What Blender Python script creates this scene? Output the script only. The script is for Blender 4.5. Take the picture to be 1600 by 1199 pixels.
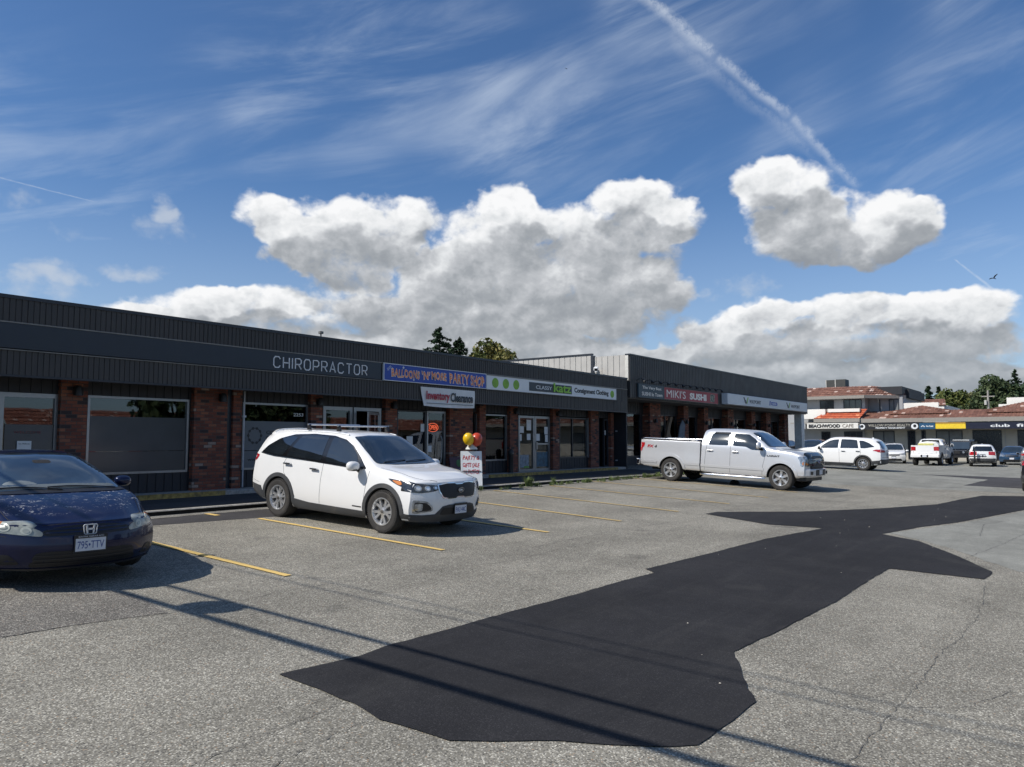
import bpy, bmesh, math, random
import numpy as np
from mathutils import Vector, Matrix, Euler
from mathutils.bvhtree import BVHTree
from mathutils.geometry import delaunay_2d_cdt

for o in list(bpy.data.objects): bpy.data.objects.remove(o)
SC = bpy.context.scene
COL = SC.collection
R = math.radians
random.seed(7)

# ------------------------------------------------------------------ camera
cam_d = bpy.data.cameras.new("camera"); cam = bpy.data.objects.new("camera", cam_d); COL.objects.link(cam)
cam_d.sensor_width = 36.0; cam_d.lens = 27.0; cam_d.clip_start = 0.1; cam_d.clip_end = 4000
HEAD, PITCH = R(36.6), math.atan(87.5 / 1200)
cam.location = (0, 0, 2.0)
cam.rotation_euler = Euler((R(90) + PITCH, 0, HEAD - R(90)), 'XYZ')
SC.camera = cam

# ------------------------------------------------------------------ light
SUN_H, SUN_E = (-0.85, 0.54), 44.8            # horizontal direction to the sun, elevation
sun_az = math.atan2(SUN_H[1], SUN_H[0])
sd = bpy.data.lights.new("sun", 'SUN'); sun = bpy.data.objects.new("sun", sd); COL.objects.link(sun)
sd.energy = 4.9; sd.angle = R(0.53); sd.color = (1.0, 0.945, 0.87)
sun.rotation_euler = Vector((math.cos(sun_az) * math.cos(R(SUN_E)), math.sin(sun_az) * math.cos(R(SUN_E)), math.sin(R(SUN_E)))).to_track_quat('Z', 'Y').to_euler()
SC.view_settings.view_transform = 'Standard'; SC.view_settings.look = 'None'
SC.view_settings.exposure = 0.0; SC.view_settings.gamma = 1.0
SC.cycles.max_bounces = 6; SC.cycles.transparent_max_bounces = 12; SC.cycles.caustics_reflective = False

# ---- sky: Nishita + cumulus, thin cloud, cirrus and vapour trails in azimuth / elevation
CUM = [(52.9, 14.4, 2.7, 1.8), (49.9, 11.9, 3.2, 1.5), (12.2, 9.0, 4.2, 1.2), (18.4, 9.1, 3.0, 1.3), (6.1, 8.5, 3.8, 1.3), (22.0, 6.8, 4.0, 1.8), (55.6, 9.8, 4.9, 1.3), (44.3, 13.5, 2.2, 1.8), (41.4, 6.0, 9.6, 2.0), (31.8, 5.8, 10.2, 1.9), (24.3, 5.2, 7.9, 1.8), (18.6, 3.9, 7.0, 1.3), (51.7, 13.4, 3.4, 2.0), (47.9, 14.5, 4.0, 2.2), (41.9, 11.5, 3.4, 2.2), (24.2, 16.0, 2.8, 1.6), (37.1, 17.6, 2.4, 1.6), (27.4, 17.7, 3.1, 1.6), (44.2, 6.0, 7.6, 1.9), (8.1, 13.7, 2.2, 2.0), (13.9, 3.8, 9.4, 1.3), (6.3, 4.0, 5.4, 1.2), (30.5, 13.6, 3.2, 2.2), (16.7, 16.3, 3.4, 3.3), (18.2, 18.0, 2.1, 1.9), (15.0, 17.4, 2.5, 2.2), (12.2, 14.3, 4.6, 2.6), (9.4, 14.4, 3.0, 2.2), (15.7, 13.8, 3.9, 1.9), (12.4, 12.9, 3.7, 1.4), (37.6, 16.1, 3.6, 2.5), (40.2, 14.0, 2.9, 2.7), (34.7, 15.0, 4.6, 3.4), (28.9, 16.0, 5.4, 2.5), (25.1, 17.4, 3.0, 1.3), (26.0, 14.1, 3.7, 2.3), (38.5, 11.5, 5.3, 3.0), (31.8, 11.2, 5.9, 3.0), (27.0, 10.2, 4.6, 2.8), (36.6, 9.1, 6.2, 2.1), (32.8, 7.9, 6.2, 1.8), (25.2, 11.5, 2.8, 1.8), (54.9, 16.2, 2.8, 1.6), (50.9, 15.7, 4.4, 2.2), (46.7, 15.9, 4.0, 2.5), (43.6, 16.3, 2.4, 1.9), (49.5, 13.3, 4.4, 2.3), (48.1, 11.9, 2.6, 1.4), (59.4, 9.1, 7.1, 1.6), (51.7, 8.8, 8.8, 2.1), (44.3, 10.2, 6.0, 2.3), (48.0, 6.2, 13.3, 1.8), (41.4, 8.4, 5.8, 1.9), (63.4, 8.0, 4.0, 1.1), (21.6, 8.1, 3.1, 1.7), (15.9, 8.3, 4.7, 1.6), (9.8, 8.4, 4.9, 1.6), (4.7, 7.6, 4.0, 1.7), (13.9, 6.2, 8.4, 1.7), (6.2, 5.6, 5.7, 1.5), (22.5, 5.8, 7.8, 1.5), (13.9, 4.2, 12.1, 1.1), (4.2, 3.8, 4.2, 0.9), (29.0, 6.0, 6.9, 1.2),
       (-20, 9, 18, 4), (-60, 14, 20, 6), (-110, 10, 30, 5), (95, 12, 14, 5), (140, 16, 22, 6)]
THIN = [(61.4, 14.4, 3.5, 1.2), (61.2, 15.7, 1.0, 0.9), (66.1, 10.9, 3.4, 1.0), (68.6, 9.6, 3.2, 1.1), (69.8, 15.2, 2.1, 1.0), (67.3, 13.4, 2.2, 1.0), (19.7, 11.0, 4.1, 1.2), (62.3, 11.5, 2.8, 0.8), (5.5, 4.2, 1.0, 0.3)]

class NT:
    """tiny helper for shader node trees"""
    def __init__(s, tree): s.t = tree; s.n = tree.nodes; s.l = tree.links
    def node(s, typ, **kw):
        n = s.n.new(typ)
        for k, v in kw.items(): setattr(n, k, v)
        return n
    def put(s, sock, v):
        if hasattr(v, 'is_linked') or isinstance(v, bpy.types.NodeSocket): s.l.new(v, sock)
        elif v is not None: sock.default_value = v
    def m(s, op, a, b=None, c=None, clamp=False):
        n = s.node('ShaderNodeMath', operation=op, use_clamp=clamp)
        for i, v in enumerate((a, b, c)):
            if v is not None: s.put(n.inputs[i], v)
        return n.outputs[0]
    def v(s, op, a, b=None):
        n = s.node('ShaderNodeVectorMath', operation=op)
        s.put(n.inputs[0], a)
        if b is not None: s.put(n.inputs[1], b)
        return n.outputs['Value'] if op in ('DOT_PRODUCT', 'LENGTH') else n.outputs[0]
    def xyz(s, a, b, c):
        n = s.node('ShaderNodeCombineXYZ')
        for i, v in enumerate((a, b, c)): s.put(n.inputs[i], v)
        return n.outputs[0]
    def sep(s, a):
        n = s.node('ShaderNodeSeparateXYZ'); s.put(n.inputs[0], a); return n.outputs
    def noise(s, vec, scale, detail=3, rough=0.5, dist=0.0, out=0):
        n = s.node('ShaderNodeTexNoise'); s.put(n.inputs['Vector'], vec)
        n.inputs['Scale'].default_value = scale; n.inputs['Detail'].default_value = detail
        n.inputs['Roughness'].default_value = rough; n.inputs['Distortion'].default_value = dist
        return n.outputs[out]
    def ss(s, x, a, b, lo=0.0, hi=1.0, typ='SMOOTHSTEP'):
        n = s.node('ShaderNodeMapRange', interpolation_type=typ)
        s.put(n.inputs[0], x); s.put(n.inputs[1], a); s.put(n.inputs[2], b); s.put(n.inputs[3], lo); s.put(n.inputs[4], hi)
        return n.outputs[0]
    def mix(s, f, a, b, blend='MIX'):
        n = s.node('ShaderNodeMix', data_type='RGBA', blend_type=blend)
        s.put(n.inputs[0], f); s.put(n.inputs[6], a); s.put(n.inputs[7], b)
        return n.outputs[2]
    def ramp(s, f, stops, interp='LINEAR'):
        n = s.node('ShaderNodeValToRGB'); cr = n.color_ramp; cr.interpolation = interp
        while len(cr.elements) < len(stops): cr.elements.new(0.5)
        for e, (p, c) in zip(cr.elements, stops): e.position = p; e.color = (*c, 1) if len(c) == 3 else c
        s.put(n.inputs[0], f); return n.outputs[0]

def c4(c): return (c[0], c[1], c[2], 1.0)

def cloud_group(blobs, name):
    g = bpy.data.node_groups.new(name, 'ShaderNodeTree')
    g.interface.new_socket("Angles", in_out='INPUT', socket_type='NodeSocketVector')
    g.interface.new_socket("Density", in_out='OUTPUT', socket_type='NodeSocketFloat')
    g.interface.new_socket("Shade", in_out='OUTPUT', socket_type='NodeSocketFloat')
    k = NT(g); gi = k.node('NodeGroupInput'); go = k.node('NodeGroupOutput')
    acc = sw = ss_ = None
    for a, e, ra, re in blobs:
        q = k.v('MULTIPLY', k.v('SUBTRACT', gi.outputs[0], (a, e, 0)), (1 / ra / 1.10, 1 / re / 1.12, 0))
        d = k.m('SUBTRACT', 1.0, k.v('DOT_PRODUCT', q, q), clamp=True)
        s_ = k.v('DOT_PRODUCT', q, (0.30, 0.95, 0)); w_ = k.m('MULTIPLY', d, d); ws = k.m('MULTIPLY', w_, s_)
        acc = d if acc is None else k.m('ADD', acc, d); sw = w_ if sw is None else k.m('ADD', sw, w_); ss_ = ws if ss_ is None else k.m('ADD', ss_, ws)
    k.l.new(k.m('MULTIPLY_ADD', k.m('MINIMUM', acc, 1.25), 1.45, -0.45), go.inputs[0])
    k.l.new(k.m('DIVIDE', ss_, k.m('ADD', sw, 0.02)), go.inputs[1])
    return g

def build_world():
    w = bpy.data.worlds.new("World"); SC.world = w; w.use_nodes = True
    w.cycles.sampling_method = 'MANUAL'; w.cycles.sample_map_resolution = 512
    k = NT(w.node_tree); k.n.clear()
    sky = k.node('ShaderNodeTexSky', sky_type='NISHITA', sun_disc=False, sun_elevation=R(SUN_E), air_density=1.0, dust_density=0.6, ozone_density=2.2, altitude=20)
    sky.sun_rotation = math.pi / 2 - sun_az
    tc = k.node('ShaderNodeTexCoord').outputs['Generated']
    d = k.v('NORMALIZE', tc); x, y, z = k.sep(d)
    D2 = 57.29578
    az = k.m('MULTIPLY', k.m('ARCTAN2', y, x), D2); el = k.m('MULTIPLY', k.m('ARCSINE', z), D2)
    ang = k.xyz(az, el, 0.0)
    clear = k.v('MULTIPLY', sky.outputs[0], (SKYK * SKYT[0], SKYK * SKYT[1], SKYK * SKYT[2]))
    # cirrus streaks that climb to the right
    rot = k.xyz(k.m('ADD', k.m('MULTIPLY', az, 0.034), k.m('MULTIPLY', el, 0.0095)), k.m('ADD', k.m('MULTIPLY', el, 0.150), k.m('MULTIPLY', az, 0.040)), 3.1)
    c1 = k.ss(k.noise(rot, 1.7, 6, 0.60, 0.45), 0.38, 0.84)
    c2 = k.ss(k.noise(k.v('ADD', ang, (40, 7, 0)), 0.075, 2, 0.5), 0.30, 0.66)
    cir = k.m('MULTIPLY', k.m('MULTIPLY', c1, c2), 0.58)
    cir = k.m('MAXIMUM', cir, k.m('MULTIPLY', k.ss(el, 20.0, 2.0), 0.36))
    col = k.mix(cir, clear, (0.62, 0.71, 0.84, 1))
    # vapour trails: distance to a line in azimuth / elevation
    tn1 = k.noise(d, 9, 3, 0.6); tn2 = k.noise(d, 80, 5, 0.72)
    def trail(p, q, w0, w1, strength, col):
        dx, dy = q[0] - p[0], q[1] - p[1]; L = math.hypot(dx, dy); ux, uy = dx / L, dy / L
        wob = k.m('ADD', k.m('MULTIPLY', k.m('SUBTRACT', tn1, 0.5), 1.6 * w0), k.m('MULTIPLY', k.m('SUBTRACT', tn2, 0.5), 1.5 * w0))
        rel = k.v('SUBTRACT', ang, (p[0], p[1], 0))
        t = k.m('DIVIDE', k.v('DOT_PRODUCT', rel, (ux, uy, 0)), L)
        s_ = k.m('ADD', k.v('DOT_PRODUCT', rel, (-uy, ux, 0)), wob)
        wid = k.ss(t, 0.0, 1.0, w0, w1, 'LINEAR')
        prof = k.ss(k.m('ABSOLUTE', k.m('DIVIDE', s_, wid)), 1.15, 0.0)
        brk = k.ss(tn2, 0.3, 0.65, 0.35, 1.0)
        ends = k.m('MULTIPLY', k.ss(t, -0.02, 0.04), k.ss(t, 1.02, 0.9))
        f = k.m('MULTIPLY', k.m('MULTIPLY', prof, brk), k.m('MULTIPLY', ends, strength * .85))
        return k.mix(f, col, (0.74, 0.80, 0.88, 1))
    col = trail((27.96, 31.56), (21.17, 26.33), 0.55, 0.5, 0.52, col)
    col = trail((21.17, 26.33), (16.15, 21.91), 0.5, 0.45, 0.5, col)
    col = trail((16.15, 21.91), (11.71, 16.92), 0.45, 0.35, 0.42, col)
    col = trail((24.6, 28.07), (14.190000000000001, 18.96), 0.7, 0.5, 0.16, col)
    col = trail((6.3, 11.6), (2.9, 8.1), 0.06, 0.16, 0.40, col)
    col = trail((71.5, 16.1), (65.5, 15.4), 0.07, 0.05, 0.3, col)
    high = col
    # noise shared by all cumulus banks: coarse billows, finer curls, and the same field looked up a little way towards the light
    dv = k.v('MULTIPLY', d, (1, 1, 1.3))
    def field(off, det):
        p_ = k.v('ADD', dv, off) if off else dv
        fb = k.noise(p_, 13.0, det, 0.60, 0.3)
        vo = k.node('ShaderNodeTexVoronoi', feature='F1'); vo.inputs['Scale'].default_value = 17.0; vo.inputs['Detail'].default_value = 2.0 if det > 3 else 0.0; vo.inputs['Roughness'].default_value = .55; vo.inputs['Lacunarity'].default_value = 2.3
        k.put(vo.inputs['Vector'], k.v('ADD', p_, k.v('MULTIPLY', k.v('SUBTRACT', k.noise(p_, 30.0, 3, 0.6, 0, 1), (.5, .5, .5)), (.045, .045, .045))))
        return k.m('ADD', k.m('MULTIPLY', k.m('SUBTRACT', fb, 0.5), 0.80), k.m('MULTIPLY', k.m('SUBTRACT', 0.47, vo.outputs['Distance']), 0.30))
    n1 = field(None, 8); n1u = field((-0.006, 0.007, 0.013), 6)
    wc = k.v('SUBTRACT', k.noise(dv, 10.0, 4, 0.6, 0, 1), (.5, .5, .5)); warp = k.v('MULTIPLY', wc, (4.2, 3.4, 0))
    # thin ragged cloud
    acc = None
    for a, e, ra, re in THIN:
        q = k.v('MULTIPLY', k.v('SUBTRACT', k.v('ADD', ang, warp), (a, e, 0)), (1 / ra / 1.3, 1 / re / 1.3, 0))
        b_ = k.m('SUBTRACT', 1.0, k.v('DOT_PRODUCT', q, q), clamp=True)
        acc = b_ if acc is None else k.m('ADD', acc, b_)
    tn = k.m('ADD', k.m('MULTIPLY_ADD', acc, 1.3, -0.38), k.m('MULTIPLY', n1, 2.9))
    col = k.mix(k.m('MULTIPLY', k.ss(tn, 0.0, 1.3), 0.68), col, (0.60, 0.65, 0.72, 1))
    low = k.ss(el, 9.0, 3.5)
    def bank(blobs, name, col):
        g = cloud_group(blobs, name)
        # billows push the puff field about before it is read
        n = k.node('ShaderNodeGroup', node_tree=g); k.l.new(k.v('ADD', ang, warp), n.inputs[0])
        base, shade = n.outputs[0], n.outputs[1]
        d0 = k.m('ADD', base, k.m('MULTIPLY', n1, 2.1))
        alpha = k.ss(k.m('ADD', d0, k.m('MULTIPLY', k.m('SUBTRACT', k.noise(d, 55, 5, .65), .5), .5)), -0.05, 0.85)
        # every puff is bright on the side towards the sun, dull below; thick parts are duller, billows catch the light
        n2_ = k.node('ShaderNodeGroup', node_tree=g); k.l.new(k.v('ADD', k.v('ADD', ang, k.v('MULTIPLY', warp, (1.6, 1.6, 0))), (0.8, 2.3, 0)), n2_.inputs[0])
        thick = k.m('ADD', k.m('MULTIPLY', k.ss(d0, 0.3, 1.9), .12), k.m('MULTIPLY', k.ss(k.m('ADD', n2_.outputs[0], k.m('MULTIPLY', n1, 1.0)), -0.25, 1.15), .42))
        lit = k.m('SUBTRACT', k.m('MULTIPLY_ADD', shade, 0.55, 0.80), thick)
        lit = k.m('ADD', lit, k.m('MULTIPLY', k.m('SUBTRACT', n1, n1u), 1.15))
        lit = k.m('ADD', lit, k.m('MULTIPLY', k.ss(el, 4.0, 17.0), 0.08), clamp=True)
        cc = k.ramp(lit, [(0.0, (0.29, 0.315, 0.35)), (0.25, (0.37, 0.395, 0.425)), (0.50, (0.53, 0.55, 0.58)), (0.75, (0.76, 0.78, 0.80)), (1.0, (0.95, 0.955, 0.965))])
        cc = k.mix(k.m('MULTIPLY', low, 0.45), cc, (0.34, 0.39, 0.44, 1))
        return k.mix(alpha, col, cc)
    def bg(c):
        n = k.node('ShaderNodeBackground'); n.inputs[1].default_value = 1.0; k.put(n.inputs[0], c); return n.outputs[0]
    def msh(f, a, b):
        n = k.node('ShaderNodeMixShader'); k.put(n.inputs[0], f); k.l.new(a, n.inputs[1]); k.l.new(b, n.inputs[2]); return n.outputs[0]
    # only the part of the sky a ray meets is worked out: banks are split by azimuth
    inv = lambda lo, hi, B=CUM: [q for q in B if q[0] + q[2] * 1.02 > lo - 1 and q[0] - q[2] * 1.02 < hi + 1]
    sec = [(-5.0, 13.0), (13.0, 30.0), (30.0, 45.0), (45.0, 80.0)]
    outs = [bg(bank(inv(a, b), "cumulus_bank", col)) for a, b in sec]
    rest = bg(bank([q for q in CUM if q[0] < -5 or q[0] > 80], "cumulus_rest", col))
    sh = rest
    for (a, b), o_ in zip(sec, outs):
        inside = k.m('MULTIPLY', k.m('GREATER_THAN', az, a), k.m('LESS_THAN', az, b + 1e-4))
        sh = msh(inside, sh, o_)
    band = k.m('MULTIPLY', k.m('GREATER_THAN', el, -0.3), k.m('LESS_THAN', el, 25.0))
    sh = msh(band, bg(high), sh)
    sh = msh(k.m('LESS_THAN', el, -0.3), sh, bg((0.20, 0.20, 0.19, 1)))
    out = k.node('ShaderNodeOutputWorld'); k.l.new(sh, out.inputs[0])
SKYT = (0.62, 0.86, 1.12)
SKYK = 0.10
build_world()

# ------------------------------------------------------------------ helpers
def gz(x, y):
    """height of the tarmac: falls 4.3 % away from the shops, levels out at the far row"""
    y = np.asarray(y, float); x = np.asarray(x, float)
    f = np.clip((x - 44) / 16.0, 0, 1); f = f * f * (3 - 2 * f)
    yy = np.where(y > -6, y, -6 + (y + 6) * 0.25)
    return 0.043 * np.minimum(yy, 24) * (1 - f)

def prop(o, label=None, cat=None, group=None, kind=None):
    if label: o['label'] = label
    if cat: o['category'] = cat
    if group: o['group'] = group
    if kind: o['kind'] = kind
    return o

def thing(name, label, cat, loc=(0, 0, 0), rot=None, group=None):
    o = bpy.data.objects.new(name, None); COL.objects.link(o); o.location = loc
    o.empty_display_size = 0.2
    if rot is not None: o.rotation_euler = rot
    return prop(o, label, cat, group)

class MB:
    """mesh collector"""
    def __init__(s): s.v = []; s.f = []; s.mi = []
    def add(s, vs, fs, mi=0):
        b = len(s.v); s.v.extend([tuple(map(float, p)) for p in vs]); s.f.extend([tuple(i + b for i in f) for f in fs]); s.mi.extend([mi] * len(fs)); return s
    def box(s, x0, x1, y0, y1, z0, z1, mi=0):
        return s.add([(x0, y0, z0), (x1, y0, z0), (x1, y1, z0), (x0, y1, z0), (x0, y0, z1), (x1, y0, z1), (x1, y1, z1), (x0, y1, z1)],
                     [(3, 2, 1, 0), (4, 5, 6, 7), (0, 1, 5, 4), (1, 2, 6, 5), (2, 3, 7, 6), (3, 0, 4, 7)], mi)
    def prism(s, poly, a, b, axis='y', mi=0):
        """poly of 2D points extruded along axis from a to b"""
        n = len(poly)
        def P(p, t): return {'y': (p[0], t, p[1]), 'x': (t, p[0], p[1]), 'z': (p[0], p[1], t)}[axis]
        vs = [P(p, a) for p in poly] + [P(p, b) for p in poly]
        fs = [tuple(range(n)), tuple(range(2 * n - 1, n - 1, -1))] + [(i, i + n, (i + 1) % n + n, (i + 1) % n) for i in range(n)]
        return s.add(vs, fs, mi)
    def tube(s, pts, r, n=8, mi=0, cap=True):
        pts = [Vector(p) for p in pts]; rs = r if isinstance(r, (list, tuple)) else [r] * len(pts)
        vs = []; fs = []
        for i, p in enumerate(pts):
            t = (pts[min(i + 1, len(pts) - 1)] - pts[max(i - 1, 0)]).normalized()
            up = Vector((0, 0, 1)) if abs(t.z) < 0.95 else Vector((1, 0, 0))
            a = t.cross(up).normalized(); b = a.cross(t)
            for j in range(n):
                an = 2 * math.pi * j / n; vs.append(p + (a * math.cos(an) + b * math.sin(an)) * rs[i])
        for i in range(len(pts) - 1):
            for j in range(n): fs.append((i * n + j, i * n + (j + 1) % n, (i + 1) * n + (j + 1) % n, (i + 1) * n + j))
        if cap: fs.append(tuple(range(n - 1, -1, -1))); fs.append(tuple(range((len(pts) - 1) * n, len(pts) * n)))
        return s.add(vs, fs, mi)
    def lathe(s, prof, n=32, axis='x', mi=0):
        """prof: (radius, position along axis)"""
        vs = []; fs = []
        for r_, h in prof:
            for j in range(n):
                a = 2 * math.pi * j / n; c, q = r_ * math.cos(a), r_ * math.sin(a)
                vs.append({'x': (h, c, q), 'y': (c, h, q), 'z': (c, q, h)}[axis])
        for i in range(len(prof) - 1):
            for j in range(n): fs.append((i * n + j, (i + 1) * n + j, (i + 1) * n + (j + 1) % n, i * n + (j + 1) % n))
        return s.add(vs, fs, mi)
    def build(s, name, mats, parent=None, smooth=False, angle=35, fix=True):
        me = bpy.data.meshes.new(name); me.from_pydata(s.v, [], s.f)
        mats = mats if isinstance(mats, (list, tuple)) else [mats]
        for m_ in mats: me.materials.append(m_)
        if len(mats) > 1: me.polygons.foreach_set('material_index', s.mi)
        if fix:
            bm = bmesh.new(); bm.from_mesh(me); bmesh.ops.recalc_face_normals(bm, faces=bm.faces); bm.to_mesh(me); bm.free()
        if smooth:
            me.polygons.foreach_set('use_smooth', [True] * len(me.polygons)); me.update()
            if angle < 180: me.set_sharp_from_angle(angle=R(angle))
        me.update()
        return link(name, me, parent)

def link(name, me, parent=None):
    o = bpy.data.objects.new(name, me); COL.objects.link(o)
    if parent is not None: o.parent = parent
    return o

def bevel(o, w=0.01, seg=1):
    me = o.data; bm = bmesh.new(); bm.from_mesh(me)
    bmesh.ops.bevel(bm, geom=[e for e in bm.edges if len(e.link_faces) == 2 and e.calc_face_angle(0) > 0.6], offset=w, segments=seg, affect='EDGES', profile=0.5, clamp_overlap=True)
    bm.to_mesh(me); bm.free(); return o

# ------------------------------------------------------------------ materials
MC = {}
def mat(name, color, rough=0.5, metal=0.0, spec=0.5, coat=0.0, var=0.12, vscale=6.0, bump=0.0, bscale=60.0, emit=None, es=1.0, coord='Object', dirt=0.0, streaks=0.0):
    if name in MC: return MC[name]
    m_ = bpy.data.materials.new(name); m_.use_nodes = True; k = NT(m_.node_tree)
    p = m_.node_tree.nodes['Principled BSDF']; tc = k.node('ShaderNodeTexCoord').outputs[coord]
    f = k.noise(tc, vscale, 5, 0.6)
    dark = tuple(c * (1 - var) for c in color); lite = tuple(min(1, c * (1 + var)) for c in color)
    col = k.mix(k.ss(f, 0.3, 0.7), c4(dark), c4(lite))
    if dirt:
        col = k.mix(k.m('MULTIPLY', k.ss(k.noise(tc, vscale * 0.6, 6, 0.7), 0.5, 0.75), dirt), col, (0.16, 0.14, 0.11, 1))
    if streaks:      # rain streaks and sheet-to-sheet fading
        q = k.noise(k.v('MULTIPLY', tc, (9, 9, .5)), 1.0, 4, .6); sh_ = k.node('ShaderNodeTexWhiteNoise', noise_dimensions='1D'); k.l.new(k.m('FLOOR', k.m('DIVIDE', k.sep(tc)[0], 2.44)), sh_.inputs['W'])
        f_ = k.m('ADD', k.m('MULTIPLY', k.m('SUBTRACT', q, .5), streaks * 2.2), k.m('MULTIPLY', k.m('SUBTRACT', sh_.outputs['Value'], .5), streaks))
        g_ = k.m('ADD', 1.0, f_); col = k.v('MULTIPLY', col, k.xyz(g_, g_, g_))
    k.l.new(col, p.inputs['Base Color'])
    k.l.new(k.ss(f, 0.2, 0.8, rough * 0.85, min(1, rough * 1.15)), p.inputs['Roughness'])
    p.inputs['Metallic'].default_value = metal; p.inputs['Specular IOR Level'].default_value = spec
    p.inputs['Coat Weight'].default_value = coat; p.inputs['Coat Roughness'].default_value = 0.03
    if emit: p.inputs['Emission Color'].default_value = c4(emit); p.inputs['Emission Strength'].default_value = es
    if bump:
        b = k.node('ShaderNodeBump'); b.inputs['Strength'].default_value = bump; b.inputs['Distance'].default_value = 0.01
        k.l.new(k.noise(tc, bscale, 4, 0.6), b.inputs['Height']); k.l.new(b.outputs[0], p.inputs['Normal'])
    MC[name] = m_; return m_

def asphalt(name, stones, base, speck_scale=62, amount=1.0, bump=0.5, tint=(1, 1, 1), dust=0.0):
    m_ = bpy.data.materials.new(name); m_.use_nodes = True; k = NT(m_.node_tree); p = m_.node_tree.nodes['Principled BSDF']
    g = k.node('ShaderNodeNewGeometry').outputs['Position']
    v = k.node('ShaderNodeTexVoronoi', feature='F1'); k.l.new(g, v.inputs['Vector']); v.inputs['Scale'].default_value = speck_scale
    v.inputs['Randomness'].default_value = 1.0
    rnd = k.node('ShaderNodeSeparateColor'); k.l.new(v.outputs['Color'], rnd.inputs[0])
    st = k.ramp(rnd.outputs[0], stones, 'CONSTANT')
    fine = k.noise(g, speck_scale * 2.6, 3, 0.7)
    stonemask = k.m('MULTIPLY', k.ss(v.outputs['Distance'], 0.62, 0.42), amount)
    # worn patches where more binder shows
    wear = k.ss(k.noise(g, 0.55, 5, 0.65), 0.33, 0.68)
    wear2 = k.ss(k.noise(g, 5.5, 4, 0.65), 0.3, 0.7)
    bc = k.mix(fine, c4(tuple(c * 0.6 for c in base)), c4(tuple(c * 1.45 for c in base)))
    col = k.mix(stonemask, bc, st)
    mul = k.m('MULTIPLY', k.m('ADD', 0.86, k.m('MULTIPLY', wear, 0.26)), k.m('ADD', 0.93, k.m('MULTIPLY', wear2, 0.13)))
    col = k.v('MULTIPLY', col, k.xyz(k.m('MULTIPLY', mul, tint[0]), k.m('MULTIPLY', mul, tint[1]), k.m('MULTIPLY', mul, tint[2])))
    lane = k.ss(k.noise(k.v('MULTIPLY', g, (.10, .8, 1)), 1.0, 4, .6), .42, .62)
    lf = k.m('SUBTRACT', 1.0, k.m('MULTIPLY', lane, .12)); col = k.v('MULTIPLY', col, k.xyz(lf, lf, lf))
    # oil drips and stains
    oil = k.m('MULTIPLY', k.ss(k.noise(g, 0.9, 3, 0.5, 0.5), 0.66, 0.74), 0.35)
    col = k.mix(oil, col, (0.05, 0.048, 0.046, 1))
    if dust:       # blown dust, roller bands and tyre scuffs on the newer surface
        d1 = k.ss(k.noise(g, 1.3, 6, .7), .45, .8); d2 = k.ss(k.noise(k.v('MULTIPLY', g, (.35, 4.5, 1)), 1.0, 5, .65), .5, .75); d3 = k.ss(k.noise(k.v('MULTIPLY', g, (6, .5, 1)), 1.0, 4, .6), .58, .7)
        col = k.mix(k.m('MULTIPLY', k.m('ADD', k.m('ADD', d1, k.m('MULTIPLY', d2, .8)), k.m('MULTIPLY', d3, .3)), dust), col, (.12, .115, .105, 1))
    k.l.new(col, p.inputs['Base Color'])
    p.inputs['Roughness'].default_value = 0.92; p.inputs['Specular IOR Level'].default_value = 0.18
    b = k.node('ShaderNodeBump'); b.inputs['Strength'].default_value = bump; b.inputs['Distance'].default_value = 0.006
    h = k.m('ADD', k.m('MULTIPLY', k.m('SUBTRACT', 1.0, v.outputs['Distance']), 0.8), k.m('MULTIPLY', fine, 0.5))
    k.l.new(h, b.inputs['Height']); k.l.new(b.outputs[0], p.inputs['Normal'])
    return m_

def brick(name, reds, mortar=(0.085, 0.07, 0.062)):
    m_ = bpy.data.materials.new(name); m_.use_nodes = True; k = NT(m_.node_tree); p = m_.node_tree.nodes['Principled BSDF']
    x, y, z = k.sep(k.node('ShaderNodeNewGeometry').outputs['Position'])
    u = k.m('DIVIDE', k.m('ADD', x, y), 0.215); w_ = k.m('DIVIDE', z, 0.072)
    row = k.m('FLOOR', w_); off = k.m('MULTIPLY', k.m('MODULO', row, 2.0), 0.5)
    uu = k.m('ADD', u, off); colm = k.m('FLOOR', uu)
    fu = k.m('SUBTRACT', uu, colm); fw = k.m('SUBTRACT', w_, row)
    wn = k.node('ShaderNodeTexWhiteNoise', noise_dimensions='2D'); k.l.new(k.xyz(colm, row, 0.0), wn.inputs['Vector'])
    r1 = wn.outputs['Value']
    bc = k.ramp(r1, reds, 'CONSTANT')
    gg = k.node('ShaderNodeNewGeometry').outputs['Position']
    nz = k.noise(gg, 38, 5, 0.7)
    bc = k.mix(k.m('MULTIPLY', k.ss(nz, 0.42, 0.72), 0.45), bc, (0.05, 0.035, 0.03, 1))
    eu = k.m('MINIMUM', fu, k.m('SUBTRACT', 1.0, fu)); ew = k.m('MINIMUM', fw, k.m('SUBTRACT', 1.0, fw))
    jit = k.m('MULTIPLY', k.m('SUBTRACT', nz, 0.5), 0.05)
    mk = k.m('MULTIPLY', k.ss(k.m('ADD', eu, jit), 0.02, 0.05), k.ss(k.m('ADD', ew, jit), 0.05, 0.12))
    k.l.new(k.mix(mk, c4(mortar), bc), p.inputs['Base Color']); p.inputs['Roughness'].default_value = 0.85
    b = k.node('ShaderNodeBump'); b.inputs['Strength'].default_value = 0.7; b.inputs['Distance'].default_value = 0.012
    k.l.new(k.m('ADD', mk, k.m('MULTIPLY', nz, 0.35)), b.inputs['Height']); k.l.new(b.outputs[0], p.inputs['Normal'])
    return m_

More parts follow.
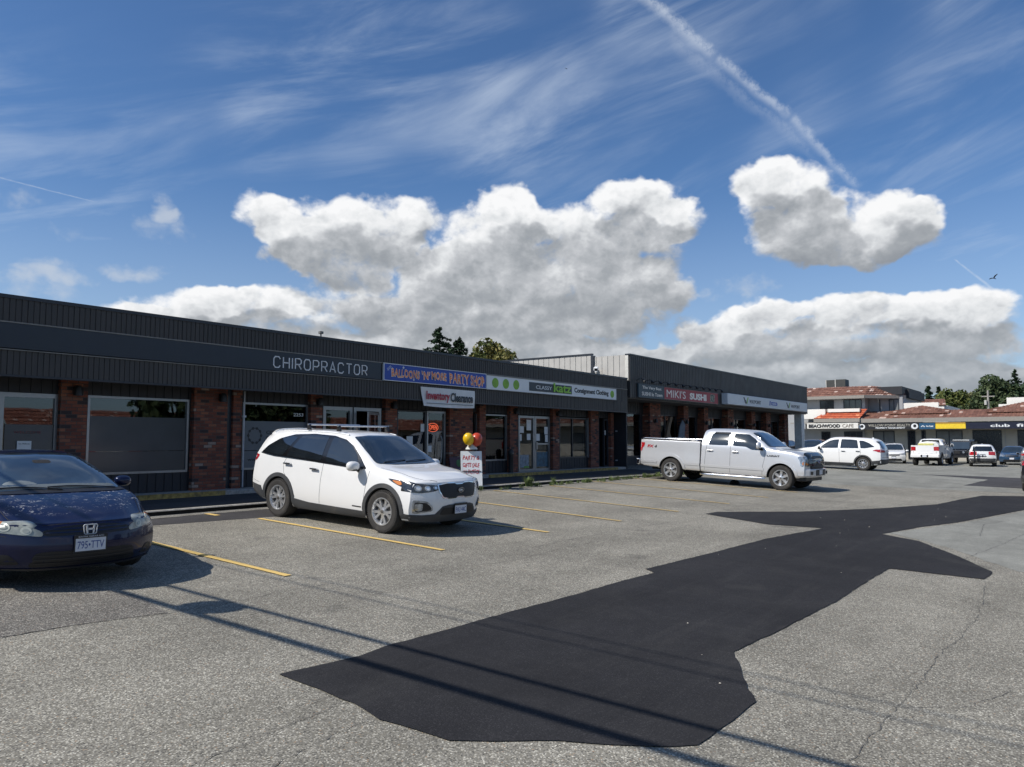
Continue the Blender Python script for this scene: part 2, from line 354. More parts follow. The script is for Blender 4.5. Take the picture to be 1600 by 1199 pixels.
def tiles(name, a, b_, axis_u, pitch_u=0.3, light=(0.55, 0.42, 0.36)):
    """rows of clay tiles whose colour changes from tile to tile"""
    m_ = bpy.data.materials.new(name); m_.use_nodes = True; k = NT(m_.node_tree); p = m_.node_tree.nodes['Principled BSDF']
    s3 = k.sep(k.node('ShaderNodeNewGeometry').outputs['Position'])
    u = k.m('FLOOR', k.m('DIVIDE', s3[axis_u], pitch_u)); w_ = k.m('FLOOR', k.m('DIVIDE', s3[2], 0.155))
    wn = k.node('ShaderNodeTexWhiteNoise', noise_dimensions='2D'); k.l.new(k.xyz(u, w_, 0.0), wn.inputs['Vector'])
    col = k.mix(wn.outputs['Value'], c4(a), c4(b_))
    col = k.mix(k.ss(wn.outputs['Value'], 0.93, 0.95), col, c4(light))
    nz = k.noise(k.node('ShaderNodeNewGeometry').outputs['Position'], 3.5, 6, 0.7)
    col = k.mix(k.m('MULTIPLY', k.ss(nz, 0.5, 0.72), 0.5), col, (0.12, 0.085, 0.07, 1))
    k.l.new(col, p.inputs['Base Color']); p.inputs['Roughness'].default_value = 0.8
    return m_

def glass(name, tint=(0.10, 0.115, 0.125), refl=1.0, through=0.55):
    """shop window: see-through pane that mirrors the street, more so at a slant"""
    m_ = bpy.data.materials.new(name); m_.use_nodes = True; k = NT(m_.node_tree); k.n.clear()
    tr = k.node('ShaderNodeBsdfTransparent'); tr.inputs[0].default_value = (through, through * 1.03, through * 1.05, 1)
    gl = k.node('ShaderNodeBsdfGlossy'); gl.inputs['Roughness'].default_value = 0.015
    gl.inputs['Color'].default_value = (0.9 * refl, 0.95 * refl, 1.0 * refl, 1)
    fr = k.node('ShaderNodeFresnel'); fr.inputs[0].default_value = 1.75
    nz = k.noise(k.node('ShaderNodeNewGeometry').outputs['Position'], 0.9, 2, 0.5)
    b = k.node('ShaderNodeBump'); b.inputs['Strength'].default_value = 0.03; b.inputs['Distance'].default_value = 0.02
    k.l.new(nz, b.inputs['Height']); k.l.new(b.outputs[0], gl.inputs['Normal'])
    mx = k.node('ShaderNodeMixShader'); k.l.new(fr.outputs[0], mx.inputs[0]); k.l.new(tr.outputs[0], mx.inputs[1]); k.l.new(gl.outputs[0], mx.inputs[2])
    out = k.node('ShaderNodeOutputMaterial'); k.l.new(mx.outputs[0], out.inputs[0])
    return m_

STONES = [(0.0, (0.085, 0.083, 0.08)), (0.20, (0.17, 0.163, 0.152)), (0.45, (0.27, 0.26, 0.24)), (0.66, (0.36, 0.345, 0.315)), (0.84, (0.44, 0.425, 0.385)), (0.95, (0.56, 0.545, 0.50)), (0.98, (0.30, 0.22, 0.16))]
M_LOT = asphalt("worn_asphalt", STONES, (0.18, 0.17, 0.15), 76, amount=.95, tint=(1.13, 1.115, 1.03))
M_LOT2 = asphalt("darker_worn_asphalt", [(p_, tuple(v_ * .62 for v_ in c_)) for p_, c_ in STONES], (0.085, 0.08, 0.075), 80, tint=(1.50, 1.47, 1.38))
M_OLD = asphalt("smooth_grey_asphalt", [(0.0, (0.17, 0.172, 0.165)), (0.5, (0.235, 0.237, 0.222)), (0.9, (0.37, 0.37, 0.345))], (0.20, 0.20, 0.19), 90, 0.8, 0.3, tint=(1.17, 1.16, 1.08))
M_NEW = asphalt("fresh_asphalt", [(0.0, (0.020, 0.020, 0.022)), (0.5, (0.029, 0.0285, 0.031)), (0.85, (0.045, 0.044, 0.047)), (0.998, (0.20, 0.20, 0.20))], (0.025, 0.0245, 0.026), 85, 0.85, 0.45, dust=.10)
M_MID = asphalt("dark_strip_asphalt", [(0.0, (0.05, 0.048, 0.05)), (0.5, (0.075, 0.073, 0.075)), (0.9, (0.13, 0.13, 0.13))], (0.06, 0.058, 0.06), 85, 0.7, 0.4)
M_WALK = asphalt("walkway_asphalt", [(0.0, (0.05, 0.05, 0.05)), (0.5, (0.07, 0.07, 0.07)), (0.9, (0.12, 0.12, 0.12))], (0.06, 0.06, 0.06), 85, 0.7, 0.4)
M_KERB = mat("kerb_concrete", (0.36, 0.34, 0.30), 0.9, var=0.25, vscale=14, bump=0.6, bscale=90)
M_YEL = mat("yellow_line_paint", (0.62, 0.43, 0.13), 0.8, var=0.25, vscale=25)

# ------------------------------------------------------------------ ground
def sheet(name, poly, m_, h, jag=0.0, seg=0.25, res=0.6, soft=True):
    """flat-lying sheet with an uneven edge that follows the tarmac"""
    rnd = random.Random(len(poly)); pts = []
    n = len(poly)
    for i in range(n):
        a, b = Vector(poly[i]), Vector(poly[(i + 1) % n]); L = (b - a).length; c = max(1, int(L / seg))
        for j in range(c):
            p = a.lerp(b, j / c)
            if jag: p = p + Vector((rnd.uniform(-jag, jag), rnd.uniform(-jag, jag)))
            pts.append(p)
    xs = [p.x for p in pts]; ys = [p.y for p in pts]; N = len(pts); extra = []
    x = min(xs) + res / 2
    while x < max(xs):
        y = min(ys) + res / 2
        while y < max(ys):
            extra.append(Vector((x, y))); y += res
        x += res
    r_ = delaunay_2d_cdt(pts + extra, [], [list(range(N))], 1, 1e-5)
    vs = [(v.x, v.y, float(gz(v.x, v.y)) + h) for v in r_[0]]
    mb = MB(); mb.add(vs, r_[2])
    me = bpy.data.meshes.new(name); me.from_pydata(vs, [], r_[2]); me.materials.append(m_)
    bm = bmesh.new(); bm.from_mesh(me)
    for f in bm.faces:
        if f.normal.z < 0: f.normal_flip()
    bm.to_mesh(me); bm.free()
    return prop(link(name, me), kind='structure')

# parking-lot sheet, big enough to reach the horizon
xs = np.concatenate([[-900, -300, -120], np.arange(-60, 130, 2.0), [150, 200, 300, 500, 900, 1600]])
ys = np.concatenate([[-1200, -500, -200, -100], np.arange(-60, 60, 2.0), [70, 100, 180, 350, 800, 1600]])
X_, Y_ = np.meshgrid(xs, ys, indexing='ij'); Z_ = gz(X_, Y_)
mb = MB(); ny = len(ys)
mb.v = [(float(a), float(b), float(c)) for a, b, c in zip(X_.ravel(), Y_.ravel(), Z_.ravel())]
mb.f = [(i * ny + j, (i + 1) * ny + j, (i + 1) * ny + j + 1, i * ny + j + 1) for i in range(len(xs) - 1) for j in range(ny - 1)]
mb.mi = [0] * len(mb.f)
prop(mb.build("ground", M_LOT, smooth=True, angle=180), kind='structure')

PATCH = [(3.75, 4.99), (4.45, 4.88), (4.79, 4.93), (5.56, 4.88), (6.55, 4.87), (7.7, 4.79), (8.59, 4.79), (9.57, 4.73), (9.74, 4.93), (11.5, 4.82), (14.12, 4.69), (16.54, 4.35), (16.17, 5.36), (16.66, 6.59), (16.85, 7.02), (17.47, 6.99), (19.35, 5.63), (22.12, 4.38), (25.04, 3.44), (27.61, 3.17), (30.18, 2.81), (31.5, 1.66), (33, 0.2), (29.6, 0.0), (27.34, 0.88), (25.51, 1.41), (20.3, 2.41), (18.61, 2.88), (16.61, 3.28), (16.14, 2.56), (14.85, 1.83), (13.46, 1.17), (13.01, 1.16), (12.65, 1.21), (12.57, 1.88), (12.52, 2.38), (11.04, 2.41), (9.56, 2.41), (7.95, 2.5), (6.78, 2.58), (6.16, 2.27), (5.69, 2.01), (4.96, 2.01), (4.68, 2.03), (4.53, 2.15), (4.3, 2.45), (4.15, 2.71), (3.69, 3.23), (3.68, 3.5), (3.64, 3.8), (3.72, 4.14)]
sheet("asphalt_patch", PATCH, M_NEW, 0.008, 0.010, 0.12)
sheet("asphalt_patch", [(42.61, 6.58), (45.43, 2.44), (46.09, 1.43), (49, -3), (37, -3), (36.11, 1.96), (35.45, 3.94), (41.53, 3.58)], M_MID, 0.008, 0.03)
sheet("smooth_asphalt", [(16.9, 3.2), (20.3, 2.3), (25.5, 1.3), (29, 0.0), (30, -4), (14, -4), (13.8, 0.9), (15.5, 1.9), (16.4, 2.6)], M_OLD, 0.004, 0.03)
sheet("smooth_asphalt", [(29, 10.6), (36, 11.5), (44, 14), (60, 22), (84, 22), (84, -30), (50, -30), (38, -6), (33, 2), (31.5, 5)], M_OLD, 0.004, 0.05, 0.5, 2.0)
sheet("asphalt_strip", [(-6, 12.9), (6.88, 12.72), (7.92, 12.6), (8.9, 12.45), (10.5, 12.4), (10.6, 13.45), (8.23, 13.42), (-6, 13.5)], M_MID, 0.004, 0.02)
sheet("smooth_asphalt", [(-9, 7.9), (1.5, 7.6), (2.75, 7.46), (3.38, 7.4), (4.1, 7.25), (4.3, 8.2), (3.9, 9.6), (3.3, 12.6), (-9, 12.8)], M_LOT2, 0.004, 0.04)

# cracks and seams in the tarmac
M_CRK = mat("dark_crack", (0.10, 0.095, 0.087), 0.95, var=0.3, vscale=20)  # one dark grey for all crack ribbons
def crack(pts, w=0.012, jag=0.02, h=0.006):
    rnd = random.Random(int(pts[0][0] * 100)); path = []
    for i in range(len(pts) - 1):
        a, b = Vector(pts[i]), Vector(pts[i + 1]); n = max(2, int((b - a).length / 0.07))
        for j in range(n): path.append(a.lerp(b, j / n) + Vector((rnd.uniform(-jag, jag), rnd.uniform(-jag, jag))))
    vs = []; fs = []
    for i, p in enumerate(path):
        t = (path[min(i + 1, len(path) - 1)] - path[max(i - 1, 0)]).normalized(); n = Vector((-t.y, t.x)) * w * rnd.uniform(0.1, 1.0) * 0.36
        for q in (p - n, p + n): vs.append((q.x, q.y, float(gz(q.x, q.y)) + h))
        if i: fs.append((2 * i - 2, 2 * i - 1, 2 * i + 1, 2 * i))
    return vs, fs
mb = MB()
for P, w in ([[(5.08, 1.23), (5.9, 1.19), (6.3, 1.19), (7.09, 1.14), (8.14, 1.14), (8.91, 1.07), (10.18, 1.03), (12.4, 1.15)], .011], [[(2.2, 3.6), (2.81, 3.76), (3.23, 3.82), (3.7, 3.87)], .013],
             [[(2.3, 4.05), (2.72, 4.12), (3.14, 4.14), (3.66, 4.2)], .012], [[(2.75, 7.46), (3.38, 7.4), (4.1, 7.22), (4.97, 7.2), (5.95, 7.2), (7.29, 6.94), (8.85, 6.58), (10.77, 6.7), (14.84, 6.21)], .014],
             [[(9.49, 7.05), (13.1, 7.08), (16.53, 6.76)], .02], [[(6.63, 7.3), (7.91, 6.95), (9.23, 6.85)], .012], [[(12.6, 1.9), (14.8, 1.6), (17, 1.3), (21, 0.9)], .02], [[(6.3, 1.19), (6.6, 0.8), (7.4, 0.5)], .012],
             [[(18, 1.75), (20.5, 1.9), (22, 1.5)], .03]):
    mb.add(*crack(P, w))
prop(mb.build("pavement_crack", M_CRK), kind='structure')

# painted bays
def line(x0, y0, x1, y1, w=0.10, h=0.012, wear=0.0, seed=1):
    rnd = random.Random(seed); n = 40; vs = []; fs = []
    for i in range(n + 1):
        t = i / n; x = x0 + (x1 - x0) * t; y = y0 + (y1 - y0) * t; e = rnd.uniform(0.85, 1.05) * w / 2
        for q in (x - e, x + e): vs.append((q, y, float(gz(q, y)) + h))
        if i and rnd.random() > wear: fs.append((2 * i - 2, 2 * i - 1, 2 * i + 1, 2 * i))
    mb = MB().add(vs, fs); return prop(mb.build("parking_line", M_YLINE), kind='structure')
def worn_paint():
    m_ = bpy.data.materials.new("worn_yellow_paint"); m_.use_nodes = True; k = NT(m_.node_tree); p = m_.node_tree.nodes['Principled BSDF']
    g = k.node('ShaderNodeNewGeometry').outputs['Position']
    f = k.ss(k.noise(g, 55, 5, 0.75), 0.36, 0.46)
    s_ = k.sep(g)
    age = k.ss(s_[0], 7.0, 17.0)            # the bays farther along were painted longer ago
    f2 = k.ss(k.noise(g, 90, 5, 0.8), k.ss(age, 0, 1, 0.28, 0.38, 'LINEAR'), k.ss(age, 0, 1, 0.42, 0.56, 'LINEAR'))
    col = k.mix(f2, (0.20, 0.19, 0.17, 1), (0.68, 0.47, 0.15, 1))
    k.l.new(col, p.inputs['Base Color']); p.inputs['Roughness'].default_value = 0.85
    return m_
M_YLINE = worn_paint()
for i, (xa, ya, xb, yb) in enumerate([(6.05, 12.3, 6.0, 7.85), (8.76, 12.35, 8.77, 7.8), (11.62, 13.0, 11.57, 7.78), (14.45, 13.2, 14.06, 7.67), (17.06, 13.3, 16.73, 7.62), (19.87, 13.3, 19.57, 7.48), (22.72, 13.6, 22.41, 7.41), (25.5, 13.6, 25.2, 7.4), (28.3, 13.6, 28.0, 7.4)]):
    line(xa, ya, xb, yb, seed=i)
line(8.42, 13.15, 8.40, 13.5, 0.12, seed=20)
# faint leftover paint by the patch

# raised walkway with kerb
KX0, KX1 = -8.0, 30.5
mb = MB()
n = 60; rnd = random.Random(3); prof = []
for i in range(n + 1):
    x = KX0 + (KX1 - KX0) * i / n
    top = 0.69 if x < 20 else 0.69 - 0.05 * min(1, (x - 20) / 8)
    y = 13.78 - 0.012 * (x - 7) + rnd.uniform(-.012, .012)
    prof.append((x, y, top))
def strip(mb, a, b):
    base = len(a); mb.add(a + b, [(i, i + 1, base + i + 1, base + i) for i in range(base - 1)])
strip(mb, [(x, y, t - .02) for x, y, t in prof], [(x, y + .02, t) for x, y, t in prof])
strip(mb, [(x, y + .02, t) for x, y, t in prof], [(x, y + 0.16, t) for x, y, t in prof])
prop(mb.build("kerb", M_KERB, smooth=True), kind='structure')
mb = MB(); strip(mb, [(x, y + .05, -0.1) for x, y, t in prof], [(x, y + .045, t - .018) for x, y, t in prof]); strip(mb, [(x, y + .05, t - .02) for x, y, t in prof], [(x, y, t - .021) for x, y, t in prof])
prop(mb.build("kerb_base", mat("painted_kerb_shade", (.022, .020, .018), .95, var=.5, vscale=30, bump=1.0, bscale=40)), kind='structure')  # kerb face coloured near black: its shadow line is painted in
mb = MB()
strip(mb, [(x, y + 0.155, t + 0.003) for x, y, t in prof], [(x, 16.4, 0.70) for x, y, t in prof])
prop(mb.build("walkway", M_WALK), kind='structure')
mb = MB().box(KX0, 30.4, 16.3, 17.2, 0.3, 0.80)
prop(bevel(mb.build("raised_pavement", M_KERB), 0.02), kind='structure')
mb = MB()
for a, b in ((-7, 10.6), (11.9, 15.8), (20.6, 29.6)):
    q = (b - a) / 4
    for i in range(4): mb.box(a + i * q + .02, a + (i + 1) * q - .02, 16.24, 16.298, 0.66, 0.805)
M_KY = mat("weathered_yellow_kerb_paint", (0.34, 0.245, 0.075), 0.85, var=0.5, vscale=9, dirt=0.9)
prop(mb.build("painted_kerb", M_KY), kind='structure')
prop(MB().box(30.4, 62, 14.9, 17.7, 0.2, 0.66).build("walkway", M_WALK), kind='structure')
# pale strip of gravelly concrete against the kerb
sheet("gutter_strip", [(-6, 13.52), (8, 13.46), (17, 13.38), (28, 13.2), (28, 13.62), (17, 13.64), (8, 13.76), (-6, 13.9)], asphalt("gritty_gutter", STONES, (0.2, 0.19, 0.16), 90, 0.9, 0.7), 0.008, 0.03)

# ------------------------------------------------------------------ text and flat shapes
def text_mesh(s, bold=0.0, depth=0.0, shear=0.0, space=1.0):
    cu = bpy.data.curves.new("t", 'FONT'); cu.body = s; cu.size = 1.0; cu.offset = bold; cu.extrude = depth; cu.shear = shear; cu.space_character = space; cu.resolution_u = 3; cu.align_x = 'LEFT'
    o = bpy.data.objects.new("t", cu); COL.objects.link(o); dg = bpy.context.evaluated_depsgraph_get(); dg.update()
    me = bpy.data.meshes.new_from_object(o.evaluated_get(dg)); bpy.data.objects.remove(o); bpy.data.curves.remove(cu)
    vs = np.array([v.co[:] for v in me.vertices]); fs = [tuple(p.vertices) for p in me.polygons]; bpy.data.meshes.remove(me)
    return vs, fs
def fit(vs, w, h):
    a, b = vs.min(0), vs.max(0); o = vs.copy()
    o[:, 0] = (vs[:, 0] - a[0]) / max(1e-6, b[0] - a[0]) * w; o[:, 1] = (vs[:, 1] - a[1]) / max(1e-6, b[1] - a[1]) * h
    return o
def letters(name, s, org, ux, uz, w, h, m_, parent=None, depth=0.006, bold=0.0, shear=0.0, space=1.0, warp=None):
    """lettering fitted into a w x h box whose lower left corner is org"""
    vs, fs = text_mesh(s, bold, 0.5, shear, space)
    z = vs[:, 2].copy(); v2 = fit(vs, w, h); v2[:, 2] = (z + 0.5) * depth
    if warp: v2 = warp(v2, w, h)
    ux, uz = Vector(ux), Vector(uz); nrm = ux.cross(uz); org = Vector(org)
    mb = MB(); mb.add([org + ux * float(p[0]) + uz * float(p[1]) + nrm * float(p[2]) for p in v2], fs)
    return mb.build(name, m_, parent, fix=False)
def flat(mb, pts, org, ux, uz, depth=0.006, mi=0):
    """2D outline raised off a sign face"""
    ux, uz = Vector(ux), Vector(uz); nrm = ux.cross(uz); org = Vector(org); n = len(pts)
    f0 = [org + ux * p[0] + uz * p[1] + nrm * 0.0005 for p in pts]; f1 = [q + nrm * depth for q in f0]
    mb.add(f0 + f1, [tuple(range(n, 2 * n))] + [(i, (i + 1) % n, (i + 1) % n + n, i + n) for i in range(n)], mi)
def disc(cx, cy, rx, ry, n=28, a0=0.0): return [(cx + rx * math.cos(2 * math.pi * i / n + a0), cy + ry * math.sin(2 * math.pi * i / n + a0)) for i in range(n)]
def star(cx, cy, r_, q=0.42, n=5, a=math.pi / 2): return [(cx + (r_ if i % 2 == 0 else r_ * q) * math.cos(a + math.pi * i / n), cy + (r_ if i % 2 == 0 else r_ * q) * math.sin(a + math.pi * i / n)) for i in range(2 * n)]
def stroke(mb, pts, w, org, ux, uz, depth=0.006, closed=False):
    n = len(pts); P = [Vector(p) for p in pts]; L = []; Rr = []
    for i in range(n):
        a = P[(i - 1) % n] if (closed or i > 0) else P[i]; b = P[(i + 1) % n] if (closed or i < n - 1) else P[i]
        t = (b - a).normalized(); nn = Vector((-t.y, t.x))
        t1 = (P[i] - a); k_ = 1.0
        if t1.length > 1e-6: k_ = 1 / max(0.5, abs(nn.dot(Vector((-t1.normalized().y, t1.normalized().x)))))
        L.append(P[i] + nn * w / 2 * k_); Rr.append(P[i] - nn * w / 2 * k_)
    m2 = n if closed else n - 1
    for i in range(m2):
        j = (i + 1) % n; flat(mb, [L[i], Rr[i], Rr[j], L[j]], org, ux, uz, depth)
UX, UZ = (1, 0, 0), (0, 0, 1)          # a face that looks at -Y (towards the lot)
VX = (0, -1, 0)                        # a face that looks at -X (the far row)

# ------------------------------------------------------------------ shop row
M_SID = mat("slate_metal_siding", (0.050, 0.047, 0.044), 0.55, var=0.10, vscale=1.6, spec=0.4, streaks=.13)
M_SIDD = mat("dark_header_siding", (0.018, 0.019, 0.023), 0.6, var=0.15)
M_FLASH = mat("dark_flashing", (0.020, 0.023, 0.030), 0.4, var=0.1)
M_ALU = mat("aluminium_frame", (0.30, 0.31, 0.32), 0.35, 0.7, var=0.08)
M_TRIM = mat("dull_metal_trim", (0.20, 0.19, 0.17), 0.5, 0.3, var=0.2, vscale=3)
M_SOFF = mat("soffit_paint", (0.11, 0.11, 0.11), 0.7)
M_LITE = mat("light_metal_cladding", (0.47, 0.45, 0.41), 0.5, var=0.06, vscale=2)
REDS = [(0.0, (0.20, 0.060, 0.035)), (0.25, (0.25, 0.078, 0.043)), (0.5, (0.14, 0.048, 0.032)), (0.68, (0.29, 0.11, 0.06)), (0.80, (0.045, 0.030, 0.030)), (0.90, (0.34, 0.26, 0.21)), (0.935, (0.24, 0.10, 0.06))]
M_BRK = brick("antique_red_brick", REDS)
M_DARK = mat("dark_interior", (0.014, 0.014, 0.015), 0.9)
M_FLOOR = mat("shop_floor", (0.10, 0.09, 0.08), 0.4)
M_GLASS = glass("shop_glass")
M_FROST = mat("frosted_film", (0.105, 0.125, 0.145), 0.35, spec=0.6, var=0.05, vscale=1.2)
M_FROST2 = mat("dark_blue_film", (0.040, 0.050, 0.062), 0.22, spec=0.6, var=0.08, vscale=1.2)
M_PAPER = mat("paper_notice", (0.70, 0.72, 0.72), 0.8, var=0.05)
M_BLACK = mat("black_plastic", (0.018, 0.018, 0.019), 0.45)
M_WHITE = mat("white_sign_face", (0.74, 0.76, 0.76), 0.4, var=0.03, vscale=2)

def ribbed(mb, x0, x1, y, z0, z1, pitch=0.105, gap=0.016, depth=0.014, thick=0.12, alt=0.0, mi=0):
    """vertical boards: profile in XY extruded up, closed behind"""
    pr = []; x = x0; i = 0
    while x < x1 - 1e-6:
        xe = min(x1, x + pitch); d = alt if i % 3 == 1 else 0.0
        pr += [(x, y + depth), (x + gap / 2, y + depth), (x + gap / 2 + .002, y + d), (xe - gap / 2 - .002, y + d), (xe - gap / 2, y + depth)]
        x = xe; i += 1
    pr.append((x1, y + depth)); n = len(pr)
    vs = [(a, b, z0) for a, b in pr] + [(a, b, z1) for a, b in pr]
    fs = [(j, j + 1, n + j + 1, n + j) for j in range(n - 1)]
    mb.add(vs, fs, mi); mb.box(x0, x1, y + depth + 0.002, y + thick, z0 + .001, z1 - .001, mi)

B1 = thing("shop_row", "long low brick shop row with slate siding band and brick pillars, nearest building", "building", (12, 20, 0.7))
O1 = Vector((12, 20, 0.7))
def own(o, root):
    """parent to a root but keep world coordinates in the mesh"""
    o.parent = root; o.matrix_parent_inverse = Matrix.Translation(-Vector(root.location)); return o
FY1 = 16.15
mb = MB(); ribbed(mb, -8, 30.32, FY1, 3.22, 3.68, alt=.004); ribbed(mb, -8, 30.32, FY1, 4.22, 4.66, alt=.004)
mb.box(-8, 30.32, FY1 + .10, FY1 + .2, 3.68, 4.22)
ribbed(mb, 29.26, 30.32, FY1, 3.682, 4.218, alt=.004)
own(mb.build("fascia", M_SID), B1)
mb = MB().box(-8, 30.34, FY1 - .02, FY1 + .3, 4.66, 4.73).box(-8, 30.33, FY1 - .012, FY1 + .08, 3.18, 3.222)
own(mb.build("roof_flashing", M_FLASH), B1)
mb = MB().box(-8, 30.28, FY1 - .03, FY1 + .06, 4.195, 4.222).box(-8, 15.45, FY1 - .03, FY1 + .06, 3.68, 3.70)
own(mb.build("sign_band_trim", M_TRIM), B1)
own(MB().box(-8, 30.2, 16.3, 32, 4.45, 4.62).box(30.0, 30.3, 16.2, 32, 3.2, 4.6).build("roof", M_FLASH), B1)
own(MB().box(-8, 30.2, FY1 + .09, 17.3, 3.26, 3.30).build("soffit", M_SIDD), B1)
# walls: header over the openings, end and back walls, wall panels under windows
OPEN = [(-8, -6.2, 'w'), (-5.6, -3.0, 'w'), (-2.4, 0.2, 'w'), (0.8, 3.4, 'w'), (3.9, 7.16, 'd'), (7.72, 10.03, 'w'), (11.48, 13.54, 'w'), (14.03, 16.21, 'd'), (16.9, 19.15, 'd'), (20.34, 20.97, 'n'), (21.33, 22.54, 'w'), (23.25, 25.36, 'd'), (26.05, 28.3, 'w'), (29.30, 30.05, 'd')]
mb = MB(); ribbed(mb, -8, 30.3, 16.98, 2.94, 3.27, pitch=.2, gap=.03); own(mb.build("header_panel", M_SIDD), B1)
mb = MB(); ribbed(mb, -8, 3.5, 16.98, 0.78, 1.24, pitch=.2, gap=.03)
for a, b, k_ in OPEN:
    if k_ == 'w' and a > 3.5: m2 = MB(); ribbed(m2, a - .05, b + .05, 16.98, 0.78, 1.24, pitch=.2, gap=.03); own(m2.build("stall_riser", M_SIDD), B1)
own(mb.build("stall_riser", M_SIDD), B1)
mb = MB(); px_ = -8
for a, b, k_ in OPEN:
    if a - px_ > .02: own(MB().box(px_ + .01, a - .01, 17.0, 17.12, .75, 2.95).build("wall", M_SIDD), B1)
    px_ = b
own(MB().box(px_, 30.3, 17.0, 17.12, .75, 2.95).build("wall", M_SIDD), B1)
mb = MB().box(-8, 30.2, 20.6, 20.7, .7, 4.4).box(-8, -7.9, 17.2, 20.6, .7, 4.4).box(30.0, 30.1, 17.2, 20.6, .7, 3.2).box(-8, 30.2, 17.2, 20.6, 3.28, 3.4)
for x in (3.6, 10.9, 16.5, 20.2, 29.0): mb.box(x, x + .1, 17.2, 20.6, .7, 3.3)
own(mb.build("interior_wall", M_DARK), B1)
own(MB().box(-8, 30.1, 17.15, 20.6, .6, .81).build("shop_floor", M_FLOOR), B1)
own(MB().box(-8, 30.1, 31.8, 32, 0.5, 4.5).box(-8.2, -8, 16.6, 32, 0.2, 4.5).build("rear_wall", M_BRK), B1)
PIL = [(-6.1, -5.7), (-2.9, -2.5), (0.3, 0.7), (3.45, 3.85), (6.98, 7.5), (9.88, 10.74), (10.90, 11.14), (13.23, 13.62), (15.96, 16.43), (18.82, 20.0), (20.36, 20.70), (22.10, 22.56), (24.88, 25.32), (27.72, 28.36), (29.45, 29.68), (29.95, 30.15)]
for a, b in PIL: own(MB().box(a * 1.021, b * 1.021, 16.84, 17.05, .78, 3.26).build("brick_pillar", M_BRK), B1)

def window(root, x0, x1, z0, z1, y=17.0, fr=0.05, mull=(), trans=None, m_=None, frm=None, gl=None, name="window"):
    mb = MB(); m_ = m_ or M_ALU
    mb.box(x0, x1, y - .04, y + .05, z1 - fr, z1).box(x0, x1, y - .04, y + .05, z0, z0 + fr)
    mb.box(x0, x0 + fr, y - .04, y + .05, z0 + fr, z1 - fr).box(x1 - fr, x1, y - .04, y + .05, z0 + fr, z1 - fr)
    for q in mull: mb.box(q - fr / 2, q + fr / 2, y - .035, y + .045, z0 + fr, z1 - fr)
    w = own(mb.build(name, m_), root)
    g = MB().box(x0 + fr * .5, x1 - fr * .5, y + .005, y + .011, z0 + fr * .5, z1 - fr * .5).build("pane", gl or M_GLASS)
    g.parent = w
    return w
def film(w, x0, x1, z0, z1, m_, y=16.99, name="film"):
    o = MB().box(x0, x1, y, y + .003, z0, z1).build(name, m_); o.parent = w; return o
def sub(o, w): o.parent = w; return o

for a, b, k_ in OPEN[:4]:
    w = window(B1, a, b, 1.24, 2.94); film(w, a + .06, b - .06, 1.3, 2.45, M_FROST2)
# bay behind the blue coupe: glazed entrance with a notice
w = window(B1, 3.9, 7.16, .8, 2.93, fr=.09, mull=(5.2, 6.1), name="shop_door")
film(w, 6.18, 7.06, .9, 2.30, M_FROST2, name="door_film"); film(w, 6.18, 7.06, 1.68, 1.76, M_ALU, 16.975, "push_bar"); film(w, 5.28, 6.02, .9, 2.3, M_FROST2, name="door_film")
film(w, 6.40, 6.66, 1.71, 1.97, M_PAPER, 16.96, "notice")
sub(letters("notice_text", "No Walk-ins", (6.43, 16.958, 1.90), UX, UZ, .20, .03, M_BLACK, None, .001), w)
sub(letters("door_lettering", "WELCOME", (6.34, 16.985, 2.12), UX, UZ, .5, .05, mat("faded_red_letters", (0.13, .02, .03), .6), None, .002), w)
# wide film-covered window
w = window(B1, 7.72, 10.03, 1.24, 2.94)
film(w, 7.76, 9.98, 1.29, 1.735, M_FROST2); film(w, 7.76, 9.98, 1.745, 2.50, M_FROST2); film(w, 9.45, 9.66, 1.34, 1.56, M_PAPER, 17.03, "pale_box")
# narrow glazed slit between the brick piers
own(MB().box(10.97, 11.13, 16.93, 16.97, .8, 3.25).build("side_light", M_FROST2), B1)
# window with circle emblem
w = window(B1, 11.48, 13.54, 1.24, 2.94)
film(w, 11.52, 13.5, 1.29, 1.71, M_FROST); film(w, 11.52, 13.5, 1.725, 2.47, M_FROST)
mb = MB()
stroke(mb, disc(0, 0, .19, .19, 30), .014, (11.86, 16.986, 2.10), UX, UZ, .002, True)
for i in range(10):
    a_ = 2 * math.pi * i / 10; stroke(mb, disc(.19 * math.cos(a_), .19 * math.sin(a_), .026, .026, 10), .016, (11.86, 16.986, 2.10), UX, UZ, .003, True)
sub(mb.build("circle_emblem", M_BLACK), w)
sub(letters("window_lettering", "CONTINUUM", (12.2, 16.985, 2.14), UX, UZ, .95, .09, M_BLACK, None, .002, bold=.02), w)
sub(letters("window_lettering", "Chiropractic", (12.2, 16.985, 1.97), UX, UZ, .95, .12, M_BLACK, None, .002), w)
sub(letters("web_address", "www.continuum.ca", (11.66, 16.985, 1.46), UX, UZ, 1.3, .07, M_BLACK, None, .002, bold=.01), w)
sub(letters("street_number", "2253", (13.05, 16.99, 2.62), UX, UZ, .32, .09, M_WHITE, None, .002, bold=.01), w)
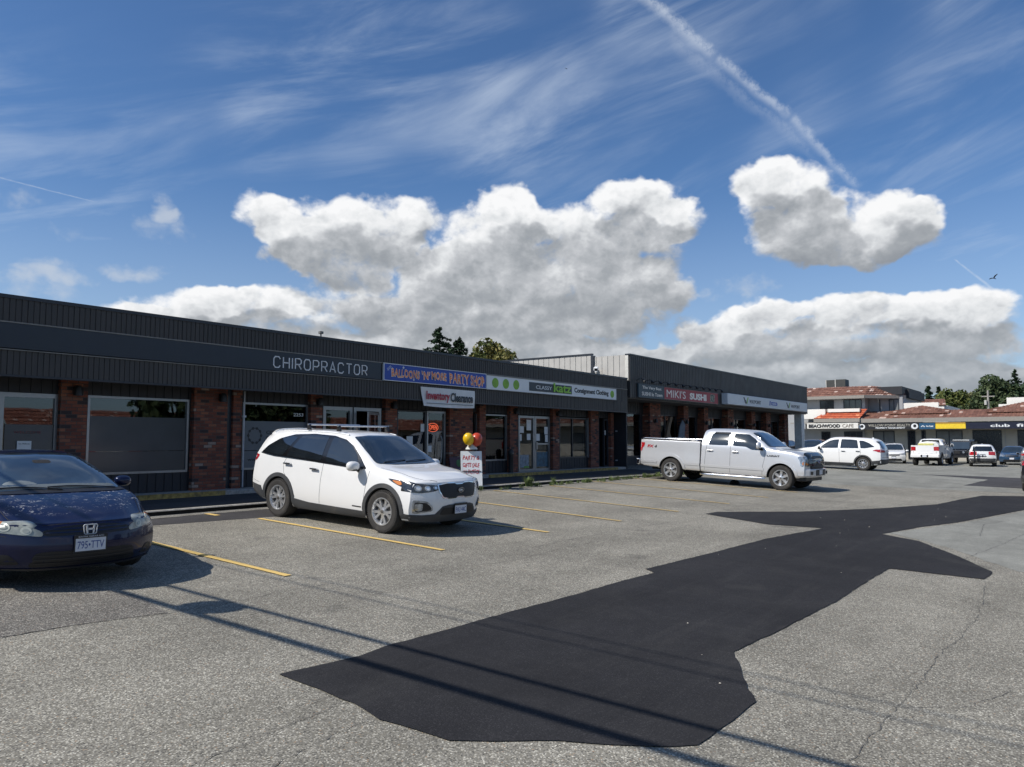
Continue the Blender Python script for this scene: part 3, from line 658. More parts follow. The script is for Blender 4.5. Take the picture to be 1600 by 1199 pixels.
# chiropractor entrance: one leaf shut, one swung out
w = window(B1, 14.03, 15.1, .8, 2.93, fr=.10, name="shop_door")
film(w, 14.15, 14.4, 1.9, 2.15, M_PAPER, 16.985, "notice"); film(w, 14.75, 14.98, 1.88, 2.12, M_PAPER, 16.985, "notice")
own(MB().box(15.12, 15.22, 16.93, 17.05, .8, 2.93).box(16.1, 16.2, 16.93, 17.05, .8, 2.93).box(15.22, 16.1, 16.93, 17.05, 2.83, 2.93).build("door_frame", M_ALU), B1)
def DL(u, z): return (16.08 - u * .9, 16.92 - u * .42, z)
mb = MB()
for u0, u1, za, zb in ((0, .07, .85, 2.80), (.8, .87, .85, 2.80), (.07, .8, 2.72, 2.80), (.07, .8, .85, 1.0)):
    P = [DL(u0, za), DL(u1, za), DL(u1, zb), DL(u0, zb)]; Q = [(p[0] + .04, p[1], p[2]) for p in P]
    mb.add(P + Q, [(0, 1, 2, 3), (7, 6, 5, 4), (0, 4, 5, 1), (1, 5, 6, 2), (2, 6, 7, 3), (3, 7, 4, 0)])
w = own(mb.build("open_door_leaf", M_ALU), B1)
P = [DL(.05, .95), DL(.82, .95), DL(.82, 2.74), DL(.05, 2.74)]
g = MB().add([(p[0] + .02, p[1], p[2]) for p in P], [(0, 1, 2, 3)]).build("pane", M_GLASS); g.parent = w
# party shop
w = window(B1, 16.9, 18.2, .8, 2.92, fr=.05, m_=M_FLASH, name="shop_window")
film(w, 17.35, 17.62, 1.72, 2.1, M_PAPER, 16.985, "notice"); film(w, 17.98, 18.16, 2.25, 2.50, M_PAPER, 16.985, "notice")
w = window(B1, 18.24, 19.15, .8, 2.92, fr=.07, m_=M_ALU, name="shop_door")
film(w, 18.33, 18.5, 1.6, 1.8, M_PAPER, 16.985, "notice")
film(w, 18.36, 18.86, 2.08, 2.62, mat("pale_blue_poster", (.32, .42, .46), .5), 17.03, "backing_board")
mb = MB(); stroke(mb, disc(.22, .13, .26, .135, 32), .02, (18.32, 16.985, 2.26), UX, UZ, .01, True)
M_NEON = mat("red_neon", (.8, .1, .04), .4, emit=(1.0, .16, .06), es=.55)
sub(mb.build("neon_ring", M_NEON), w)
sub(letters("neon_lettering", "OPEN", (18.36, 16.98, 2.32), UX, UZ, .38, .15, M_NEON, None, .01, bold=.015), w)
sub(MB().tube([(18.85, 16.9, 2.12), (18.86, 16.86, 2.0), (18.84, 16.85, 1.6), (18.80, 16.86, 1.25), (18.8, 16.9, 1.15)], .016, 8).build("door_handle", M_ALU, smooth=True), w)
# narrow pane between brick
w = window(B1, 20.03, 20.34, .8, 2.88, fr=.02, m_=M_FLASH)
film(w, 20.05, 20.32, 1.9, 2.86, mat("pale_blind", (.30, .33, .31), .8), 17.04, "blind")
# clothing shop
w = window(B1, 21.0 - .25, 22.54, 1.24, 2.90, fr=.05)
w = window(B1, 23.25, 24.30, .8, 2.90, fr=.09, name="shop_door")
for a_, b_, c_, d_ in ((23.32, 23.48, 1.95, 2.2), (23.8, 24.1, 2.35, 2.75), (23.82, 24.06, 1.98, 2.22), (23.36, 23.62, 2.25, 2.5)): film(w, a_, b_, c_, d_, M_PAPER, 16.985, "notice")
film(w, 23.36, 23.95, .95, 1.42, mat("poster_grey_blue", (.22, .26, .30), .6, var=.4, vscale=9), 16.985, "poster")
film(w, 23.62, 23.95, .93, 1.0, mat("poster_green", (.12, .30, .06), .6), 16.98, "poster")
w = window(B1, 24.32, 25.36, .8, 2.90, fr=.09, name="shop_door")
for a_, b_, c_, d_ in ((24.44, 24.68, 1.95, 2.22), (25.0, 25.24, 2.2, 2.5), (25.05, 25.24, 1.9, 2.18)): film(w, a_, b_, c_, d_, M_PAPER, 16.985, "notice")
film(w, 24.46, 25.22, .95, 1.52, mat("poster_blue", (.035, .10, .15), .5, var=.5, vscale=7), 16.985, "poster")
film(w, 24.42, 25.26, 1.80, 1.86, M_ALU, 16.96, "push_bar"); film(w, 24.38, 24.46, 1.62, 1.9, M_ALU, 16.93, "door_handle")
w = window(B1, 26.05, 28.3, 1.24, 2.90, fr=.05, mull=(27.05,), m_=M_FLASH)
own(MB().box(28.22, 28.34, 16.93, 17.0, 1.24, 2.92).build("window_jamb", M_ALU), B1)
w = window(B1, 29.62, 30.02, .8, 2.9, fr=.07, m_=M_FLASH, name="shop_door")
film(w, 29.7, 29.82, 2.2, 2.4, M_PAPER, 16.985, "notice")
# downspouts
own(MB().tube([(11.41, 16.80, 3.2), (11.41, 16.80, .82)], .018, 8).box(11.37, 11.45, 16.77, 16.85, 2.55, 2.6).build("downspout", mat("pale_downspout", (.45, .47, .50), .4), smooth=True), B1)
own(MB().tube([(30.5, 16.78, 3.2), (30.5, 16.78, .84), (30.5, 16.7, .80)], .035, 10).box(30.44, 30.56, 16.74, 16.84, 2.35, 2.4).box(30.44, 30.56, 16.74, 16.84, 1.05, 1.1).build("downspout", MC["pale_downspout"], smooth=True), B1)
# things seen inside the shops
def shape_shelf(root, x, y, w, h, m_, n=4):
    mb = MB()
    for i in range(n): mb.box(x, x + w, y, y + .35, .82 + h * i / n, .85 + h * i / n)
    mb.box(x, x + .03, y, y + .35, .8, .82 + h).box(x + w - .03, x + w, y, y + .35, .8, .82 + h)
    rr = random.Random(int(x * 10))
    for i in range(n):
        q = x + .05
        while q < x + w - .2:
            ww = rr.uniform(.06, .2); mb.box(q, q + ww, y + .05, y + .28, .851 + h * i / n, .851 + h * i / n + rr.uniform(.08, h / n * .7), rr.choice([0, 1, 2, 3])); q += ww + rr.uniform(.01, .08)
    return prop(mb.build("display_shelf", [m_, mat("goods_red", (.35, .05, .04), .5), mat("goods_pale", (.5, .5, .45), .5), mat("goods_blue", (.06, .12, .3), .5)]))
prop(shape_shelf(B1, 17.1, 18.0, 1.1, 1.5, M_TRIM), "goods on a metal shelf inside the party shop window", "shelf")
prop(shape_shelf(B1, 21.2, 17.6, 1.1, .9, M_TRIM, 2), "low shelf with small goods inside the clothing shop's first window", "shelf")
def mannequin(x, y, m_, label):
    prof = [(.02, .9), (.02, 1.35), (.13, 1.38), (.17, 1.5), (.14, 1.68), (.12, 1.78), (.15, 1.95), (.17, 2.08), (.14, 2.18), (.05, 2.22), (.045, 2.30), (.0, 2.31)]
    o = MB().lathe([(r_, z) for r_, z in prof], 18, 'z').lathe([(.0, .82), (.18, .82), (.18, .84), (.0, .9)], 18, 'z').build("dress_form", m_, smooth=True)
    o.location = (x, y, 0); o.scale = (1, .7, 1); prop(o, label, "dress form"); return o
mannequin(21.6, 17.7, mat("pale_cloth", (.45, .43, .38), .9), "dress form in pale cloth inside the clothing shop's first window")
mannequin(27.8, 17.7, mat("rust_cloth", (.25, .10, .06), .9), "dress form in rusty cloth inside the clothing shop's wide window")

# ------------------------------------------------------------------ second, taller shop block
B2 = thing("shop_block", "taller slate siding shop block with the red sushi sign beyond the brick row", "building", (44, 24, 0.6))
FY2, X0, X1 = 16.08, 30.45, 57.8
mb = MB(); ribbed(mb, X0, X1, FY2, 3.86, 5.76, pitch=.19, gap=.03, depth=.02)
own(mb.build("fascia", M_SID), B2)
own(MB().box(X0 - .04, X1 + .03, FY2 - .03, FY2 + .22, 5.76, 5.82).build("roof_flashing", M_FLASH), B2)
own(MB().box(X0, X1, FY2 + .12, 17.85, 3.82, 3.88).build("soffit", M_SOFF), B2)
# light clad side wall above the lower roof
mb = MB()
def ribx(mb, x, y0, y1, z0, z1, pitch=.3):
    y = y0
    while y < y1 - .01:
        e = min(y1, y + pitch); mb.box(x, x + .1, y + .012, e - .012, z0, z1); mb.box(x + .02, x + .1, e - .012, e + .012, z0, z1); y = e
ribx(mb, X0, 16.3, 17.92, 4.5, 5.78); ribx(mb, X0 - .02, 18.0, 26.5, 4.5, 5.88)
own(mb.build("side_wall", M_LITE), B2)
own(MB().box(X0 + .002, X0 + .1, 16.3, 26.5, .4, 4.5).box(X0 + .002, X0 + .1, 16.16, 16.3, 3.9, 4.6).build("lower_side_wall", M_SIDD), B2)
own(MB().box(X0 - .03, X0 + .03, 16.15, 16.3, 4.62, 5.78).build("corner_trim", mat("cream_corner_trim", (.62, .60, .54), .5)), B2)
own(MB().box(X0 - .06, X0 + .1, 17.90, 18.06, 3.3, 5.84).box(X0 - .05, X0 + .1, 18.0, 26.5, 5.88, 5.95).build("wall_cap", M_FLASH), B2)
own(MB().box(X0 + .22, X1, 16.4, 34, 5.3, 5.5).box(X0, X0 + .2, 26.5, 34, .3, 5.4).box(X1 - .2, X1, 17.8, 34, .3, 5.5).box(X0, X1, 33.8, 34, .3, 5.4).build("rear_walls", M_LITE), B2)
mb = MB(); ribbed(mb, X0 + .2, X1, 17.60, 3.30, 3.82, pitch=.19, gap=.03)
own(mb.build("header_panel", M_SIDD), B2)
PB = [(34.7, 35.9), (38.75, 39.35), (41.5, 42.1), (45.15, 46.1), (49.3, 50.0), (52.2, 53.1), (56.1, 57.0)]
for a, b in PB: own(MB().box(a, b, 17.25, 17.8, .6, 3.82).build("brick_pillar", M_BRK), B2)
mb = MB(); prev = 30.6
WB = [(31.2, 34.5), (36.0, 38.6), (39.5, 41.3), (42.3, 45.0), (46.2, 49.2), (50.2, 52.1), (53.3, 56.0)]
for a, b in WB:
    mb.box(prev, a, 17.66, 17.76, .6, 3.3); mb.box(a, b, 17.66, 17.76, .6, 1.15 if a not in (39.5, 53.3) else .7); prev = b
mb.box(prev, X1, 17.66, 17.76, .6, 3.3); own(mb.build("wall", M_SIDD), B2)
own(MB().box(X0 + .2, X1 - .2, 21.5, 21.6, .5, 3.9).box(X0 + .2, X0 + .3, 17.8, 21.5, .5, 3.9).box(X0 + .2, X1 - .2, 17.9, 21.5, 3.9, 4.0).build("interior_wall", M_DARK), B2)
own(MB().box(X0 + .2, X1 - .2, 17.76, 21.5, .4, .7).build("shop_floor", M_FLOOR), B2)
for i, (a, b) in enumerate(WB):
    window(B2, a, b, 1.15 if a not in (39.5, 53.3) else .7, 3.3, y=17.7, fr=.06, mull=() if b - a < 2.2 else ((a + b) / 2,), m_=M_FLASH, name="shop_door" if a in (39.5, 53.3) else "window")
own(MB().box(56.6, 57.3, 16.2, 16.7, 0, 3.83).build("white_post", mat("white_post_paint", (.66, .68, .66), .6, dirt=.3)), B2)

def wall_lamp(x, y, z, i, wh):
    t = thing("wall_lamp", "small black lamp on %s" % wh, "wall lamp", (x, y, z), group="black lamps on the brick pillars")
    MB().box(-.05, .05, -.02, 0, -.08, .08).build("back_plate", M_BLACK, t)
    MB().lathe([(.0, .10), (.05, .10), (.085, .02), (.09, -.11), (.07, -.11), (.06, 0.0), (.0, .0)], 16, 'z').build("lamp_shade", M_BLACK, t, smooth=True).location = (0, -.12, 0)
    return t
LW = ["the brick pillar left of the film-covered window", "the broad brick pier beside the grey downspout", "the brick pillar left of the chiropractor's door", "the brick pillar right of the chiropractor's door", "the pillar left of the double door", "the pillar right of the double door"]
for i, ((x, z), wh) in enumerate(zip([(7.26, 3.02), (10.55, 3.02), (13.45, 3.04), (16.22, 3.04), (22.35, 3.04), (25.12, 3.04)], LW)): wall_lamp(x * 1.021, 16.84, z, i, wh)
LW2 = ["the first brick pillar of the sushi shop", "the second brick pillar of the sushi shop", "the third sushi shop brick pillar", "the brick pillar below the white sign's left end", "the brick pillar below the white sign's middle", "the brick pillar below the white sign's right half"]
for i, ((a, b), wh) in enumerate(zip(PB[:6], LW2)): wall_lamp((a + b) / 2 - .15, 17.25, 2.95, i, wh)

# carved wooden board and hanging shades by the sushi windows
mb = MB(); mb.prism([(-.5, 0), (.22, 0), (.42, .5), (.30, .9), (.50, 1.3), (.20, 1.7), (.34, 2.1), (.6, 2.5), (.30, 2.5), (-.05, 1.9), (-.30, 1.2), (-.42, .6)], 0, .12)
o = mb.build("carved_board", mat("weathered_wood", (.14, .10, .065), .8, var=.4, vscale=5, bump=.4)); o.location = (36.15, 16.95, .66)
prop(o, "tall carved driftwood board standing left of the sushi shop window", "wooden board")
o = MB().prism([(0, 0), (.95, 0), (.95, .9), (.80, 1.5), (.92, 2.1), (.60, 2.35), (.25, 2.0), (.05, 1.4), (.10, .7)], 0, .05).build("feather_banner", mat("grey_blue_banner", (.13, .16, .20), .8, var=.2))
o.location = (37.9, 17.2, .7); prop(o, "grey-blue feather banner beside the sushi shop's door", "banner")

# ------------------------------------------------------------------ signs on the two shop fronts
def board(name, label, cat, x0, x1, y, z0, z1, m_, d=.05, frame=None, group=None):
    t = thing(name, label, cat, ((x0 + x1) / 2, y, (z0 + z1) / 2), group=group)
    own(MB().box(x0, x1, y, y + d, z0, z1).build("panel", m_), t)
    if frame:
        f = .018
        own(MB().box(x0 - f, x1 + f, y - .012, y + d, z1, z1 + f).box(x0 - f, x1 + f, y - .012, y + d, z0 - f, z0).box(x0 - f, x0, y - .012, y + d, z0, z1).box(x1, x1 + f, y - .012, y + d, z0, z1).build("frame", frame), t)
    return t
YS = FY1 - .02
M_NAVY = mat("dark_navy_sign", (.011, .017, .028), .35, var=.1)
t = board("shop_sign", "long dark navy sign band reading CHIROPRACTOR in thin grey capitals", "sign", -8, 15.42, YS, 3.72, 4.19, M_NAVY, d=.1)
LET = {'C': ([[(.85, .2), (.65, 0), (.2, 0), (0, .2), (0, .8), (.2, 1), (.65, 1), (.85, .8)]], .85), 'H': ([[(0, 0), (0, 1)], [(.8, 0), (.8, 1)], [(0, .5), (.8, .5)]], .8),
       'I': ([[(0, 0), (0, 1)]], 0.0), 'R': ([[(0, 0), (0, 1), (.6, 1), (.8, .85), (.8, .6), (.6, .45), (0, .45)], [(.42, .45), (.82, 0)]], .82), 'O': ([[(.2, 0), (.65, 0), (.85, .2), (.85, .8), (.65, 1), (.2, 1), (0, .8), (0, .2), (.2, 0)]], .85),
       'P': ([[(0, 0), (0, 1), (.6, 1), (.8, .85), (.8, .55), (.6, .4), (0, .4)]], .8), 'A': ([[(0, 0), (.42, 1), (.84, 0)], [(.13, .3), (.71, .3)]], .84), 'T': ([[(0, 1), (.85, 1)], [(.425, 0), (.425, 1)]], .85)}
mb = MB(); W = "CHIROPRACTOR"; hgt = .27; adv = sum(LET[c][1] for c in W) + .42 * (len(W) - 1); sx = (14.86 - 11.75) / adv; x = 0
for c in W:
    for st in LET[c][0]: stroke(mb, [((x + p[0]) * sx, p[1] * hgt) for p in st], .028, (11.75, YS, 3.80), UX, UZ, .014)
    x += LET[c][1] + .42
own(mb.build("lettering", mat("grey_letters", (.72, .73, .73), .5)), t)

M_BLUE = mat("royal_blue_sign", (.018, .065, .36), .45, var=.12)
t = board("shop_sign", "blue sign reading Balloons 'N' More Party Shop in orange cartoon letters", "sign", 15.5, 20.2, YS - .03, 3.72, 4.19, M_BLUE, frame=M_WHITE)
def wob(amp, seed):
    def f(v, w, h):
        o = v.copy(); o[:, 1] += amp * np.sin(v[:, 0] / w * 17 + seed) * h; o[:, 0] += .04 * h * np.sin(v[:, 1] / h * 5 + v[:, 0] * 9); return o
    return f
M_OR = mat("orange_letters", (.85, .22, .04), .5); M_CR = mat("cream_outline", (.85, .78, .66), .5)
for s_, x, z, w, h, sd_ in (("BALLOONS", 15.80, 3.83, 1.16, .23, 0), ("'N'", 17.08, 3.83, .34, .24, 2), ("MORE", 17.52, 3.85, .66, .23, 1), ("PARTY", 18.36, 3.80, .94, .30, 3), ("SHOP", 19.40, 3.77, .70, .32, .5)):
    own(letters("letter_outline", s_, (x - .014, YS - .034, z - .014), UX, UZ, w + .028, h + .028, M_CR, depth=.004, bold=.05, space=1.12, warp=wob(.05, sd_)), t)
    own(letters("lettering", s_, (x, YS - .040, z), UX, UZ, w, h, M_OR, depth=.004, bold=.0, space=1.12, warp=wob(.05, sd_)), t)
mb = MB()
for cx, cz, r_ in ((16.28, 4.12, .055), (16.72, 3.79, .05), (19.05, 3.78, .05), (19.85, 3.76, .055), (18.05, 3.90, .06), (20.05, 4.02, .03), (20.08, 3.88, .03)): flat(mb, star(cx, cz, r_), (0, YS - .03, 0), UX, UZ)
for cx, cz in ((15.66, 4.04), (15.74, 4.10), (15.82, 4.05), (18.12, 3.98)): stroke(mb, star(cx, cz, .05), .008, (0, YS - .03, 0), UX, UZ, .004, True)
own(mb.build("stars", mat("pale_star_paint", (.62, .66, .72), .5)), t)

t = board("shop_sign", "white clothing shop sign with lime green discs and a dark panel reading CLASSY katz", "sign", 20.24, 29.22, YS - .03, 3.70, 4.17, M_WHITE, frame=M_TRIM)
M_LIME = mat("lime_green", (.21, .42, .035), .5)
for cx, r_ in ((20.72, .17), (21.32, .17), (21.93, .17), (28.86, .15)):
    mb = MB(); flat(mb, disc(cx, 3.935 if cx < 25 else 3.93, r_ * 1.05, r_), (0, YS - .03, 0), UX, UZ); own(mb.build("green_disc", M_LIME), t)
own(MB().box(22.72, 25.62, YS - .037, YS - .03, 3.77, 4.09).build("dark_panel", M_NAVY), t)
own(letters("lettering", "CLASSY", (23.15, YS - .038, 3.86), UX, UZ, 1.05, .13, M_WHITE, depth=.004, bold=.004), t)
own(letters("green_lettering", "katz", (24.32, YS - .038, 3.80), UX, UZ, 1.22, .34, mat("bright_lime", (.27, .55, .05), .5), depth=.02, bold=.02), t)
own(letters("lettering", "Consignment Clothing", (25.82, YS - .031, 3.80), UX, UZ, 2.72, .25, mat("charcoal_letters", (.025, .028, .028), .5), depth=.004, bold=.04), t)

# loose vinyl banner
t = thing("banner", "white vinyl banner reading Inventory Clearance hung askew under the blue sign", "banner", (18.3, FY1 - .05, 3.3))
mb = MB(); nx, nz = 26, 8; vs = []
for i in range(nx + 1):
    for j in range(nz + 1):
        u, v_ = i / nx, j / nz; x = 17.03 + .14 * (1 - v_) ** 1.0 * (1 - u) + u * (19.62 - 17.03) ; z = 3.03 + v_ * (.575 - .01 * u) - .03 * math.sin(math.pi * u) * (1 - v_) + .0
        vs.append((x, FY1 - .045 + .012 * math.sin(u * 9) * (1 - v_) - .01 * math.cos(v_ * 5 + u * 3), z))
mb.add(vs, [(i * (nz + 1) + j, (i + 1) * (nz + 1) + j, (i + 1) * (nz + 1) + j + 1, i * (nz + 1) + j + 1) for i in range(nx) for j in range(nz)])
mb2 = MB(); mb2.v = mb.v + [(a, b + .006, c) for a, b, c in mb.v]; nn = len(mb.v); mb2.f = mb.f + [tuple(i + nn for i in f[::-1]) for f in mb.f]; mb2.mi = [0] * len(mb2.f)
own(mb2.build("sheet", mat("white_vinyl", (.70, .71, .70), .5, var=.05), smooth=True), t)
own(letters("lettering", "Inventory", (17.26, FY1 - .075, 3.15), UX, UZ, 1.08, .34, mat("crimson_letters", (.40, .02, .04), .5), depth=.004, bold=.03), t)
own(letters("lettering", "Clearance", (18.39, FY1 - .075, 3.19), UX, UZ, 1.10, .29, M_NAVY, depth=.004, bold=.03), t)
own(MB().box(17.27, 19.5, FY1 - .079, FY1 - .075, 3.105, 3.12).build("underline", M_NAVY), t)

# sushi sign in two panels, with a row of spotlights
YZ = FY2 - .02
t = board("shop_sign", "red sign reading MIKI'S SUSHI with a slate panel on its left", "sign", 33.74, 40.45, YZ - .06, 3.94, 4.50, mat("sushi_red", (.34, .030, .042), .5, var=.1), frame=M_TRIM)
own(MB().box(31.1, 33.68, YZ - .07, YZ, 3.90, 4.53).build("slate_panel", mat("slate_panel_paint", (.035, .06, .075), .5)), t)
M_CRM = mat("cream_letters", (.85, .80, .72), .5)
own(letters("lettering", "The Very Best", (31.45, YZ - .075, 4.27), UX, UZ, 1.95, .17, M_CRM, depth=.006, bold=.02), t)
own(letters("lettering", "SUSHI In Town", (31.40, YZ - .075, 4.0), UX, UZ, 2.1, .17, M_CRM, depth=.006, bold=.02), t)
own(letters("lettering", "MIKI'S", (34.0, YZ - .062, 4.03), UX, UZ, 2.2, .38, M_CRM, depth=.006, bold=.0), t)
own(letters("lettering", "SUSHI", (36.7, YZ - .062, 4.03), UX, UZ, 2.15, .34, M_CRM, depth=.006, bold=.05), t)
mb = MB(); flat(mb, [(39.35, 4.0), (39.95, 4.0), (40.0, 4.42), (39.4, 4.42)], (0, YZ - .06, 0), UX, UZ); own(mb.build("picture_panel", mat("greenish_picture", (.25, .26, .2), .6, var=.5, vscale=9)), t)
mb = MB(); stroke(mb, [(39.45, 4.05), (39.6, 4.2), (39.5, 4.35), (39.75, 4.38), (39.85, 4.2), (39.7, 4.05), (39.9, 4.0)], .04, (0, YZ - .066, 0), UX, UZ); own(mb.build("picture_lines", mat("picture_ink", (.04, .05, .05), .6)), t)
ORD = ["first", "second", "third", "fourth", "fifth", "sixth", "seventh", "eighth", "ninth", "tenth", "eleventh", "twelfth"]
mb = MB().tube([(0, .04, .02), (0, -.10, .10), (0, -.26, .10), (0, -.34, .02)], .014, 6)
arm = mb.build("arm", M_BLACK, smooth=True); arm_me = arm.data; bpy.data.objects.remove(arm)
mb = MB().lathe([(0, .10), (.035, .09), (.06, .0), (.085, -.05), (.07, -.05), (.0, 0)], 14, 'z'); sh = mb.build("lamp_shade", M_BLACK, smooth=True); sh_me = sh.data; bpy.data.objects.remove(sh)
for i in range(12):
    x = 31.1 + i * .84
    t = thing("sign_spotlight", "%s black spotlight from the left in the row above the red sushi sign" % ORD[i], "spotlight", (x, FY2, 4.62), group="spotlights above the sushi sign")
    link("arm", arm_me, t); s_ = link("lamp_shade", sh_me, t); s_.location = (0, -.36, 0); s_.rotation_euler = (R(-35), 0, 0)
# white box sign
t = thing("box_sign", "long white box sign with two green W marks and one blue logo", "sign", (49, YZ, 4.25))
own(bevel(MB().box(41.15, 56.4, YZ - .35, YZ + .01, 3.95, 4.56).build("sign_box", mat("white_acrylic", (.60, .63, .65), .4, var=.04)), .02), t)
M_CHAR = mat("charcoal_mark", (.05, .055, .06), .5)
for x in (43.6, 51.6):
    mb = MB()
    for q in ([(0, .36), (.18, .36), (.42, 0), (.30, 0)], [(.30, .22), (.42, .22), (.60, 0), (.48, 0)]): flat(mb, [(x + a, 4.08 + b) for a, b in q], (0, YZ - .35, 0), UX, UZ)
    own(mb.build("dark_mark", M_CHAR), t)
    mb = MB(); flat(mb, [(x + .50, 4.08), (x + .62, 4.08), (x + .85, 4.46), (x + .70, 4.46)], (0, YZ - .35, 0), UX, UZ); own(mb.build("green_mark", M_LIME), t)
    own(letters("lettering", "WAYPOINT", (x + 1.0, YZ - .351, 4.12), UX, UZ, 2.0, .22, M_CHAR, depth=.005, bold=.02), t)
mb = MB(); flat(mb, [(48.55, 4.15), (49.65, 4.15), (49.75, 4.25), (49.65, 4.36), (48.55, 4.36)], (0, YZ - .35, 0), UX, UZ); flat(mb, [(48.2, 4.12), (48.35, 4.12), (48.45, 4.4), (48.25, 4.42)], (0, YZ - .35, 0), UX, UZ)
own(mb.build("blue_mark", mat("logo_blue", (.03, .08, .38), .5)), t)
own(letters("lettering", "COASTAL", (48.7, YZ - .356, 4.19), UX, UZ, .85, .12, M_WHITE, depth=.004, bold=.02), t)
# flood light on the side wall
t = thing("flood_light", "white security floodlight on the light-clad side wall of the taller block", "flood light", (X0 - .05, 17.75, 5.15))
MB().box(-.08, 0, -.06, .06, -.08, .08).build("junction_box", M_WHITE, t); MB().tube([(-.04, 0, -.02), (-.2, -.08, 0)], .02, 6).build("arm", M_BLACK, t)
l = bevel(MB().box(-.12, .1, -.1, .1, -.07, .1).build("lamp_head", M_WHITE, t), .03); l.location = (-.3, -.14, .03); l.rotation_euler = (0, R(-20), R(25))
MB().box(-.125, -.12, -.07, .07, -.04, .07).build("lens", M_BLACK, l)

# ------------------------------------------------------------------ far row with clay-tile roofs (faces -X)
K = 82 / 76.0
def FYk(y): return y * K
def FZk(z): return 2 + (z - 2) * K
FX = 82.0
M_STUC = mat("cream_stucco", (.44, .41, .35), .9, var=.08, vscale=.8, bump=.2, bscale=8, dirt=.3)
M_GREYW = mat("grey_stucco", (.34, .35, .36), .9, var=.08, vscale=.8)
M_WSTUC = mat("white_stucco", (.78, .76, .70), .9, var=.05, vscale=.8)
M_TILE = tiles("weathered_clay_tile", (.15, .068, .048), (.27, .135, .095), 1)
M_TILEY = tiles("weathered_clay_tile_side", (.22, .075, .050), (.36, .15, .10), 0)
M_TILEO = tiles("bright_clay_tile", (.42, .085, .035), (.50, .125, .055), 1, light=(.7, .3, .15))
M_FASC = mat("grey_gutter_board", (.27, .25, .22), .7, var=.08)
M_WIN = mat("far_window_glass", (.03, .035, .04), .08, spec=.9, var=.3, vscale=.7)
M_BLND = mat("vertical_blinds", (.17, .18, .18), .6, var=.15, vscale=2)

def troof(mb, p0, p1, q1, q0, courses=8, amp=.05, mi=0):
    """tiled slope: p0-p1 eave, q0-q1 ridge; courses step like lapped tiles"""
    p0, p1, q0, q1 = map(Vector, (p0, p1, q0, q1)); n = (p1 - p0).cross(q0 - p0).normalized()
    if n.z < 0: n = -n
    for c in range(courses):
        a, b = c / courses, (c + 1) / courses
        A, B_, C_, D_ = p0.lerp(q0, a), p1.lerp(q1, a), p1.lerp(q1, b), p0.lerp(q0, b)
        A1, B1_ = A + n * amp, B_ + n * amp; C1, D1 = C_ + n * amp * .15, D_ + n * amp * .15
        L = (B_ - A).length; m_ = max(1, int(L / .30)); vs = []; fs = []
        for i in range(m_ * 4 + 1):
            t = i / (m_ * 4); h = .018 * math.sin(i / 4 * 2 * math.pi)
            vs += [tuple(A.lerp(B_, t)), tuple(A1.lerp(B1_, t) + n * h), tuple(D1.lerp(C1, t) + n * h)]
            if i: o = 3 * (i - 1); fs += [(o, o + 3, o + 4, o + 1), (o + 1, o + 4, o + 5, o + 2)]
        mb.add(vs, fs, mi)

F1 = thing("tile_roof_shops", "long cream single-storey shop row under a weathered clay tile roof", "building", (FX + 4, 0, 0))
ya, yb = FYk(16.3), -32.0
own(MB().box(FX + .9, FX + 12, yb, ya, 0, FZk(3.5)).build("wall", M_STUC), F1)
ze, zr = FZk(3.85), FZk(4.62)
mb = MB(); troof(mb, (FX - .9, ya, ze), (FX - .9, yb, ze), (FX + 2.0, yb, zr), (FX + 2.0, ya, zr), 7)
# gabled humps over the front
for yc, wd, zt in ((FYk(11.73), 2.6, FZk(5.1)), (FYk(1.4), 5.6, FZk(5.75)), (-14, 3.2, FZk(5.2)), (-24, 3.2, FZk(5.2))):
    troof(mb, (FX + .3, yc + wd, zr - .35), (FX + .3, yc, zr - .35), (FX + 2.6, yc, zt), (FX + 2.2, yc + wd, zr), 6, .06)
    troof(mb, (FX + .3, yc, zr - .35), (FX + .3, yc - wd, zr - .35), (FX + 2.2, yc - wd, zr), (FX + 2.6, yc, zt), 6, .06)
own(mb.build("tile_roof", M_TILE), F1)
own(MB().box(FX - .98, FX - .9, yb, ya, FZk(3.52), ze + .03).build("gutter_board", M_FASC), F1)
own(MB().box(FX - .9, FX + 1.0, yb, ya, FZk(3.44), FZk(3.50)).build("soffit", M_SOFF), F1)
own(MB().box(FX + 2.0, FX + 12, yb, ya, FZk(4.0), zr - .1).build("flat_roof", M_FASC), F1)
mb = MB()
def stepped(mb, yc, w0, z0, w1, z1, x=FX + 2.7): mb.box(x, x + .3, yc - w0, yc + w0, FZk(4.3), z0); mb.box(x + .003, x + .297, yc - w1, yc + w1, z0, z1)
stepped(mb, FYk(11.9), FYk(1.95), FZk(4.95), FYk(1.5), FZk(5.35)); stepped(mb, FYk(1.6), FYk(4.2), FZk(5.05), FYk(3.6), FZk(5.6))
own(mb.build("parapet", M_WSTUC), F1)
def fwin(root, y0, y1, z0, z1, m_, x=FX + .9, name="window", frame=M_FLASH, mull=0):
    w = own(MB().box(x - .05, x + .02, y0, y1, z0, z0 + .07).box(x - .05, x + .02, y0, y1, z1 - .07, z1).box(x - .05, x + .02, y0, y0 + .07, z0 + .07, z1 - .07).box(x - .05, x + .02, y1 - .07, y1, z0 + .07, z1 - .07).build(name, frame), root)
    mb = MB().box(x - .02, x + .01, y0 + .06, y1 - .06, z0 + .06, z1 - .06); o = mb.build("pane", m_); o.parent = w
    if mull:
        for i in range(1, mull + 1): q = y0 + (y1 - y0) * i / (mull + 1); o = MB().box(x - .045, x - .021, q - .035, q + .035, z0 + .07, z1 - .07).build("mullion", frame); o.parent = w
    return w
M_DKW = mat("dark_doorway", (.012, .013, .016), .2)
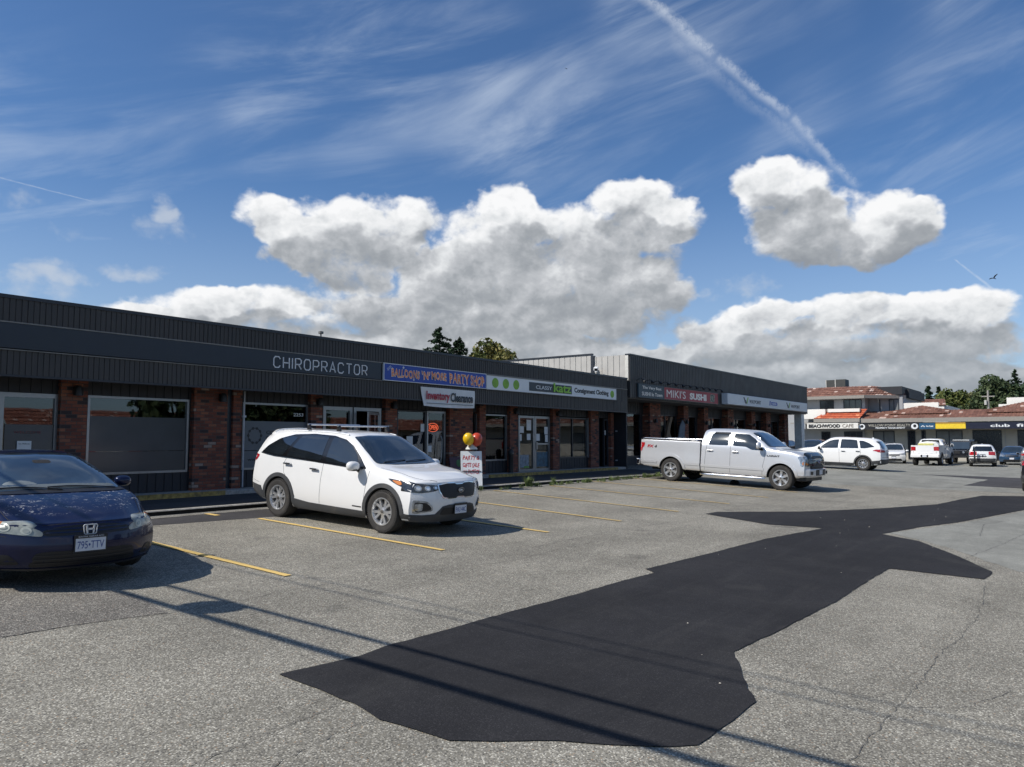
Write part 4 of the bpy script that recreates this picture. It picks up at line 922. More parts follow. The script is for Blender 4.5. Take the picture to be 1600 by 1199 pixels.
yy = lambda px_: FYk({1360: 15.58, 1376: 14.76, 1396: 13.78, 1417: 12.72, 1429: 12.09, 1438: 11.6, 1445: 11.25, 1461: 10.46, 1502: 8.42, 1517: 7.68, 1560: 5.55, 1583: 4.44}[px_])
fwin(F1, yy(1396), yy(1360), .9, 2.85, M_BLND, mull=1)
fwin(F1, yy(1429), yy(1417), .1, 2.85, M_DKW, name="shop_door"); fwin(F1, yy(1445), yy(1438), .1, 2.85, M_DKW, name="shop_door")
fwin(F1, yy(1502), yy(1461), .8, 2.85, M_BLND, mull=1); fwin(F1, yy(1560), yy(1517), .1, 2.85, M_DKW, name="shop_window", mull=1)
fwin(F1, 2.2, yy(1583), .1, 2.85, M_DKW, name="shop_door")
for a in (-1.5, -7, -12, -18, -24): fwin(F1, a, a + 3, .6, 2.85, M_BLND, mull=1)
mb = MB()
for y in np.arange(yb, ya, 1.3):
    if not any(a - .1 < y < b + .1 for a, b in ((yy(1396), yy(1360)), (yy(1429), yy(1417)), (yy(1502), yy(1461)), (yy(1560), yy(1517)), (2.2, yy(1583)))): mb.box(FX + .86, FX + .9, y, y + .03, 0, 3.3)
own(mb.build("wall_batten", M_GREYW), F1)

F2 = thing("two_storey_building", "grey two-storey building with a clay tile roof edge beside the white cafe sign", "building", (FX + 8, 20, 0))
y0, y1 = FYk(16.24), 40.0; yr = FYk(13.29)
zb_, zt_ = FZk(3.4), FZk(6.05)
own(MB().box(FX + .9, FX + 14, y0, y1, 0, zb_).box(FX + 1.0, FX + 14, y0 - .02, y1, zb_ + .01, zt_).box(FX + 2.6, FX + 14, yr, y0 - .03, zb_ + .1, zt_).build("wall", M_GREYW), F2)
mb = MB(); zr2 = FZk(7.05)
troof(mb, (FX + .1, y1, zt_), (FX + .1, y0 - .2, zt_), (FX + 2.4, y0 - .35, zr2), (FX + 2.4, y1, zr2), 5, .07)
troof(mb, (FX + .1, y0 - .2, zt_), (FX + 3.2, yr - .2, zt_), (FX + 4.4, yr + .3, FZk(6.75)), (FX + 2.4, y0 - .35, zr2), 5, .07)
own(mb.build("tile_roof", M_TILE), F2)
own(MB().box(FX + .0, FX + .1, y0 - .2, y1, FZk(5.8), zt_ + .04).build("gutter_board", M_FASC), F2)
P = [(FX + 0, y0 - .25, FZk(5.8)), (FX + 3.1, yr - .25, FZk(5.8)), (FX + 3.1, yr - .25, zt_ + .04), (FX, y0 - .25, zt_ + .04)]
own(MB().add(P + [(a + .1, b + .05, c) for a, b, c in P], [(0, 1, 2, 3), (7, 6, 5, 4), (0, 4, 5, 1), (3, 2, 6, 7)]).build("gutter_board", M_FASC), F2)
own(MB().box(FX + 2.4, FX + 14, yr, y1, zt_ + .1, zr2 - .15).box(FX + 4.5, FX + 14, yr - .3, y0, FZk(5.9), FZk(6.72)).build("flat_roof", M_SIDD), F2)
Y2 = lambda p: FYk({1277: 20.24, 1298: 18.95, 1313: 18.1, 1345: 16.4}[p])
fwin(F2, Y2(1298), Y2(1277), FZk(4.75), FZk(5.72), M_WIN, FX + 1.0, frame=M_FLASH, mull=1)
fwin(F2, Y2(1345) + .1, Y2(1313), FZk(4.75), FZk(5.75), M_WIN, FX + 1.0, mull=2)
fwin(F2, FYk(15.2), FYk(14.75) + .55, FZk(4.6), FZk(5.75), mat("pale_blue_pane", (.35, .45, .46), .2), FX + 2.6); fwin(F2, FYk(13.6), FYk(14.45), FZk(4.6), FZk(5.75), M_BLND, FX + 2.6, mull=1)  # first pane has a plain pale blue colour
fwin(F2, Y2(1298) + .4, Y2(1277) - .1, .1, 2.8, M_DKW, FX + .9, name="shop_door"); fwin(F2, Y2(1345) + .1, Y2(1313), .7, 2.8, M_WIN, FX + .9, mull=2)
# balcony wall, small orange canopy roof
own(MB().box(FX - .5, FX + .9, FYk(16.4), FYk(19.2), FZk(4.55), FZk(4.85)).box(FX - .6, FX + .6, FYk(19.4), FYk(21.6), FZk(3.95), FZk(4.85)).build("balcony_wall", M_WSTUC), F2)
mb = MB(); troof(mb, (FX - 1.1, FYk(20.33), FZk(3.94)), (FX - 1.1, FYk(16.3), FZk(3.9)), (FX + .2, FYk(15.85), FZk(4.80)), (FX + .2, FYk(19.05), FZk(4.82)), 5, .06)
own(mb.build("canopy_roof", M_TILEO), F2)
own(MB().box(FX - 1.15, FX - 1.05, FYk(16.3), FYk(20.33), FZk(3.6), FZk(3.93)).box(FX - 1.05, FX + .9, FYk(16.3), FYk(22.5), FZk(3.45), FZk(3.6)).build("canopy_board", M_FASC), F2)
t = thing("air_conditioner", "boxy dark rooftop air conditioner above the two-storey building", "air conditioner", (FX + 5, FYk(19.45), zr2 - .2))
MB().box(-.8, .8, .1, .95, 0, 1.1).build("cabinet", mat("dark_unit", (.05, .05, .045), .6), t); MB().box(-.8, .8, -.95, -.0, 0, 1.13).build("cabinet", MC["dark_unit"], t)
MB().box(-.83, .83, 0, .1, 0, 1.14).box(-.83, .83, .95, 1.03, 0, 1.12).build("edge_panel", M_LITE, t)

def fsign(name, label, y0, y1, z0, z1, m_, x=None):
    x = x if x is not None else FX - 1.0
    t = thing(name, label, "sign", (x, (y0 + y1) / 2, (z0 + z1) / 2)); own(MB().box(x, x + .12, y1, y0, z0, z1).build("panel", m_), t); t['fx'] = x; return t
def fl(t, s, y0, y1, z0, z1, m_, bold=.02, name="lettering", off=.004):
    own(letters(name, s, (t['fx'] - off, y0, z0), VX, UZ, y0 - y1, z1 - z0, m_, depth=.02, bold=bold), t)
s0, s1 = FZk(2.90), FZk(3.42)
M_BSIGN = mat("black_sign_face", (.014, .014, .016), .5)
t = fsign("cafe_sign", "white sign reading BEACHWOOD CAFE in black hand-drawn capitals", FYk(20.9), FYk(16.4), s0 + .12, s1 + .1, mat("white_cafe_sign", (.72, .70, .64), .5), FX - 1.3)
fl(t, "BEACHWOOD", FYk(20.75), FYk(17.95), s0 + .2, s1, M_BSIGN, .05); fl(t, "CAFE", FYk(17.75), FYk(16.8), s0 + .22, s1 - .02, mat("brown_letters", (.16, .13, .10), .6), .0)
t = fsign("realty_sign", "black sign reading WILLOW POINT REALTY PROPERTY MANAGEMENT", FYk(16.38), FYk(11.55), s0, s1, M_BSIGN)
fl(t, "WILLOW POINT REALTY", FYk(15.6), FYk(11.95) + .25, s0 + .27, s1 - .05, mat("gold_grey_letters", (.42, .40, .34), .5), .005); fl(t, "PROPERTY MANAGEMENT", FYk(15.0), FYk(12.6), s0 + .06, s0 + .22, M_WHITE, .02)
for yc in (16.15, 11.85):
    mb = MB(); flat(mb, disc(0, 0, .30, .27, 18), (t['fx'], FYk(yc), (s0 + s1) / 2), VX, UZ, .02); own(mb.build("round_emblem", M_WHITE), t)
    mb = MB(); flat(mb, disc(.02, .03, .14, .15, 12), (t['fx'] - .02, FYk(yc), (s0 + s1) / 2), VX, UZ, .01); own(mb.build("emblem_centre", M_BSIGN), t)
t = fsign("insurance_sign", "small dark blue sign between the black realty sign and the yellow sign", FYk(11.5), FYk(10.27), s0, s1, mat("dark_blue_sign", (.02, .08, .16), .4))
fl(t, "Sea Coast", FYk(10.95), FYk(10.4), s0 + .2, s0 + .36, M_WHITE, .03)
mb = MB(); flat(mb, [(-.2, -.08), (.0, .1), (.2, -.08), (.1, -.08), (0, .02), (-.1, -.08)], (t['fx'], FYk(11.2), s0 + .28), VX, UZ, .02); own(mb.build("peak_mark", M_WHITE), t)
t = fsign("yellow_sign", "plain yellow sign with an orange top edge on the far shop row", FYk(10.23), FYk(7.98), s0 + .03, s1 - .06, mat("yellow_sign_face", (.80, .56, .03), .5)); own(MB().box(FX - 1.02, FX - .9, FYk(7.98), FYk(10.23), s1 - .06, s1 + .05).build("top_edge", mat("amber_edge", (.42, .24, .04), .6)), t)
t = fsign("club_sign", "long dark navy sign reading club fit at the right end of the far row", FYk(7.95), -3.0, s0, s1, mat("navy_club_sign", (.012, .014, .03), .4))
for s_, a, b in (("club", 6.2, 4.82), ("fit", 4.38, 3.5)): fl(t, s_, FYk(a), FYk(b), s0 + .15, s0 + .42, M_WHITE, .02)
t = fsign("blank_sign", "small blank grey sign left of the white cafe sign", FYk(22.4), FYk(21.05), s0 + .1, s1 + .08, M_GREYW, FX - 1.3)
# building seen behind between the parapets
t = thing("rear_building", "low clay-tiled roof showing behind the stepped white parapet", "building", (FX + 22, 13, 0))
mb = MB(); troof(mb, (100, 17.5, 5.9), (100, 12.5, 5.9), (102.5, 12.9, 6.75), (102.5, 17.2, 6.75), 5, .06); own(mb.build("tile_roof", M_TILE), t)
own(MB().box(100.4, 112, 12.4, 17.6, 0, 5.9).build("wall", M_WSTUC), t)

# ------------------------------------------------------------------ what the shop windows mirror: a row across the lot, behind the camera
t = thing("opposite_shops", "cream shop row with a clay tile roof across the lot, mirrored in the shop windows", "building", (60, -44, 0))
own(MB().box(28, 150, -56, -44, -1, 3.4).build("wall", M_STUC), t)
mb = MB(); troof(mb, (150, -42.6, 3.3), (28, -42.6, 3.3), (28, -45, 4.9), (150, -45, 4.9), 5, .08); own(mb.build("tile_roof", M_TILEY), t)
mb = MB()
for x in range(30, 148, 7): mb.box(x, x + 4.6, -43.99, -43.96, .5, 2.6)
own(mb.build("window", M_DKW), t)

# ------------------------------------------------------------------ vehicles
def paint(name, color, metal=0.0, rough=0.32, dirt=0.25, flake=0.0, streak=None, coat=.9):
    if name in MC: return MC[name]
    m_ = bpy.data.materials.new(name); m_.use_nodes = True; k = NT(m_.node_tree); p = m_.node_tree.nodes['Principled BSDF']
    tc = k.node('ShaderNodeTexCoord').outputs['Object']; s3 = k.sep(tc)
    n_ = k.noise(tc, 5, 6, 0.7)
    col = k.mix(k.ss(n_, .3, .7), c4(tuple(c * .97 for c in color)), c4(color))
    # road dust on the lower panels
    dm = k.m('MULTIPLY', k.m('MULTIPLY', k.ss(s3[2], 0.85, 0.25), dirt), k.ss(n_, .3, .8, .4, 1.0))
    col = k.mix(dm, col, (.20, .18, .15, 1))
    if streak:                     # bird lime and peeling lacquer on the bonnet
        w_ = k.v('MULTIPLY', tc, (3.2, 5.5, 3.0)); q = k.noise(w_, 2.6, 8, .78, .8)
        msk = k.m('MULTIPLY', k.ss(q, .56, .585), k.ss(q, .67, .64))
        msk = k.m('MULTIPLY', k.m('MULTIPLY', msk, k.ss(k.noise(tc, 55, 4, .8), .46, .56)), k.m('MULTIPLY', k.ss(s3[2], .74, .80), k.ss(s3[1], .9, 1.2)))
        msk2 = k.m('MULTIPLY', k.ss(k.noise(tc, 23, 6, .8), .66, .70), k.ss(s3[2], 1.15, 1.3))
        col = k.mix(k.m('MAXIMUM', msk, msk2), col, (.52, .50, .47, 1))
        pur = k.m('MULTIPLY', k.ss(k.noise(tc, 1.9, 3, .5), .45, .6), .25)
        col = k.mix(pur, col, (.020, .010, .030, 1))
    k.l.new(col, p.inputs['Base Color']); p.inputs['Metallic'].default_value = metal
    k.l.new(k.m('ADD', k.m('MULTIPLY', dm, .5), rough), p.inputs['Roughness'])
    p.inputs['Coat Weight'].default_value = coat; p.inputs['Specular IOR Level'].default_value = .5 * coat; p.inputs['Coat Roughness'].default_value = .04; p.inputs['Coat IOR'].default_value = 1.5
    MC[name] = m_; return m_
M_TYRE = mat("tyre_rubber", (.032, .030, .028), .85, var=.25, vscale=8, dirt=.35)
M_WELL = mat("wheel_well", (.008, .008, .008), .95)
M_RIM = mat("silver_alloy", (.56, .57, .58), .34, .75, var=.05)
M_DISC = mat("brake_disc", (.14, .13, .12), .5, .6)
M_CLAD = mat("grey_black_cladding", (.045, .048, .052), .6, var=.1, dirt=.2)
M_CHROME = mat("chrome", (.70, .71, .73), .12, 1.0, var=.03)
M_CGL = mat("tinted_car_glass", (.010, .013, .016), .04, spec=.8, coat=1.0, var=.3, vscale=2)
M_WSG = mat("windscreen_glass", (.016, .024, .030), .04, spec=.9, coat=1.0, var=.35, vscale=1.5)
M_LENS = mat("lamp_lens", (.34, .37, .40), .10, .55, coat=1.0, var=.5, vscale=14)
M_LDARK = mat("lamp_housing", (.035, .038, .042), .12, .3, coat=1.0, var=.4, vscale=9)
M_AMB = mat("amber_lens", (.62, .20, .03), .2, coat=1.0)
M_RED = mat("red_lens", (.40, .012, .018), .15, coat=1.0, var=.2, vscale=20)
M_SEAM = mat("panel_gap", (.012, .012, .013), .8)
M_PLATE = mat("licence_plate_face", (.62, .64, .68), .4, var=.06, vscale=20)
M_PBLUE = mat("plate_blue", (.03, .07, .25), .5)
M_GLBK = mat("gloss_black_trim", (.008, .008, .009), .15, coat=.5)
M_BDG = mat("satin_badge", (.72, .73, .74), .35, .3)
M_GRIL = mat("grille_black", (.010, .010, .011), .5)

def pchip(xs, ys, x):
    xs = np.asarray(xs, float); ys = np.asarray(ys, float); h = np.diff(xs); dl = np.diff(ys) / h; n = len(xs); m_ = np.zeros(n)
    for i in range(1, n - 1):
        if dl[i - 1] * dl[i] > 0:
            w1, w2 = 2 * h[i] + h[i - 1], h[i] + 2 * h[i - 1]; m_[i] = (w1 + w2) / (w1 / dl[i - 1] + w2 / dl[i])
    m_[0], m_[-1] = dl[0], dl[-1]
    i = np.clip(np.searchsorted(xs, x) - 1, 0, n - 2); t = (x - xs[i]) / h[i]
    return (2 * t**3 - 3 * t**2 + 1) * ys[i] + (t**3 - 2 * t**2 + t) * h[i] * m_[i] + (-2 * t**3 + 3 * t**2) * ys[i + 1] + (t**3 - t**2) * h[i] * m_[i + 1]

class Shell:
    """closed body shell lofted from stations, then bowed in plan and profiled at nose and tail"""
    def __init__(s, st, nose, tail, bow=(.26, .14), reach=(.9, .6), crease=None, ny=120, side=None, flat_top=False, caps=(12, 12)):
        st = sorted(st); A = np.array(st, float); Y = np.linspace(A[0, 0], A[-1, 0], ny)
        T = [pchip(A[:, 0], A[:, c], Y) for c in range(1, 8)]
        s.nose, s.tail, s.bow, s.reach, s.y0, s.y1 = nose, tail, bow, reach, A[0, 0], A[-1, 0]
        s.wm = A[:, 5].max(); tt = np.linspace(0, 9, 46); rings = []
        for i, y in enumerate(Y):
            zb, zl, zt, wl, wm, wb, wr = [t[i] for t in T]; kk = min(1, max(0, (zt - zl) / .5)); h = zl - zb
            sp = side or ((.36, 1.0), (.74, .985))
            px_ = [0, .6 * wl, wl, wm * sp[0][1], wm * sp[1][1], wb, (wb + wr) / 2 + .012 * kk, wr, wr * .70, 0]
            pz_ = [zb, zb, zb + .02, zb + sp[0][0] * h, zb + sp[1][0] * h, zl, zl + (zt - zl) * (.5 if kk > .3 else .6), zt - .075 * kk - .012, zt - .016 * kk, zt]
            if flat_top: px_[6:9] = [wb - .004, wb - .012, wb * .6]; pz_[6:9] = [zt - .03, zt, zt]
            rings.append(np.stack([pchip(range(10), px_, tt), pchip(range(10), pz_, tt)], 1))
        Rg = np.array(rings); nj = Rg.shape[1]; vs = []; fs = []
        def W(x, y, z):
            return s.warp(x, y, z)
        for i, y in enumerate(Y):
            for j in range(nj): vs.append(W(Rg[i, j, 0], y, Rg[i, j, 1]))
            for j in range(nj - 2, 0, -1): vs.append(W(-Rg[i, j, 0], y, Rg[i, j, 1]))
        m_ = 2 * nj - 2
        for i in range(ny - 1):
            for j in range(m_): fs.append((i * m_ + j, i * m_ + (j + 1) % m_, (i + 1) * m_ + (j + 1) % m_, (i + 1) * m_ + j))
        for i, y, nc in ((0, Y[0], caps[0]), (ny - 1, Y[-1], caps[1])):
            base = len(vs)
            for j in range(nj):
                for c in range(nc + 1): vs.append(W(Rg[i, j, 0] * (1 - 2 * c / nc), y, Rg[i, j, 1]))
            for j in range(nj - 1):
                for c in range(nc): a = base + j * (nc + 1) + c; fs.append((a, a + 1, a + nc + 2, a + nc + 1))
        bm = bmesh.new(); V = [bm.verts.new(v) for v in vs]
        for f in fs:
            try: bm.faces.new([V[i] for i in f])
            except ValueError: pass
        bmesh.ops.remove_doubles(bm, verts=bm.verts, dist=.0006); bmesh.ops.dissolve_degenerate(bm, dist=.0003, edges=bm.edges); bmesh.ops.recalc_face_normals(bm, faces=bm.faces)
        s.bvh = BVHTree.FromBMesh(bm); s.me = bpy.data.meshes.new("body"); bm.to_mesh(s.me); bm.free()
    def warp(s, x, y, z):
        a = min(1.15, abs(x) / s.wm)
        if s.y1 - y < s.reach[0]:
            t = 1 - (s.y1 - y) / s.reach[0]; t = t * t * (3 - 2 * t) if t < 1 else 1
            y -= t * (s.bow[0] * a ** 2.6 + float(np.interp(z, *s.nose)))
        if y - s.y0 < s.reach[1] and s.y1 - y > s.reach[0] * .5:
            t = 1 - max(0, (y - s.y0)) / s.reach[1]; t = t * t * (3 - 2 * t) if t < 1 else 1
            y += t * (s.bow[1] * a ** 3 + float(np.interp(z, *s.tail)))
        return (x, y, z)
    def cut(s, wheels, rad, wtrack, name, paintm, parent):
        ob = bpy.data.objects.new(name, s.me); COL.objects.link(ob); s.me.materials.append(paintm); s.me.materials.append(M_WELL)
        cut = MB()
        for y, z in wheels:
            for sx in (-1, 1):
                A_ = arc(y, z, rad, 0, 180, 40); poly = A_ + [(y - rad, -.3), (y + rad, -.3)]
                x0_, x1_ = sorted((sx * (wtrack - .42), sx * (wtrack + .5))); cut.prism(poly, x0_, x1_, 'x', 1)
        return ob, cut

def do_bool(ob, cuts):
    for c in cuts:
        n0 = len(ob.data.polygons); best = None
        for solver, grow in (('EXACT', 0), ('EXACT', .004), ('FAST', .002), ('EXACT', .009)):
            c2 = MB(); c2.v = [(x * (1 + grow), y + grow * .7, z + grow * .3) for x, y, z in c.v]; c2.f = c.f; c2.mi = c.mi
            co = c2.build("cutter", [M_SEAM, M_WELL]); md = ob.modifiers.new("b", 'BOOLEAN'); md.object = co; md.operation = 'DIFFERENCE'; md.solver = solver
            dg = bpy.context.evaluated_depsgraph_get(); dg.update(); me = bpy.data.meshes.new_from_object(ob.evaluated_get(dg)); ob.modifiers.clear(); bpy.data.objects.remove(co)
            if len(me.polygons) > n0 * .72: best = me; break
            print("bool retry", ob.name, solver, len(me.polygons), n0)
        if best is not None: old = ob.data; ob.data = best; bpy.data.meshes.remove(old)
    me = ob.data; me.polygons.foreach_set('use_smooth', [True] * len(me.polygons)); me.set_sharp_from_angle(angle=R(32)); me.update(); return ob

def chaikin(P, it=1, r_=.035):
    """round the corners by a fixed radius"""
    if len(P) > 16: return P
    Q = []; n = len(P)
    for i in range(n):
        p, a, b = Vector(P[i]), Vector(P[i - 1]), Vector(P[(i + 1) % n]); da, db = min(r_, (a - p).length * .4), min(r_, (b - p).length * .4)
        A_, B_ = p + (a - p).normalized() * da, p + (b - p).normalized() * db
        Q += [tuple(A_), tuple(A_ * .25 + p * .5 + B_ * .25), tuple(B_)]
    return Q
AX = {'R': ((1, 0, 0), lambda u, v: (3, u, v)), 'L': ((-1, 0, 0), lambda u, v: (-3, u, v)), 'F': ((0, 1, 0), lambda u, v: (u, 6, v)), 'B': ((0, -1, 0), lambda u, v: (u, -6, v)), 'T': ((0, 0, 1), lambda u, v: (u, v, 5))}
def hit(bvh, side, u, v, off):
    n, f = AX[side]; o = Vector(f(u, v)); n = Vector(n); h = bvh.ray_cast(o, -n, 12)
    if h[0] is None:
        for k_ in (.99, .97, .94, .9, .85, .8):       # slipped over the edge of the shell: pull the sample inwards
            o2 = Vector(f(u * k_, v) if side in 'FBT' else f(u * .995 if k_ > .98 else u * k_ ** .5, v)); h = bvh.ray_cast(o2, -n, 12)
            if h[0] is not None: break
    if h[0] is None:
        q = bvh.find_nearest(o); return q[0] + q[1] * off
    return h[0] + (n * .35 + h[1] * .65).normalized() * off
def cast(bvh, side, u, v, off):
    n, f = AX[side]; n = Vector(n); h = bvh.ray_cast(Vector(f(u, v)), -n, 12)
    if h[0] is None or abs(h[1].dot(n)) < .07: return None
    return h[0] + (n * .35 + h[1] * .65).normalized() * off
def patch(bvh, name, side, pts, m_, parent, off=.004, thick=.02, res=.05, rnd_=1, both=False, smooth=True, lim=.45):
    """panel that follows the shell: outline drawn on a side, front or rear view and cast onto it"""
    out = []
    if rnd_: pts = chaikin(pts, rnd_)
    if name in ("windscreen", "windscreen_edge", "rear_window"): lim = 1.4
    for sg in ((1, -1) if both else (1,)):
        sd_ = side; P = pts
        if both and sg < 0:
            if side == 'R': sd_ = 'L'
            elif side == 'L': sd_ = 'R'
            else: P = [(-a, b) for a, b in pts]
        Q = []
        for i in range(len(P)):
            a, b = Vector(P[i]), Vector(P[(i + 1) % len(P)])
            if (b - a).length < .002: continue
            n = max(1, int((b - a).length / res))
            for j in range(n): Q.append(a.lerp(b, j / n))
        N = len(Q); xs_ = [q.x for q in Q]; ys_ = [q.y for q in Q]; ex = []
        x = min(xs_) + res / 2
        while x < max(xs_):
            y = min(ys_) + res / 2
            while y < max(ys_): ex.append(Vector((x, y))); y += res
            x += res
        r_ = delaunay_2d_cdt(Q + ex, [], [list(range(N))], 1, 1e-5); V2 = r_[0]
        top = [cast(bvh, sd_, v.x, v.y, off) for v in V2]; dirn = Vector(AX[sd_][0])
        ok = [t.dot(dirn) for t in top if t is not None]
        far = max(ok) - lim
        top = [t if t is not None and t.dot(dirn) > far else None for t in top]; good = [i for i, t in enumerate(top) if t is not None]
        for i, t in enumerate(top):
            if t is None:                       # sample slipped past the edge: keep the outline, borrow the depth of the closest good sample
                j = min(good, key=lambda g: (V2[g] - V2[i]).length_squared); lo, hi_, best = 0.0, 1.0, top[j]
                for _ in range(6):
                    md = (lo + hi_) / 2; q = V2[j].lerp(V2[i], md); c_ = cast(bvh, sd_, q.x, q.y, off)
                    if c_ is not None and c_.dot(dirn) > far: lo, best = md, c_
                    else: hi_ = md
                top[i] = best
        nv = len(top)
        back = [p - dirn * (off + thick) for p in top]
        F_ = [tuple(f) for f in r_[2]]; edges = {}
        for f in F_:
            for a, b in zip(f, f[1:] + f[:1]): edges[(a, b)] = 1
        used = sorted({i for f in F_ for i in f}); mp = {o: n for n, o in enumerate(used)}; nu = len(used)
        walls = [(mp[a], mp[b], mp[b] + nu, mp[a] + nu) for (a, b) in edges if (b, a) not in edges]
        mb = MB(); mb.add([top[i] for i in used] + [back[i] for i in used], [tuple(mp[i] for i in f) for f in F_] + walls); out.append(mb.build(name, m_, parent, smooth=smooth, angle=40))
    return out if both else out[0]
def seam(mb, bvh, side, pts, w=.007, off=.0012, closed=False):
    P = []
    n = len(pts)
    for i in range(n if closed else n - 1):
        a, b = Vector(pts[i]), Vector(pts[(i + 1) % n]); c = max(1, int((b - a).length / .04))
        for j in range(c): P.append(a.lerp(b, j / c))
    if not closed: P.append(Vector(pts[-1]))
    vs = []; fs = []; m_ = len(P)
    for i, p in enumerate(P):
        a = P[(i - 1) % m_] if (closed or i) else P[i]; b = P[(i + 1) % m_] if (closed or i < m_ - 1) else P[i]
        t = (b - a).normalized(); nn = Vector((-t.y, t.x)) * w / 2
        for q in (p - nn, p + nn): vs.append(hit(bvh, side, q.x, q.y, off))
    for i in range(m_ if closed else m_ - 1): j = (i + 1) % m_; fs.append((2 * i, 2 * i + 1, 2 * j + 1, 2 * j))
    mb.add(vs, fs)
    if not hasattr(mb, 'lines'): mb.lines = []
    mb.lines.append((vs, fs))
def gaps(mb, root):
    '''each shut line of a vehicle becomes its own part'''
    for v_, f_ in mb.lines: MB().add(v_, f_).build('panel_gap', M_SEAM, root, fix=False)
def arc(cy, cz, r_, a0, a1, n=20): return [(cy + r_ * math.cos(R(a0 + (a1 - a0) * i / n)), cz + r_ * math.sin(R(a0 + (a1 - a0) * i / n))) for i in range(n + 1)]

WM = {}
def wheel_meshes(key, Rt, w, Rr, style):
    if key in WM: return WM[key]
    t = MB(); sh = .028
    t.lathe([(Rr - .01, -w / 2 + .01), (Rr + .012, -w / 2), (Rt - .05, -w / 2 - .004), (Rt - .022, -w / 2 + .012), (Rt - .008, -w / 2 + .03), (Rt, -w / 2 + .055), (Rt, -w * .17), (Rt - .009, -w * .16), (Rt - .009, -w * .13), (Rt, -w * .12), (Rt, w * .12), (Rt - .009, w * .13), (Rt - .009, w * .16), (Rt, w * .17), (Rt, w / 2 - .055), (Rt - .008, w / 2 - .03), (Rt - .022, w / 2 - .012), (Rt - .05, w / 2 + .004), (Rr + .012, w / 2), (Rr - .01, w / 2 - .01)], 56)
    nb = 60
    for i in range(nb):                       # shoulder blocks
        a = 2 * math.pi * i / nb
        for sx in (-1, 1):
            c, q = math.cos(a), math.sin(a); c2, q2 = math.cos(a + .062), math.sin(a + .062); x0, x1 = sx * (w / 2 - .05), sx * (w / 2 + .001)
            r0, r1, r2 = Rt - .045, Rt + .003, Rt - .018
            vs = [(x0, r0 * c, r0 * q), (x0, r1 * c, r1 * q), (x1, r2 * c, r2 * q), (x1, r0 * c, r0 * q), (x0, r0 * c2, r0 * q2), (x0, r1 * c2, r1 * q2), (x1, r2 * c2, r2 * q2), (x1, r0 * c2, r0 * q2)]
            t.add(vs, [(0, 1, 2, 3), (7, 6, 5, 4), (1, 5, 6, 2), (2, 6, 7, 3), (0, 4, 5, 1)])
    o = t.build("tyre", M_TYRE, smooth=True, angle=30); tm = o.data; bpy.data.objects.remove(o)
    r = MB()
    r.lathe([(Rr + .006, w / 2 - .002), (Rr + .008, w / 2 + .006), (Rr - .010, w / 2 + .006), (Rr - .018, w / 2 - .012), (Rr - .030, w / 2 - .05), (Rr - .035, -w / 2 + .02)], 56)
    face = w / 2 - .012
    r.lathe([(0, face + .012), (.024, face + .012), (.03, face + .004), (.062, face - .004), (.075, face - .03), (.075, face - .06)], 28)
    def spoke(a0, a1, w0, w1, d0=.0, d1=.0, th=.03, bow=.012):
        n = 7; vs = []
        for i in range(n):
            u = i / (n - 1); rr = .05 + (Rr - .018 - .05) * u; a = a0 + (a1 - a0) * u; ww = w0 + (w1 - w0) * u; x = face - .004 + d0 + (d1 - d0) * u - bow * math.sin(math.pi * u)
            ca, sa = math.cos(a), math.sin(a); tx, tz = -sa, ca
            for s_, xx in ((-1, x - th), (-.82, x), (.82, x), (1, x - th)): vs.append((xx, rr * ca + tx * ww * s_, rr * sa + tz * ww * s_))
        fs = []
        for i in range(n - 1):
            for j in range(4): fs.append((4 * i + j, 4 * i + (j + 1) % 4, 4 * i + 4 + (j + 1) % 4, 4 * i + 4 + j))
        fs.append((3, 2, 1, 0)); r.add(vs, fs)
    T2 = 2 * math.pi
    if style == 'twin5':
        for i in range(5):
            a = T2 * i / 5 + .3; spoke(a - .13, a - .28, .022, .030); spoke(a + .13, a + .28, .022, .030)
    elif style == 'six':
        for i in range(6): a = T2 * i / 6 + .2; spoke(a, a, .034, .052); 
    elif style == 'multi':
        for i in range(10): a = T2 * i / 10; spoke(a, a + .22, .016, .020)
    elif style == 'five':
        for i in range(5): a = T2 * i / 5; spoke(a, a, .04, .03)
    o = r.build("rim", M_RIM, smooth=True, angle=35); rm = o.data; bpy.data.objects.remove(o)
    o = MB().lathe([(0, 0), (Rr * .72, 0), (Rr * .72, -.02), (Rr - .03, -.04), (Rr - .03, -.06), (0, -.06)], 36).build("brake_disc", M_DISC, smooth=True); dm = o.data; bpy.data.objects.remove(o)
    o = MB().lathe([(0, .004), (.026, .002), (.03, 0), (.03, -.01)], 20).build("hub_cap", M_DISC, smooth=True); hm = o.data; bpy.data.objects.remove(o)
    WM[key] = (tm, rm, dm, hm, w, face); return WM[key]
def add_wheels(root, key, pos, x, steer=0.0, Rt=.37, w=.235, Rr=.235, style='twin5', dark=False):
    tm, rm, dm, hm, w, face = wheel_meshes(key, Rt, w, Rr, style)
    for k_, y in enumerate(pos):
        for sx in (1, -1):
            e = bpy.data.objects.new("wheel", tm); COL.objects.link(e); e.parent = root
            e.location = (sx * x, y, Rt); e.rotation_euler = (random.uniform(0, 6), 0, (0 if sx > 0 else math.pi) + (steer if k_ == 0 else 0))
            e.rotation_mode = 'XYZ'
            for nm, me in (("rim", rm), ("brake_disc", dm), ("hub_cap", hm)):
                c = link(nm, me, e)
                if nm == "brake_disc": c.location = (face - .05, 0, 0)
                if nm == "hub_cap": c.location = (face + .014, 0, 0)

